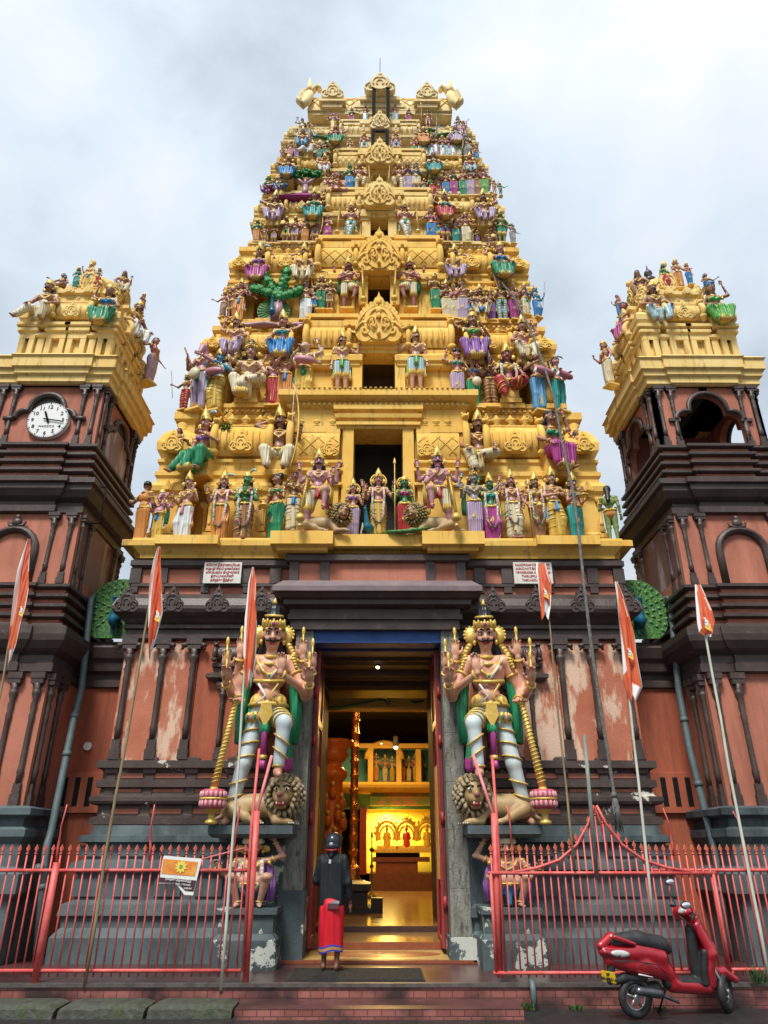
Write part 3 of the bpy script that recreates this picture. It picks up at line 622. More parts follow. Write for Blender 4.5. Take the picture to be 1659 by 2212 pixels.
        if m.v: parts.append(({'staff': 'staff', 'stick': 'stick', 'mace': 'mace', 'club': 'club', 'bow': 'bow', 'drum': 'drum', 'veena': 'lute', 'flute': 'flute', 'shield': 'shield', 'tray': 'tray', 'pot': 'pot', 'sword': 'sword',
                               'garland': 'garland', 'halo': 'halo', 'arch': 'arch', 'lotus': 'lotus', 'hood': 'hood', 'heads': 'extra_heads', 'scarf': 'scarf', 'weap': 'emblem'}[b], m))
    return parts, top+ch*hs_, hands
FIGN = 0
def place_fig(sp, label, loc, height, name='painted_statue', cat='statue', group=None, rz=0., base=True):
    parts, top, hands = figure(sp)
    sc = height/top
    r = empty(name, loc, rz, sc)
    tag(r, label, cat, group)
    for pn, mb in parts: mb.build(pn, r)
    if base:
        b = MB(); sit = sp.get('legs', 'stand') in ('sit', 'sitwide', 'sitone', 'sitcross', 'extL')
        if sit: b.ring(-.10, .10, -.03, .22, [(.0, .0), (.02, .0), (.02, .05), (0, .07), (0, .18), (.015, .20), (.015, .225)], GOLD1 if sp.get('bm') is None else sp['bm'])
        else: b.ring(-.10, .10, -.09, .12, [(.0, -.03), (.01, -.02), (.01, .008)], GOLD1 if sp.get('bm') is None else sp['bm'])
        b.build('seat' if sit else 'base', r)
    return r
# ------------------------------------------------------------------ ornament helpers (front faces -Y)
def kudu(mb, cx, cz, w, y, mat, fine=True, d=.06, sz=1.3):
    k0_ = len(mb.v); kudu_(mb, cx, cz, w, y, mat, fine, d); mb.v[k0_:] = [(p[0], p[1], cz+(p[2]-cz)*sz) for p in mb.v[k0_:]]
def kudu_(mb, cx, cz, w, y, mat, fine=True, d=.06):
    """horseshoe gable ornament, width w, base at cz"""
    a = w/2.
    mb.prism(circ(cx, cz+.62*a, .62*a, 18), 'y', y-d, y+.05, mat)
    for s in (-1, 1): mb.prism(circ(cx+s*.58*a, cz+.36*a, .40*a, 14), 'y', y-d*.8, y+.05, mat)
    mb.box(cx-.62*a, cx+.62*a, y-d*.7, y+.05, cz-.02*a, cz+.3*a, mat)
    mb.prism(circ(cx, cz+1.34*a, .22*a, 10), 'y', y-d*.9, y+.03, mat)
    for s in (-1, 1): mb.prism(circ(cx+s*.26*a, cz+1.22*a, .13*a, 8), 'y', y-d*.7, y+.03, mat)
    mb.prism([(cx-.10*a, cz+1.5*a), (cx+.10*a, cz+1.5*a), (cx, cz+1.78*a)], 'y', y-d*.6, y+.02, mat)
    t = .045*a+.004
    if fine:
        for s in (-1, 1):
            mb.tube([(cx+s*.58*a+(.30-.018*i)*a*cos(i*.55)*s, y-d*.9, cz+.36*a+(.30-.018*i)*a*sin(i*.55)) for i in range(14)], t, mat, 5)
        mb.tube([(cx+.46*a*cos(-.6+i*(pi+1.2)/14), y-d*1.05, cz+.62*a+.46*a*sin(-.6+i*(pi+1.2)/14)) for i in range(15)], t, mat, 5)
        mb.tube([(cx+.24*a*cos(-.9+i*(pi+1.8)/10), y-d*1.05, cz+.55*a+.24*a*sin(-.9+i*(pi+1.8)/10)) for i in range(11)], t, mat, 5)
        mb.ball((cx, y-d*1.0, cz+1.02*a), (.15*a, .10*a, .13*a), mat, 8, 6); mb.ball((cx, y-d, cz+1.34*a), (.12*a, .07*a, .12*a), mat, 7, 5)
        for i in range(15):
            th = -.35+i*(pi+.7)/14; mb.ball((cx+.64*a*cos(th), y-d*.8, cz+.62*a+.64*a*sin(th)), (.055*a, .06*a, .055*a), mat, 5, 4)
def pilaster(mb, x, y, z0, z1, w, mat, round_=True):
    h = z1-z0; r = w/2.
    mb.box(x-r, x+r, y-r, y+.02, z0, z0+.08*h, mat); mb.box(x-r*.8, x+r*.8, y-r*.8, y+.02, z0+.08*h, z0+.16*h, mat)
    if round_:
        mb.lathe(x, y-r*.35, [(r*.62, z0+.16*h), (r*.62, z0+.22*h), (r*.78, z0+.24*h), (r*.6, z0+.27*h), (r*.55, z0+.62*h), (r*.7, z0+.66*h), (r*.5, z0+.69*h), (r*.72, z0+.74*h), (r*.5, z0+.78*h),
                              (r*.95, z0+.83*h), (r*.95, z0+.855*h), (r*.6, z0+.87*h), (r*1.15, z0+.91*h)], mat, 10)
    else: mb.box(x-r*.7, x+r*.7, y-r*.6, y+.02, z0+.16*h, z0+.84*h, mat); mb.box(x-r, x+r, y-r*.9, y+.02, z0+.84*h, z0+.91*h, mat)
    mb.box(x-r*1.35, x+r*1.35, y-r*1.35, y+.02, z0+.91*h, z0+.95*h, mat); mb.box(x-r*1.6, x+r*1.6, y-r*1.5, y+.02, z0+.95*h, z1-.002, mat)
def potrow(mb, x0, x1, y, z, h, n, mat):
    for i in range(n):
        x = x0+(x1-x0)*(i+.5)/n; r = h*.36
        mb.lathe(x, y, [(r*.5, z), (r, z+h*.1), (r*.4, z+h*.3), (r*1.0, z+h*.45), (r*.9, z+h*.6), (r*.3, z+h*.7), (r*.45, z+h*.8), (.002, z+h)], mat, 8)
def rib(mb, x, y, z0, z1, out, mat, s=1, w=.07):
    """curling end rib of a barrel roof with a beast's head on top and a bulb at its foot"""
    H = z1-z0; pts = []; rr = []
    for i in range(12):
        t = i/11.; a = t*pi
        pts.append((x, y-out*sin(a*.75+.25)*1.0-.02, z0+H*(1-t))); rr.append(w*(.55+.3*sin(a)))
    mb.tube(pts, rr, mat, 7, flat=1.1)
    mb.ball((x, pts[-1][1]-.03, z0+.03), (w*1.15, w*1.1, w*1.0), mat, 8, 6)
    hd = (x, pts[0][1]-w*.5, z1+w*.3)
    mb.ball(hd, (w*1.0, w*1.1, w*.9), mat, 8, 6); mb.ball((hd[0], hd[1]-w, hd[2]-w*.3), (w*.6, w*.7, w*.5), mat, 7, 5)
    for q in (-1, 1): mb.ball((hd[0]+q*w*.7, hd[1]-w*.2, hd[2]+w*.8), (w*.3, w*.3, w*.5), mat, 6, 4)
def barrel(mb, x0, x1, y, z0, z1, out, mat, lattice=True, style=0):
    H = z1-z0; n = 10
    prof = [(y+.25, z0)]+[(y-out*sin(.35+t/(n-1.)*(pi-.75))**.8, z0+H*t/(n-1.)) for t in range(n)]+[(y+.25, z1)]
    mb.prism(prof, 'x', x0, x1, mat, smooth=False)
    def P(u, t): return (x0+(x1-x0)*u, y-out*max(0, sin(.35+t*(pi-.75)))**.8-.006, z0+H*t)
    if lattice:
        k = max(2, int((x1-x0)/(H*.42)+.5))
        for i in range(-2, k+1):
            for s in (1, -1):
                pts = []
                for j in range(9):
                    t = .12+.70*j/8.; u = (i+(t*2 if s > 0 else 2-t*2))/k
                    if -1e-6 <= u <= 1+1e-6: pts.append(P(u, t))
                if len(pts) > 1: mb.tube(pts, .010*max(.6, H/.6), mat, 4)
    else:
        k = max(4, int((x1-x0)/.13))
        for i in range(k): mb.tube([P((i+.5)/k, .15+.65*j/6.) for j in range(7)], [.022, .036, .04, .036, .03, .036, .02], mat, 5)
    mb.box(x0-.01, x1+.01, y-out*.55, y+.2, z1-.002, z1+.03*H+.015, mat)
def shift(mb, k0, M):
    mb.v[k0:] = [tuple(M @ Vector(p)) for p in mb.v[k0:]]

# ------------------------------------------------------------------ the great gate tower
GOP = empty('gate_tower', (0, 12.4, 6.6))
tag(GOP, 'tall tapering yellow temple gate tower in seven tiers crowded with painted figures', 'tower')
def hwz(z): return 4.4-.127*(z-6.8)
def yfz(z): return 12.4+.127*(z-6.8)
YBACK = lambda z: 19.2-.127*(z-6.8)
TZ = [6.95, 10.38, 12.95, 15.75, 17.85, 19.72, 21.26]
OPEN = [(.50, 6.98, 9.55), (.365, 10.63, 11.80), (.27, 13.55, 14.33), (.23, 16.1, 16.72), (.19, 18.1, 18.64), (.17, 19.9, 20.35)]
def local(o):   # geometry is modelled in world coordinates: cancel the root's offset
    o.matrix_parent_inverse = Matrix.Translation(-GOP.location); return o
def gpart(mb, name, parent=None):
    o = mb.build(name); o.parent = parent or GOP
    o.matrix_parent_inverse = Matrix.Translation(-GOP.location) if parent is None else Matrix.Identity(4)
    return o
STAIN = [surf('stained_yellow_plaster', (.70, .38, .055), (.78, .47, .10), scale=1.4, rough=.75, bump=.2, bscale=25, col3=(.20, .12, .045), scale3=3.2, pos3=(.50, .66), stretch3=(1, 1, .8), grime=1.),
         surf('stained_cream_plaster', (.68, .47, .16), (.76, .58, .26), scale=1.4, rough=.78, bump=.2, bscale=25, col3=(.20, .14, .07), scale3=3.6, pos3=(.50, .66), stretch3=(1, 1, .8), grime=1.)]
for ti in range(6):
    z0, z1 = TZ[ti], TZ[ti+1]; H = z1-z0; hw = hwz(z0); yf = yfz(z0); mat = GOLD1 if ti < 3 else GOLD2 if ti < 5 else GOLD3
    hw1 = hwz(z1); yf1 = yfz(z1); yb = YBACK(z0); sc = H/3.4
    ow, oz0, oz1 = OPEN[ti]; wy = yf+.80            # recess wall plane
    wall = MB()
    # core: two side masses and the mass above the opening
    wall.loft([[(-hw+.35, wy, z0-.05), (-ow, wy, z0-.05), (-ow, yb, z0-.05), (-hw+.35, yb, z0-.05)], [(-hw1+.30, yf1+.25, z1), (-ow, yf1+.25, z1), (-ow, yb-.127*H, z1), (-hw1+.30, yb-.127*H, z1)]], mat)
    wall.loft([[(ow, wy, z0-.05), (hw-.35, wy, z0-.05), (hw-.35, yb, z0-.05), (ow, yb, z0-.05)], [(ow, yf1+.25, z1), (hw1-.30, yf1+.25, z1), (hw1-.30, yb-.127*H, z1), (ow, yb-.127*H, z1)]], mat)
    wall.box(-ow-.02, ow+.02, yf+.20, yb-.3, oz1, z1, mat)
    if oz0 > z0+.05: wall.box(-ow-.02, ow+.02, yf+.12, yb-.3, z0-.05, oz0, mat)
    # floor slab with stepped bays
    mat0 = mat; mat = STAIN[0] if ti < 3 else STAIN[1]
    gpart(wall, 'core_wall')
    slab = MB(); ov = .30 if ti == 0 else .06
    slab.ring(-hw-.02, hw+.02, yf-.06, yb, [(ov*.3, z0-.30*sc), (ov*.4, z0-.17*sc), (ov, z0-.13*sc), (ov, z0-.02*sc), (ov*.9, z0)], mat)
    for a, b, o_ in ((.50, .78, .035), (.90, 1.0, .03)):
        for s in (-1, 1):
            xa, xb = sorted((s*a*hw, s*b*hw)); slab.box(xa-.05, xb+.05, yf-.06-ov-o_, yf, z0-.15*sc, z0+.004, mat)
    nd = int(2*hw/.11)
    for i in range(nd): xd_ = -hw+2*hw*(i+.5)/nd; slab.box(xd_-.028, xd_+.028, yf-.06-ov*.4-.035, yf, z0-.27*sc, z0-.19*sc, mat)
    gpart(slab, 'floor_slab'); mat = mat0
    # doorway surround
    fr = MB(); yq = yf+.02
    for s in (-1, 1):
        xa = s*(ow+.11); fr.box(xa-.11, xa+.11, yq-.02, yq+1.0, oz0-.05, oz1, mat)
        pilaster(fr, s*(ow+.42*max(.5, sc)), yq+.08, z0, oz1-.02, .17*max(.6, sc), mat)
        pilaster(fr, s*(ow+.86*max(.5, sc)), yq+.12, z0, oz1-.02, .17*max(.6, sc), mat)
        fr.box(s*(ow+.2)-.0 if s > 0 else -(hw*.43), hw*.43 if s > 0 else -(ow+.2), yq+.10, yq+1.0, z0, oz1, mat)
    lw = ow+.30; zt = oz1; zz = (z1-.12*H)-oz1 if ti else (10.05-oz1)
    fr.ring(-lw, lw, yq-.04, yq+1.0, [(.0, zt+.002), (.0, zt+zz*.10), (.06, zt+zz*.12), (.06, zt+zz*.26), (.01, zt+zz*.28), (.01, zt+zz*.40), (.08, zt+zz*.43), (.10, zt+zz*.60), (.03, zt+zz*.62), (.03, zt+zz*.78), (.12, zt+zz*.80), (.12, zt+zz*1.0)], mat)
    gpart(fr, 'niche_frame')
    # dark lining behind the opening: the chamber's shade put into the colour
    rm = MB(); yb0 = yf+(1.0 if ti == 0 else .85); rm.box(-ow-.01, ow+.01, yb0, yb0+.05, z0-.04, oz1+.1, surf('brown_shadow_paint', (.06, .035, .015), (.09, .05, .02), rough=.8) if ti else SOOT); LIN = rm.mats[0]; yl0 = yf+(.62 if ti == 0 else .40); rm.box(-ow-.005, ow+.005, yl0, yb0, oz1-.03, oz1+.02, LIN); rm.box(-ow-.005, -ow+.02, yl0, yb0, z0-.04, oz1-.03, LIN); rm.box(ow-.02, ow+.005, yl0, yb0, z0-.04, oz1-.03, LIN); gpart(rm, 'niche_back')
    # wide middle cornice
    cw = hw*.42; co = MB()
    zc = z0+H*(.36 if ti else .86)
    if ti == 0:
        co.ring(-1.86, 1.86, yf-.05, yf+.95, [(-.05, 9.62), (-.05, 10.02), (.03, 10.05), (.03, 10.12), (.0, 10.14), (.12, 10.18), (.20, 10.22), (.20, 10.36), (.16, 10.37)], mat)
        for i in range(34): xd_ = -1.8+3.6*(i+.5)/34; co.box(xd_-.03, xd_+.03, yf-.12, yf, 10.06, 10.115, mat); co.ball((xd_, yf-.255, 10.385), (.035, .03, .02), mat, 6, 4)
        gpart(co, 'cornice')
        for s in (-1, 1):
            sh = MB(); xa, xb = sorted((s*.78, s*1.80))
            sh.box(xa, xb, yf+.02, yf+.95, 7.0, 9.45, mat)
            for zq in (8.30, 8.62, 8.8): sh.ring(xa, xb, yf+.02, yf+.95, [(0, zq-.09), (.07, zq-.06), (.07, zq), (0, zq+.03)], mat)
            barrel(sh, xa+.16*(s < 0), xb-.16*(s > 0), yf+.04, 8.85, 9.45, .12, mat); sh.box(xa, xb, yf-.03, yf+.95, 9.46, 9.60, mat)
            potrow(sh, xa+.05, xb-.25*(s > 0), yf+.05, 9.60, .26, 3, mat)
            kk = MB(); kudu(kk, s*.98, 8.88, .38, yf-.03, mat, d=.07)
            rib(sh, s*1.78, yf+.0, 8.95, 9.75, .14, mat, w=.085)
            o = gpart(sh, 'shrine'); kk.build('gable', o)
            sh = MB(); sh.ring(s*1.02-.26, s*1.02+.26, yf+.0, yf+.4, [(.0, 6.97), (.05, 6.98), (.05, 7.1), (0, 7.15), (0, 7.5)], mat); gpart(sh, 'pedestal')
    else:
        for s in (-1, 1):
            sh = MB(); xa, xb = sorted((s*(ow+.10), s*cw)); zb = z0+.60*H
            sh.ring(xa, xb, yf+.02, yf+.95, [(0, z0+.40*H), (.05, z0+.42*H), (.05, z0+.45*H), (.10, z0+.46*H), (.11, z0+.51*H), (.03, z0+.55*H), (.0, z0+.56*H), (.0, zb)], mat)
            barrel(sh, xa, xb, yf+.06*1, zb+.02*H, zb+.24*H, .14*sc+.03, mat, ti in (2, 4))
            sh.box(xa, xb, yf-.02, yf+.95, zb+.25*H, zb+.31*H, mat); sh.box(xa, xb, yf-.05, yf+.95, zb+.34*H, zb+.38*H, mat)
            rib(sh, s*(cw-.02), yf+.05, zb-.02*H, zb+.27*H, .18*sc+.05, mat, w=.095*sc+.02)
            rib(sh, s*(ow+.30), yf+.03, zb+.00*H, zb+.22*H, .14*sc+.05, mat, w=.075*sc+.015)
            gpart(sh, 'shrine')
    # parapet bays: barrel-roofed shrines, corner shrines
    for s in (-1, 1):
        for kind, a, b in (('sala', .50, .755), ('corner', .885, 1.0)):
            xa, xb = sorted((s*a*hw, s*b*hw)); sh = MB(); y0 = yf+.10
            sh.ring(xa, xb, y0, y0+1.1, [(.05, z0), (.05, z0+.025*H), (.02, z0+.035*H), (.02, z0+.06*H), (.05, z0+.065*H), (.05, z0+.085*H), (.0, z0+.10*H), (.0, z0+.30*H),
                                       (.04, z0+.31*H), (.04, z0+.33*H), (.10, z0+.345*H), (.12, z0+.375*H), (.06, z0+.405*H), (.02, z0+.41*H), (.02, z0+.44*H), (.06, z0+.45*H), (.06, z0+.475*H), (.01, z0+.485*H), (.01, z0+.53*H), (.05, z0+.54*H), (.05, z0+.56*H)], mat)
            np_ = 3 if kind == 'sala' else 2
            for i in range(np_): pilaster(sh, xa+.05+(xb-xa-.1)*i/(np_-1), y0, z0+.10*H, z0+.305*H, .10*max(.65, sc), mat, sc > .6)
            for i in range(3 if kind == 'sala' else 1):
                xx = xa+(xb-xa)*((i+.5)/(3 if kind == 'sala' else 1)); kudu(sh, xx, z0+.345*H, .20*max(.6, sc), y0-.09, mat, False, .05)
            zb = z0+.58*H
            if kind == 'sala':
                barrel(sh, xa+.03, xb-.03, y0+.05, zb, zb+.20*H, .20*sc+.04, mat, False)
                rib(sh, xa+.0, y0+.04, zb-.0*H, zb+.22*H, .20*sc+.06, mat, w=.075*sc+.02); rib(sh, xb-.0, y0+.04, zb-.0*H, zb+.22*H, .20*sc+.06, mat, w=.075*sc+.02)
                potrow(sh, xa+.12, xb-.12, y0+.02, zb+.21*H, .09*H, 3, mat)
                sh.ring(xa, xb, yf1+.05, yf1+.7, [(-.05, zb+.27*H), (.0, zb+.31*H), (.09, zb+.32*H), (.10, zb+.35*H), (.04, zb+.39*H)], mat)
            else:
                sh.ring(xa, xb, y0+.02, y0+.62, [(.0, zb-.01*H), (.07*sc+.02, zb+.04*H), (.09*sc+.02, zb+.09*H), (.04*sc, zb+.15*H), (-.04, zb+.19*H), (-.12, zb+.21*H)], mat)
                sh.lathe((xa+xb)/2, y0+.30, [(.10, zb+.20*H), (.16, zb+.22*H), (.08, zb+.24*H), (.13, zb+.27*H), (.04, zb+.30*H), (.002, zb+.36*H)], mat, 10)
            o = gpart(sh, 'shrine' if kind == 'sala' else 'corner_shrine')
            kk = MB(); kw = (.46 if kind == 'sala' else .42)*max(.5, sc); kudu(kk, (xa+xb)/2, zb+.005*H, kw, y0-.13*sc-.05, mat, True, .07*sc+.02); kk.build('gable', o)
            if kind == 'sala':
                for q in (xa+.15*sc, xb-.15*sc):
                    kk = MB(); kudu(kk, q, zb+.30*H, .26*max(.5, sc), yf1-.04, mat, ti < 3, .05); kk.build('gable', o)
        # side face bays
        for k, (a, b) in enumerate(((.04, .16), (.34, .62), (.80, .95))):
            sh = MB(); D = yb-yf; ya, yb_ = yf+a*D, yf+b*D; xo = s*hw; x1_ = s*(hw-.6)
            xx0, xx1 = sorted((xo-s*.08, x1_))
            sh.ring(xx0, xx1, ya, yb_, [(.05, z0), (.05, z0+.03*H), (.0, z0+.10*H), (.0, z0+.30*H), (.12, z0+.345*H), (.12, z0+.375*H), (.02, z0+.41*H), (.02, z0+.44*H), (.06, z0+.46*H), (.01, z0+.50*H), (.05, z0+.55*H), (.0, z0+.58*H),
                                     (.08*sc+.02, z0+.63*H), (.09*sc+.02, z0+.68*H), (.0, z0+.76*H), (-.08, z0+.79*H), (-.08, z0+.86*H), (.0, z0+.88*H), (.0, z0+.93*H)], mat)
            gpart(sh, 'side_shrine')
    # recess fillers: horizontal mouldings along the sunk walls
    for s in (-1, 1):
        rc = MB()
        for zq, o_ in ((.34, .12), (.42, .06), (.55, .10), (.70, .05), (.88, .16)):
            zc_ = z0+zq*H; yw = wy+(yf1+.25-wy)*zq; hwq = hw-.35+(hw1-.30-hw+.35)*zq
            xa, xb = sorted((s*(hw*.42), s*hwq)); rc.ring(xa, xb, yw, yw+.3, [(0, zc_-.03*H), (o_, zc_), (o_, zc_+.02*H), (0, zc_+.035*H)], mat)
            rc.ring(s*hwq-.15, s*hwq+.15, yw, YBACK(z0)-.4, [(-.2, zc_-.03*H), (o_*.6, zc_), (o_*.6, zc_+.02*H), (-.2, zc_+.035*H)], mat)
        gpart(rc, 'moulding')
        for a in (.46, .79, .86): rc = MB(); pilaster(rc, s*a*hw, wy-.28, z0, z0+.32*H, .12*max(.6, sc), mat, sc > .7); rc.box(s*a*hw-.05, s*a*hw+.05, wy-.27, wy+.1, z0, z0+.32*H, mat); gpart(rc, 'pilaster')
# the large gables over the doorways
for (yb_, yt_, w) in ((745, 650, 1.02), (592, 506, 1.02), (452, 396, .80), (362, 312, .78), (286, 246, .58)):
    z_ = 0
    t = tan(ang(yb_)); Yv = (12.4+.127*(CH-6.8)-.26)/(1-.127*t); z_ = CH+Yv*t
    k = MB(); m = GOLD1 if yb_ > 500 else GOLD2 if yb_ > 340 else GOLD3
    kudu_(k, 0, z_, w*1.06, Yv-.03, m, True, .16)
    a = w*.53
    [k.tube([(s_*(.16+.15*cos(t*.5)*(1-t/16.))*a*1.6, Yv-.25, z_+(.50+.18*sin(t*.5)*(1-t/16.)*1.6)*a) for t in range(13)], .035*a, m, 5) for s_ in (-1, 1)]; k.ball((0, Yv-.24, z_+.78*a), (.10*a, .07*a, .10*a), m, 8, 6); k.tube([(0, Yv-.24, z_+.1*a), (0, Yv-.25, z_+.3*a)], [.10*a, .03*a], m, 6)
    for s in (-1, 1): k.tube([(s*(.95-.02*i)*a*cos(i*.16), Yv-.17, z_+.30*a+(.9*a)*sin(i*.16)) for i in range(11)], .05*a, m, 6)
    for i in range(17):
        th = i*pi/16; k.prism(circ(.86*a*cos(th), z_+.52*a+.86*a*sin(th), .10*a, 7), 'y', Yv-.12, Yv+.03, m)
    k.prism([(.86*a*cos(i*pi/16), z_+.52*a+.86*a*sin(i*pi/16)) for i in range(17)]+[(-.86*a, z_), (.86*a, z_)], 'y', Yv-.06, Yv+.3, m)
    k.v = [(p[0], p[1], z_+(p[2]-z_)*1.5) for p in k.v]
    gpart(k, 'great_gable')
# roof: barrel with horned ends
zr = TZ[6]; yr = yfz(zr); hr = hwz(zr)
rf = MB(); m = GOLD3
rf.ring(-hr-.02, hr+.02, yr+.20, 17.0, [(.0, zr-.22), (.14, zr-.12), (.14, zr-.02), (.02, zr), (-.10, zr+.01), (-.10, zr+.16), (-.0, zr+.18), (-.0, zr+.30), (-.10, zr+.32), (-.10, zr+.36)], m)
gpart(rf, 'roof_base')
rf = MB(); zb = zr+.36; n = 16; R_ = 1.15; BH = 1.62; by = yr-.02
prof = [(by+R_-R_*1.08*cos(pi*i/n), zb+BH*sin(pi*i/n)**.85) for i in range(n+1)]
rf.prism(prof, 'x', -2.16, 2.16, m, smooth=False)
for i in range(-3, 17):
    for s in (1, -1):
        pts = []
        for j in range(11):
            t = j/10.; u = (i+(t*3 if s > 0 else 3-t*3))/14.; th = pi*(.06+.36*t)
            if 0 <= u <= 1: pts.append((-2.14+4.28*u, by+R_-R_*1.08*cos(th)-.015, zb+BH*sin(th)**.85+.005))
        if len(pts) > 1: rf.tube(pts, .020, GOLD2, 4)
for zz_ in (.10, .80): rf.box(-2.17, 2.17, by+R_-R_*1.08*math.cos(math.asin(zz_**(1/.85)))-.06, by+R_, zb+BH*zz_-.04, zb+BH*zz_+.04, m)
rf.box(-2.2, 2.2, by+.95, by+1.6, zb+BH-.05, zb+BH+.08, m); gpart(rf, 'barrel_roof')
for s in (-1, 1):
    hn = MB(); x = s*2.20
    pts = [(x+s*.34, yr-.30, zb+.60), (x+s*.30, yr-.36, zb+.26), (x+s*.10, yr-.36, zb+.02), (x, yr-.30, zb+.35), (x-s*.03, yr-.12, zb+.95), (x-s*.02, yr+.10, zb+1.45), (x+s*.02, yr+.3, zb+1.85)]
    hn.tube(pts, [.04, .11, .17, .19, .20, .19, .12], m, 8, flat=.8)
    for i in range(6):
        t = i/5.; hn.ball((x+s*(.20+.03*sin(t*3)), yr-.24+.45*t, zb+.50+1.30*t), (.15, .12, .12), m, 8, 6, Matrix.Rotation(s*(-.5), 3, 'Y'))
    hn.tube([(x+s*.02, yr+.2, zb+1.75), (x+s*.0, yr+.25, zb+2.1), (x+s*.02, yr+.25, zb+2.75)], [.15, .13, .015], m, 7)
    hn.tube([(x-s*.08, yr+.2, zb+1.7), (x-s*.20, yr+.2, zb+2.0), (x-s*.36, yr+.2, zb+2.12), (x-s*.40, yr+.2, zb+1.9)], [.10, .11, .11, .10], m, 7)
    hn.v = [(x+(p[0]-x)*.78, p[1], zb+.05+(p[2]-zb)*.80) for p in hn.v]
    gpart(hn, 'horned_roof_end')
for x, zz_, w in ((-1.42, zb+.25, .62), (1.42, zb+.25, .62)):
    k = MB(); kudu(k, x, zz_+.22, w*1.1, yr-.26, m, True, .12); k.box(x-.40, x+.40, yr-.34, yr+.1, zz_+.06, zz_+.14, m); k.box(x-.30, x+.30, yr-.26, yr+.1, zz_-.1, zz_+.06, m); gpart(k, 'roof_gable')
k = MB(); zk = zy(217, yr-.1)-.1; kudu(k, 0, zk, .95, yr-.34, m, True, .2, 1.05); k.box(-.60, .60, yr-.30, yr+.9, zk-.14, zk+.02, m); k.box(-.75, .75, yr-.2, yr+.9, zk-.34, zk-.14, m)
for s in (-1, 1):
    barrel(k, *(sorted((s*.62, s*1.02))), yr-.02, zk-.42, zk-.12, .1, m, False); k.box(*sorted((s*.2, s*1.05)), yr-.16, yr+.6, zk-.60, zk-.42, m)
    k.box(*sorted((s*.22, s*.44)), yr-.12, yr+.5, zr, zk-.6, m)
gpart(k, 'crowning_gable')
k = MB(); k.box(-.21, .21, yr+.25, yr+.3, zr+.02, zk-.6, SOOT); gpart(k, 'niche_back')  # near-black sheet paints the shade inside the roof niche
for i, xd in enumerate((713, 743, 770, 792, 853, 873, 900, 925)):
    k = MB(); yk = yr+1.27; x = xr(xd, 205, yk); z = zb+BH+.25
    k.lathe(x, yk, [(.10, z-.25), (.08, z), (.15, z+.10), (.15, z+.28), (.17, z+.32), (.12, z+.42), (.14, z+.46), (.07, z+.60), (.03, z+.72), (.004, z+.95)], surf('dark_copper', (.05, .045, .055), (.12, .10, .09), scale=8, rough=.4, metal=.5), 12)
    gpart(k, 'finial')
for (x, z0_, z1_, r_) in ((-.0, zk+.9, zk+2.3, .014), (-.62, zk-.1, zk+1.35, .02)):
    k = MB(); yy_ = yr if x == 0 else yr+1.2; k.tube([(x, yy_, z0_), (x, yy_, z1_)], r_, paint((.22, .16, .18)), 6)
    if x == 0: k.box(-.035, .0, yy_-.004, yy_+.004, z0_+.75, z0_+1.15, paint((.3, .22, .24)))
    gpart(k, 'lightning_rod')
for (ya_, yb_, xa_, xb_, yo) in ((185, 250, 808, 838, .45), (281, 330, 806, 836, .45)):
    Y_ = yfz(CH+13.5*tan(ang(yb_)))-.40; k = MB(); z0_, z1_ = zy(yb_, Y_), zy(ya_, Y_); xa, xb = xr(xa_, ya_, Y_), xr(xb_, ya_, Y_)
    for x in (xa, xb): k.box(x-.05, x+.05, Y_-.03, Y_+.03, z0_-.3, z1_, BLACK); k.box(x-.03, x+.03, Y_+.03, Y_+.6, z1_-.07, z1_-.01, BLACK)
    k.box(xa+.035, xb-.035, Y_-.028, Y_+.028, z1_-.08, z1_-.003, BLACK); k.box(xa+.035, xb-.035, Y_-.028, Y_+.028, z0_-.3, z0_-.24, BLACK)
    gpart(k, 'iron_frame')
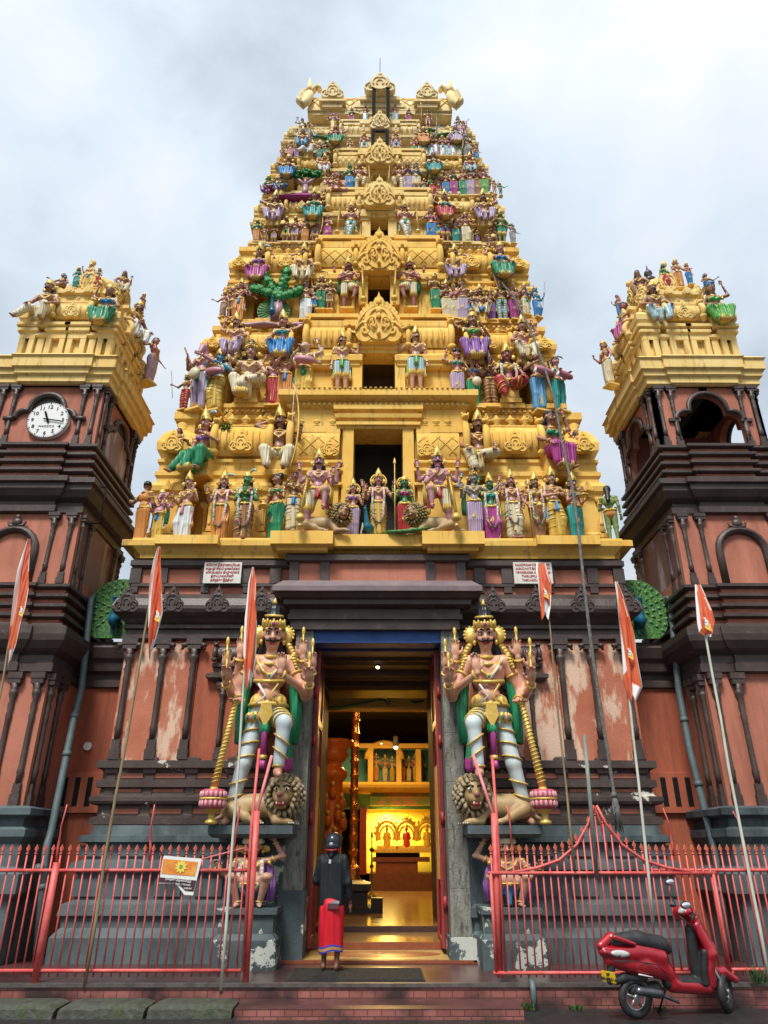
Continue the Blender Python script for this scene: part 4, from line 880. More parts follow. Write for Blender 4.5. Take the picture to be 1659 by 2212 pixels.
# ------------------------------------------------------------------ dark stone ground floor of the gate tower
BASE = empty('gate_building', (0, 12.3, 0.3))
tag(BASE, 'dark brown and terracotta ground floor of the temple gate with moulded plinth and peeling panels', 'building')
def bpart(mb, name, parent=None, root=None):
    o = mb.build(name); root = root or BASE; o.parent = parent or root
    if parent is None: o.matrix_parent_inverse = Matrix.Translation(-root.location)
    return o
YW = 12.3; HW = 4.42; DO = 1.10      # wall plane, half width, door half width
for s in (-1, 1):
    w = MB(); xa, xb = sorted((s*1.40, s*HW)); w.box(xa, xb, YW, 18.8, 3.0, 6.60, TERRAD); bpart(w, 'wall')
    w = MB()      # weathered panels
    w.box(*sorted((s*3.12, s*(HW-.02))), YW-.03, YW+.05, 3.08, 5.05, TERRAW); w.box(*sorted((s*1.46, s*3.10)), YW-.026, YW+.05, 3.08, 5.05, TERRAD if s < 0 else TERRAW)
    bpart(w, 'weathered_panel')
    # plinth mouldings, dark with terracotta strips
    w = MB(); w.ring(xa, xb, YW-.02, 18.8, [(.0, 2.12), (.10, 2.13), (.10, 2.23), (.02, 2.25), (.02, 2.40)], DARK)
    w.ring(xa, xb, YW-.02, 18.8, [(.02, 2.402), (.12, 2.43), (.14, 2.47), (.14, 2.53), (.04, 2.56), (.02, 2.66)], DARKW)
    w.ring(xa, xb, YW-.02, 18.8, [(.02, 2.662), (.09, 2.68), (.09, 2.78), (.02, 2.80), (.02, 2.90)], DARK)
    w.ring(xa, xb, YW-.02, 18.8, [(.02, 2.902), (.04, 2.94), (.12, 2.97), (.12, 3.08), (.0, 3.10)], DARKW)
    for z in (2.29, 2.585, 2.82):
        for i in range(4):
            x0 = 1.75+i*.68; w.box(*sorted((s*x0, s*(x0+.50))), YW-.05, YW+.1, z, z+.07, TERRA)
    for x in (1.6, 2.32, 3.0, 3.68, 4.3):
        w.ring(*sorted((s*(x-.07), s*(x+.07))), YW-.07, YW+.1, [(.03, 2.14), (.03, 2.26), (.0, 2.28), (.0, 2.86), (.03, 2.9), (.04, 2.98), (.04, 3.12), (0, 3.15)], DARKW if x > 3 else DARK)
    bpart(w, 'plinth_moulding')
    # grey lower plinth
    w = MB(); w.ring(*sorted((s*1.79, s*HW)), YW-.10, 18.8, [(.30, .30), (.30, .62), (.24, .70), (.20, .74), (.20, .86), (.26, .90), (.24, 1.04), (.10, 1.10), (.10, 1.42), (.14, 1.46), (.22, 1.50), (.20, 1.60), (.06, 1.64), (.06, 1.86), (.16, 1.88), (.16, 1.97), (.04, 1.985), (.02, 2.118)], GREY)
    for i in range(5):
        x0 = 1.7+i*.62; w.box(*sorted((s*x0, s*(x0+.40))), YW-.235, YW-.19, 1.14, 1.38, GREY); w.box(*sorted((s*x0, s*(x0+.40))), YW-.19, YW-.15, 1.68, 1.83, GREY)
    bpart(w, 'grey_plinth')
    # pilasters
    for x in (4.30, 3.72, 3.18, 2.62, 2.22, 1.86):
        w = MB(); small = x in (2.62, 2.22, 1.86); z1 = 4.35 if small else 5.10
        pilaster(w, s*x, YW-.04, 3.10, z1, .13 if small else .17, DARK); o = bpart(w, 'pilaster')
        if not small:
            b_ = MB()
            for q in (-1, 1): b_.ball((s*x+q*.17, YW-.14, 4.98), (.06, .06, .045), DARK, 8, 5); b_.tube([(s*x+q*.06, YW-.12, 5.02), (s*x+q*.17, YW-.14, 4.99), (s*x+q*.20, YW-.16, 4.90)], [.035, .04, .02], DARK, 6)
            b_.build('bracket', o)
    # small blind shrine over the inner bay
    w = MB(); xs = sorted((s*1.72, s*2.80))
    w.ring(*xs, YW-.06, YW+.1, [(.02, 4.36), (.05, 4.38), (.12, 4.42), (.12, 4.48), (.04, 4.52), (.0, 4.54), (.0, 4.60), (.05, 4.62), (.05, 4.68), (.0, 4.70)], DARK)
    barrel(w, xs[0]+.03, xs[1]-.03, YW-.05, 4.70, 4.96, .10, DARK, False); rib(w, xs[0], YW-.05, 4.70, 4.98, .12, DARK, w=.05); rib(w, xs[1], YW-.05, 4.70, 4.98, .12, DARK, w=.05)
    bpart(w, 'blind_shrine')
# entablature over everything
w = MB(); w.ring(-HW, HW, YW-.04, 18.8, [(.0, 5.10), (.05, 5.12), (.05, 5.18), (.0, 5.20), (.0, 5.28), (.06, 5.30), (.06, 5.36), (.02, 5.38), (.10, 5.46), (.22, 5.54), (.25, 5.60), (.25, 5.66), (.20, 5.80), (.08, 5.92), (.0, 5.94)], DARK); bpart(w, 'entablature')
w = MB(); w.box(-HW, HW, YW-.06, 18.8, 5.94, 6.50, TERRA); bpart(w, 'frieze')
w = MB(); w.box(-HW-.03, HW+.03, YW-.12, YW+.1, 6.07, 6.13, DARK); w.ring(-HW, HW, YW-.08, 18.8, [(.04, 6.42), (.09, 6.46), (.09, 6.55), (.02, 6.60)], DARK)
for x in (.0,): pass
px = [-4.40, -3.92, -3.12, -2.36, -1.86, -1.30, 1.30, 1.86, 2.36, 3.12, 3.92, 4.40]
for x in px:
    w.box(x-.10, x+.10, YW-.13, YW+.1, 6.13, 6.42, DARK); w.box(x-.07, x+.07, YW-.115, YW+.1, 5.95, 6.07, DARK)
bpart(w, 'frieze_rail')
w = MB(); w.ring(-1.62, 1.62, YW-.34, YW, [(.0, 6.46), (.04, 6.48), (.04, 6.58), (0, 6.62)], DARK); w.box(-1.55, 1.55, YW-.28, YW, 6.02, 6.46, TERRA)
for x in (-1.5, -.95, .95, 1.5): w.box(x-.08, x+.08, YW-.33, YW, 6.02, 6.46, DARK)
bpart(w, 'frieze_centre')
for x in (-4.42, -3.62, -2.82, -2.05, 2.05, 2.82, 3.62, 4.42):
    k = MB(); kudu(k, x, 5.55, .44, YW-.24, DARK, True, .06); bpart(k, 'stone_gable')
w = MB()      # the yellow ledge the first row of statues stands on
w.ring(-4.36, 4.36, YW-.16, 18.9, [(.0, 6.60), (.0, 6.66), (.13, 6.80), (.14, 6.90), (.13, 6.945)], GOLD1)
for s in (-1, 1):
    xa, xb = sorted((s*.80, s*1.92)); w.box(xa, xb, YW-.62, YW, 6.70, 6.95, GOLD1); w.box(xa+.1, xb-.1, YW-.5, YW, 6.62, 6.70, GOLD1)
    xa, xb = sorted((s*2.9, s*4.05)); w.box(xa, xb, YW-.42, YW, 6.78, 6.951, GOLD1)
w.box(-.79, .79, YW-.46, YW, 6.72, 6.952, GOLD1); bpart(w, 'ledge')
# inscription slabs
def text_obj(s, size, loc, mat, name='lettering', parent=None, rz=0., extr=.003, align='CENTER', font_w=1., tilt=90.):
    cu = bpy.data.curves.new(name, 'FONT'); cu.body = s; cu.size = size; cu.extrude = extr; cu.align_x = align; cu.space_character = font_w; cu.resolution_u = 3
    cu.offset = size*.012
    o = bpy.data.objects.new('tmp', cu); COL.objects.link(o)
    dg = bpy.context.evaluated_depsgraph_get(); me = bpy.data.meshes.new_from_object(o.evaluated_get(dg)); bpy.data.objects.remove(o); bpy.data.curves.remove(cu)
    me.materials.clear(); me.materials.append(mat)
    o = bpy.data.objects.new(name, me); COL.objects.link(o); o.location = loc; o.rotation_euler = (radians(tilt), 0, rz)
    if parent is not None: o.parent = parent
    return o
INK = surf('red_ink', (.40, .05, .04), rough=.6)
SLAB = surf('white_slab', (.68, .66, .60), (.55, .53, .48), scale=9, rough=.6)
for s, xa, xb, ya, yb_, lines in ((-1, 440, 521, 1215, 1260, ['கோபுர நிர்மாணவேலை', 'ஸ்தபதி சில்பி நாகலிங்கம்', 'விஸ்வகர்ம குழுவினர்', 'திருப்புல்லாணி', 'தமிழ்நாடு இந்தியா']), (1, 1110, 1193, 1214, 1260, ['RAJAGOPURAM CONSTRUCTION', 'ARCHITECT SILPI', 'VISWABRAHMA NAGALINGAM', 'THIRUPPULLANI', 'TAMILNADU INDIA'])):
    Y_ = YW-.20; x0, x1 = xr(xa, 1237, Y_), xr(xb, 1237, Y_); z0, z1 = zy(yb_, Y_), zy(ya, Y_)
    sl = empty('inscription_slab', ((x0+x1)/2, Y_, z0)); m = MB(); m.box(x0-sl.location.x, x1-sl.location.x, 0, .05, 0, z1-z0, SLAB); m.build('slab', sl)
    for i, t in enumerate(lines): 
        hh = (z1-z0)/5.6; o = text_obj(t, hh*.86, (0, -.004, (z1-z0)-(i+1)*hh), INK, 'lettering', sl)
        wd = max(v.co.x for v in o.data.vertices)-min(v.co.x for v in o.data.vertices) if o.data.vertices else 1
        o.scale.x = min(1.3, (x1-x0)*(.9 if i < 3 else .6)/max(wd, .01))
    tag(sl, 'white slab with red %s lettering let into the frieze %s of the doorway' % (('Tamil', 'left') if s < 0 else ('English', 'right')), 'inscription slab', 'inscription slabs on the frieze')
# connecting walls to the side towers
for s in (-1, 1):
    r = empty('side_wall', (s*5.0, 13.0, .3)); tag(r, 'terracotta wall with three slit vents linking the gate to the %s tower' % ('left clock' if s < 0 else 'right bell'), 'wall', 'link walls')
    m = MB(); m.box(*sorted((s*(HW-.3)-s*5.0, s*.55)), 0, .4, 0, 4.2, TERRAD)
    m.build('wall_face', r)
    m = MB(); a, b = sorted((s*(HW-.3)-s*5.0, s*.6)); m.ring(a, b, 0, .5, [(.0, 4.1), (.06, 4.12), (.06, 4.22), (.0, 4.25), (.0, 4.35), (.10, 4.40), (.12, 4.55), (.18, 4.62), (.24, 4.80), (.16, 4.92), (.05, 4.95)], DARK); m.build('coping', r)
    m = MB(); x0 = s*.10; zc = 2.05
    m.ring(x0-.36, x0+.36, -.02, .1, [(.05, zc-.02), (.05, zc+.62), (.0, zc+.63)], TERRAD)
    for i in (-1, 0, 1): m.box(x0+i*.21-.045, x0+i*.21+.045, -.075, -.06, zc+.08, zc+.54, BLACK)
    m.build('vent', r)
    if s < 0: m = MB(); m.prism(circ(x0+.05, 3.15-.05, .07, 14), 'y', -.05, 0, WHITE); m.build('lamp', r)
# stone peacocks on the link walls
for s, (xd, yd) in ((-1, (245, 1318)), (1, (1385, 1318))):
    Y_ = 12.62; x, z = xr(xd, yd, Y_), zy(yd, Y_); r = empty('stone_peacock', (x-s*.06, Y_, z-.47), 0, .92); r.rotation_euler = (0, 0, 0)
    FAN = MATS.get('peacock_fan') or surf('peacock_fan', (.015, .11, .035), (.10, .24, .03), scale=22, contrast=(.45, .55), rough=.45, col3=(.02, .12, .26), scale3=16, pos3=(.62, .66), bump=.5, bscale=50)
    BODY = MATS.get('peacock_blue') or surf('peacock_blue', (.01, .10, .25), (.01, .16, .14), scale=10, rough=.35)
    m = MB(); m.prism([(.66*cos(t)*1.0, .52+.68*sin(t)) for t in [radians(-55+i*290/30.) for i in range(31)]], 'y', .10, .16, FAN)
    for k_ in range(4):
        for i in range(9+4*k_):
            t = radians(-40+i*260/(8+4*k_)); rr = .22+.13*k_; c = (rr*cos(t), .09, .52+rr*sin(t))
            m.ball(c, (.030, .012, .045), MATS.get('feather_tip') or surf('feather_tip', (.20, .30, .04), (.03, .20, .06), scale=30, rough=.4), 6, 4, Matrix.Rotation(pi/2-t, 3, 'Y'))
            m.ball((c[0], .078, c[2]), (.013, .006, .016), BODY, 5, 4)
    m.build('tail_fan', r)
    m = MB(); sculpt_mb(m, [el((0, -.02, .30), (.12, .16, .15)), cp((0, -.10, .36), (0, -.16, .60), .07, .045), cp((0, -.16, .60), (0, -.20, .70), .045, .042), cp((0, -.22, .70), (0, -.29, .68), .018, .006), cp((-.05, 0, .2), (-.05, 0, .02), .02, .016), cp((.05, 0, .2), (.05, 0, .02), .02, .016)], .018, [BODY], .02); m.build('body', r)
    tag(r, 'green and blue peacock with fanned tail beside the %s tower' % ('left' if s < 0 else 'right'), 'peacock statue', 'fan-tailed peacocks on the link walls')
# drain pipes
PIPE = surf('grey_pipe', (.10, .14, .145), (.07, .10, .10), scale=6, rough=.5)
for s, path in ((-1, ((223, 1296, 13.2), (197, 1290, 12.6), (176, 1490, 12.6), (158, 1560, 12.35), (110, 1800, 12.0), (100, 1830, 11.9), (80, 2060, 11.8))), (1, ((1420, 1300, 13.2), (1448, 1290, 12.6), (1466, 1490, 12.6), (1490, 1620, 12.4), (1545, 1840, 12.2), (1575, 2060, 12.0)))):
    pts = [Vector((xr(a, b, c), c, zy(b, c))) for a, b, c in path]
    pts2 = [pts[0]]
    for i in range(1, len(pts)-1):
        a = pts[i]+(pts[i-1]-pts[i]).normalized()*.06; b = pts[i]+(pts[i+1]-pts[i]).normalized()*.06; pts2 += [a, b]
    pts2.append(pts[-1]); r = empty('drain_pipe', pts[-1]); m = MB(); m.tube([p-r.location for p in pts2], .058, PIPE, 12); m.build('pipe', r)
    for i in range(2, len(pts)-1):
        m = MB(); d = (pts[i+1]-pts[i]).normalized(); q = pts[i]+d*.5-r.location; m.tube([q, q+d*.08], .068, PIPE, 12); m.build('collar', r)
    tag(r, 'grey drain pipe running down beside the %s tower' % ('left clock' if s < 0 else 'right bell'), 'pipe', 'drain pipes')
# granite door posts, lintel, hood
PO = empty('doorway', (0, 12.0, .3)); tag(PO, 'tall temple doorway with granite posts, blue beam and heavy dark hood', 'doorway')
def dpart(mb, name): return bpart(mb, name, None, PO)
for s in (-1, 1):
    m = MB(); xa, xb = sorted((s*1.10, s*1.40)); zs = [.30, 1.25, 2.05, 2.75, 3.5, 4.3, 5.20]
    if s < 0: zs = [1.22]+zs[2:]
    else: zs = [.62]+zs[1:]
    for i in range(len(zs)-1): m.box(xa, xb, 12.0, 12.55, zs[i]+.002, zs[i+1]-.002, GRAN)
    dpart(m, 'granite_post')
    m = MB(); m.box(*sorted((s*1.06, s*1.46)), 11.93, 12.6, .30, zs[0], GREYP); dpart(m, 'post_base')
    m = MB(); m.box(*sorted((s*1.40, s*1.98)), 11.98, 12.4, .30, 2.10, GREYP if s < 0 else GREY)
    m.ring(*sorted((s*1.42, s*1.98)), 11.92, 12.4, [(.0, .30), (.02, .32), (.02, .66), (-.02, .70), (-.02, .84), (.03, .88), (.02, 1.0), (-.03, 1.05)], GREYP); dpart(m, 'post_base')
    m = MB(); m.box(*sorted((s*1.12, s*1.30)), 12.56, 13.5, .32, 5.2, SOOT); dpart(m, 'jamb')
    # opened red leaf
    lf = MB(); x0 = s*1.03; xa, xb = sorted((x0, x0+s*.06)); lf.box(xa, xb, 12.45, 13.45, .42, 4.98, paint((.16, .03, .03)))
    for z in (.42, 1.5, 2.6, 3.7, 4.86): lf.box(*sorted((x0-s*.025, x0)), 12.53, 13.37, z, z+.12, paint((.30, .03, .03)))
    for y in (12.45, 13.37): lf.box(*sorted((x0-s*.03, x0)), y, y+.08, .43, 4.97, paint((.34, .035, .035)))
    o = dpart(lf, 'door_leaf'); lf = MB()
    for z in (1.0, 2.2, 3.4, 4.2): lf.box(*sorted((x0+s*.06, x0+s*.16)), 12.44, 12.50, z, z+.06, paint((.40, .04, .04))); lf.tube([(x0+s*.03, 12.44, z-.06), (x0+s*.03, 12.44, z+.12)], .03, paint((.34, .035, .035)), 8)
    lf.build('hinge', o)
    ct = MB(); yv = 12.74; ct.box(*sorted((x0-s*.036, x0-s*.031)), yv-.22, yv+.32, 1.35, 3.05, surf('yellow_banner_cloth', (.60, .42, .03), (.66, .62, .40), scale=3, rough=.8, contrast=(.55, .6), folds=.3)); ct.build('yellow_poster', o)
m = MB(); m.ring(-1.50, 1.42, 11.92, 12.5, [(.0, 5.20), (.0, 5.36), (.05, 5.37), (.05, 5.46), (.02, 5.47), (.02, 5.56)], DARK); dpart(m, 'lintel')
HOODM = surf('mauve_grey_hood_paint', (.13, .095, .10), (.20, .15, .155), scale=2, rough=.6, bump=.15)
m = MB(); m.ring(-1.62, 1.62, 11.75, 12.3, [(-.12, 5.56), (.0, 5.60), (.0, 5.68), (.06, 5.70), (.12, 5.78)], DARK); dpart(m, 'hood')
m = MB(); m.ring(-1.62, 1.62, 11.75, 12.3, [(.18, 5.782), (.18, 5.87), (.02, 6.02)], HOODM); dpart(m, 'hood_slab')
m = MB(); m.box(-1.1, 1.1, 12.05, 12.44, 5.0, 5.2, BLUE); m.box(-1.1, 1.1, 12.56, 12.9, 4.98, 5.3, surf('deep_blue_paint', (.01, .05, .18), rough=.5)); dpart(m, 'blue_beam')
# paving of the threshold
MOS = surf('threshold_mosaic', (.42, .28, .09), (.52, .37, .14), scale=30, rough=.3, col3=(.30, .12, .05), scale3=24, pos3=(.55, .6))
MOSR = surf('mosaic_brown', (.22, .06, .03), (.28, .09, .04), scale=20, rough=.3)
m = MB(); m.box(-1.45, 1.45, 11.90, 13.06, .305, .345, MOSR); m.box(-1.38, 1.38, 11.97, 13.04, .345, .35, MOS)
m.prism([(.05+.92*cos(t)*(1-.0), 12.52+.33*sin(t)) for t in [i*pi/12 for i in range(24)]], 'z', .350, .354, MOSR)
for i in range(8):
    t = i*pi/4; m.prism([(.05+.50*cos(t+a)*rr, 12.52+.20*sin(t+a)*rr) for a, rr in ((-.35, .25), (0, 1.), (.35, .25))], 'z', .354, .358, MOS)
dpart(m, 'threshold')

# ------------------------------------------------------------------ the lit hall behind the door
HALL = empty('temple_hall', (0, 14, .4)); tag(HALL, 'lamp-lit temple hall with polished floor seen through the doorway', 'hall')
def hpart(mb, name): return bpart(mb, name, None, HALL)
FLO = surf('polished_hall_floor', (.26, .14, .045), (.34, .20, .07), scale=1.5, rough=.16, spec=.6)
m = MB(); m.box(-4.2, 4.2, 13.06, 14.5, .30, .455, FLO); m.box(-4.2, 4.2, 14.5, 30, .30, .55, FLO); hpart(m, 'hall_floor')
m = MB(); m.box(-1.1, 1.1, 13.03, 13.06, .355, .45, MOSR); m.box(-4, 4, 14.47, 14.5, .456, .545, paint((.08, .04, .03))); hpart(m, 'floor_riser')
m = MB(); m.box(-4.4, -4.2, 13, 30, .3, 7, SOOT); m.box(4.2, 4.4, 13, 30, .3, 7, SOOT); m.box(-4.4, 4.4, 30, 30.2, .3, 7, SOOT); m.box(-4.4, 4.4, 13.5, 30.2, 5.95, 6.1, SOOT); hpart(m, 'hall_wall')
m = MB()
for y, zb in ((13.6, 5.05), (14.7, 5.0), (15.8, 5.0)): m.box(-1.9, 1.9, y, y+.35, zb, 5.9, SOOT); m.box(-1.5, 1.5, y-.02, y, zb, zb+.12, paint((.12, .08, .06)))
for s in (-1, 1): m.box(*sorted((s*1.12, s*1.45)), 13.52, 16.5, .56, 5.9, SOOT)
hpart(m, 'ceiling_beam')
YL = surf('ochre_wall', (.62, .38, .06), (.66, .44, .10), scale=2, rough=.6)
m = MB(); Y_ = 16.8; m.box(-1.5, 1.35, Y_, Y_+.2, zy(1535, Y_), zy(1508, Y_), YL)
g_ = MB()
for (xs_, dirn) in ((790, -1), (815, 1)): pass
g_.tube([(xr(a, b, Y_-.03), Y_-.03, zy(b, Y_-.03)) for a, b in ((708, 1530), (735, 1530), (765, 1523), (795, 1517), (815, 1512))], [.11, .12, .09, .05, .03], paint((.04, .20, .05)), 8, flat=.3)
g_.tube([(xr(a, b, Y_-.03), Y_-.03, zy(b, Y_-.03)) for a, b in ((815, 1512), (830, 1512), (838, 1522), (845, 1512))], [.06, .07, .04, .02], paint((.03, .16, .18)), 8, flat=.3)
g_.tube([(xr(a, b, Y_-.03), Y_-.03, zy(b, Y_-.03)) for a, b in ((885, 1512), (895, 1518), (915, 1514))], [.03, .06, .05], paint((.03, .16, .18)), 8, flat=.3)
o = hpart(m, 'painted_lintel'); g_.build('painted_peacock', o)
# far mandapa
Y_ = 26.0; X = lambda a, b=1700: xr(a, b, Y_); Z = lambda b: zy(b, Y_)
m = MB(); m.box(X(720), X(960), Y_+.9, Y_+1.0, Z(1745), Z(1600), surf('painted_sky_panel', (.07, .34, .42), (.14, .42, .36), scale=1, rough=.6)); hpart(m, 'painted_panel')
m = MB(); m.box(X(700), X(1000), Y_-.2, Y_+1, Z(1700), Z(1690), YL); m.ring(X(745), X(1000), Y_-.2, Y_+1, [(0, Z(1712)), (.1, Z(1709)), (.25, Z(1703)), (.3, Z(1697)), (.1, Z(1693)), (0, Z(1690))], YL)
for x in (800, 862, 905): m.box(X(x)-.09, X(x)+.09, Y_, Y_+.3, Z(1690), Z(1618), YL)
m.box(X(775), X(960), Y_, Y_+.3, Z(1616), Z(1606), YL)
m.tube([(X(830)+.62*cos(t*pi/10), Y_+.05, Z(1640)+.55*sin(t*pi/10)) for t in range(11)], .10, YL, 6)
m.box(X(800), X(960), Y_+.1, Y_+.35, Z(1740), Z(1712), surf('painted_rockscape', (.20, .28, .04), (.48, .26, .08), scale=2.2, rough=.5, contrast=(.45, .55)))
hpart(m, 'shrine_front')
m = MB(); YW2 = surf('lit_yellow_wall', (.72, .58, .10), rough=.6)
m.box(X(790), X(960), Y_+1.6, Y_+1.7, Z(1890), Z(1742), YW2); m.box(X(778), X(792), Y_+.2, Y_+1.6, Z(1890), Z(1742), paint((.20, .02, .02))); hpart(m, 'sanctum_wall')
m = MB(); m.box(X(800), X(1000), Y_-.3, Y_+1.6, .55, Z(1886), paint((.13, .045, .02))); m.box(X(812), X(900), Y_+.2, Y_+1.2, Z(1886), Z(1862), paint((.20, .06, .03)));
m.box(X(806), X(925), Y_+.15, Y_+1.3, Z(1862), Z(1852), paint((.16, .05, .03))); m.box(X(806), X(960), Y_+.1, Y_+1.3, Z(1842), Z(1834), GILT); m.box(X(812), X(905), Y_+.3, Y_+1.2, Z(1852), Z(1842), SOOT); hpart(m, 'altar')
for xi, col in ((836, 'yellow'), (878, 'red'), (922, 'yellow')):
    r = empty('altar_idol', (X(xi), Y_+.6, Z(1834))); m = MB()
    m.tube([(.34*cos(-.5+t*(pi+1)/16), .1, .45+.42*sin(-.5+t*(pi+1)/16)) for t in range(17)], .07, GILT, 7); m.tube([(.24*cos(-.5+t*(pi+1)/16), .1, .42+.30*sin(-.5+t*(pi+1)/16)) for t in range(17)], .04, GILT, 6)
    for t in range(9): m.ball((.42*cos(.1+t*2.95/8), .1, .45+.50*sin(.1+t*2.95/8)), (.05, .03, .06), GILT, 6, 4)
    for t in (-1, 0, 1): m.tube([(t*.06, .1, .93), (t*.08, .1, 1.08)], [.03, .004], GILT, 5)
    m.box(-.36, .36, -.1, .3, 0, .10, GILT); m.build('arch_frame', r)
    m = MB(); sculpt_mb(m, [cp((0, 0, .12), (0, 0, .45), .13, .09), el((0, 0, .62), (.065, .065, .08)), cp((-.09, 0, .5), (-.14, -.06, .3), .03, .025), cp((.09, 0, .5), (.14, -.06, .3), .03, .025)], .025, [paint(CLOTH[col])], .03); m.ball((0, -.01, .72), (.05, .05, .07), GILT, 8, 6); m.build('figure', r)
    tag(r, {836: 'gilded idol draped in yellow garlands on the far altar', 878: 'gilded idol draped in red cloth on the far altar', 922: 'gilded idol at the right end of the far altar, half hidden'}[xi], 'idol', 'idols on the altar')
for i, (xi, hh) in enumerate(((812, .92), (832, .85), (848, .8), (872, .85), (885, .8), (900, .92), (913, .8))):
    sp = dict(vox=.04, arms=('bless', 'bless'), skin='prob'[i % 4], gc=('orange', 'cream', 'yellow')[i % 3], g='skirt' if i % 2 else 'dhoti', legs='stand', hair='none')
    place_fig(sp, 'small %s figure %s in the row above the lit altar' % (('rose', 'peach', 'pale', 'brown', 'rose', 'peach', 'pale')[i], ('under the left arch', 'right of the arch pillar', 'beside the middle pillar', 'right of the middle pillar', 'with a cream skirt', 'tall with raised crown', 'at the right end')[i]), (X(xi), Y_+.5, Z(1688)), hh*1.15, 'altar_statue', 'statue', 'statues above the altar', base=False)
# gilded flagstaff, orange pillar, dark block, lamp
Y_ = 20.0; r = empty('flagstaff', (xr(762, 1900, Y_), Y_, .55)); m = MB(); h = zy(1540, Y_)-.55
prof = [(.30, 0), (.30, .25), (.22, .3), (.24, .5), (.16, .6), (.20, .75), (.12, .85)]
z = .85; 
while z < h: prof += [(.10, z), (.10, z+.28), (.125, z+.30), (.125, z+.34)]; z += .36
m.lathe(0, 0, prof, surf('copper_sheet', (.55, .22, .07), (.7, .35, .10), scale=12, rough=.25, metal=.9, bump=.5, bscale=30), 12); m.build('mast', r); tag(r, 'tall banded copper flagstaff rising inside the hall', 'flagstaff')
Y_ = 18.0; r = empty('carved_pillar', (xr(722, 1900, Y_)-.12, Y_, .55)); m = MB(); OR = surf('orange_lacquer', (.50, .12, .02), (.62, .20, .04), scale=6, rough=.3, bump=.5, bscale=10)
zz = lambda b: zy(b, Y_)-.55
m.lathe(0, 0, [(.36, 0), (.36, 1.0), (.26, 1.1), (.26, zz(1710)), (.26, zz(1690)), (.36, zz(1680)), (.38, zz(1668)), (.28, zz(1660)), (.22, zz(1650)), (.30, zz(1645)), (.40, zz(1630)), (.34, zz(1622)), (.50, zz(1608)), (.5, zz(1600))], OR, 16); m.build('shaft', r)
m = MB()
for i, (dx, dz) in enumerate(((-.05, 0), (.18, .12), (.30, -.05), (.12, -.35), (-.1, .35), (.26, .36), (.05, .62))): m.ball((dx, -.26, zz(1775)+dz), (.10, .09, .16), OR, 8, 6); m.ball((dx, -.30, zz(1775)+dz+.18), (.06, .06, .07), GILT, 7, 5)
m.build('carving', r); tag(r, 'orange lacquered pillar with carved figures left inside the hall', 'pillar')
r = empty('stone_block', (xr(752, 1950, 17.5), 17.5, .55)); m = MB(); m.ring(-.42, .42, -.4, .4, [(.08, 0), (.08, .1), (0, .14), (0, .38), (.06, .42), (.06, .55), (-.1, .6)], paint((.06, .055, .05))); m.box(.50, .75, -.3, .0, 0, .28, paint((.05, .045, .04))); m.build('block', r); tag(r, 'dark carved stone block on the hall floor before the flagstaff', 'stone block')
Y_ = 22; r = empty('oil_lamp', (xr(803, 1870, Y_), Y_, .55)); m = MB(); z = zy(1800, Y_)-.55; m.lathe(0, 0, [(.14, 0), (.12, .06), (.03, .12), (.025, z*.45), (.07, z*.48), (.025, z*.52), (.02, z*.7), (.09, z*.74), (.02, z*.78), (.02, z*.92), (.04, z*.95), (.003, z*1.1)], paint((.10, .08, .03)), 10); m.build('lamp_stand', r); tag(r, 'slender standing oil lamp before the yellow sanctum wall', 'lamp')
EM = bpy.data.materials.new('lamp_glow'); EM.use_nodes = True; EM.node_tree.nodes['Principled BSDF'].inputs['Emission Color'].default_value = (1, .8, .5, 1); EM.node_tree.nodes['Principled BSDF'].inputs['Emission Strength'].default_value = 8
for i, (xd, yd, Yd, rr) in enumerate(((816, 1441, 13.9, .035), (855, 1614, 25.0, .07), (824, 1606, 25.0, .02))):
    r = empty('ceiling_lamp', (xr(xd, yd, Yd), Yd, zy(yd, Yd))); m = MB(); m.ball((0, 0, 0), rr, EM, 8, 6); m.build('bulb', r); m = MB(); m.lathe(0, 0, [(rr*1.3, rr*.3), (rr*1.4, rr), (rr*1.2, rr*5), (.01, rr*5.2)], SOOT, 10); m.build('housing', r)
    tag(r, ('small spotlight under the dark beams inside the doorway', 'bright lamp above the altar statues', 'tiny lamp above the left altar arch')[i], 'lamp')
def plight(loc, en, size, col=(1, .62, .22), name='hall_light'):
    d = bpy.data.lights.new(name, 'AREA'); d.energy = en; d.size = size; d.color = col; o = bpy.data.objects.new(name, d); COL.objects.link(o); o.location = loc; return o
plight((0, 23.5, 5.6), 130, 1.5, (1, .55, .16)); plight((.3, 26.9, 2.95), 120, .5, (1, .74, .2)); plight((.2, 21.5, 5.2), 120, .8, (1, .66, .2)); plight((0, 18.6, 5.5), 150, 1.0, (1, .48, .12)); plight((-.2, 15.7, 4.75), 20, .5, (1, .5, .12))
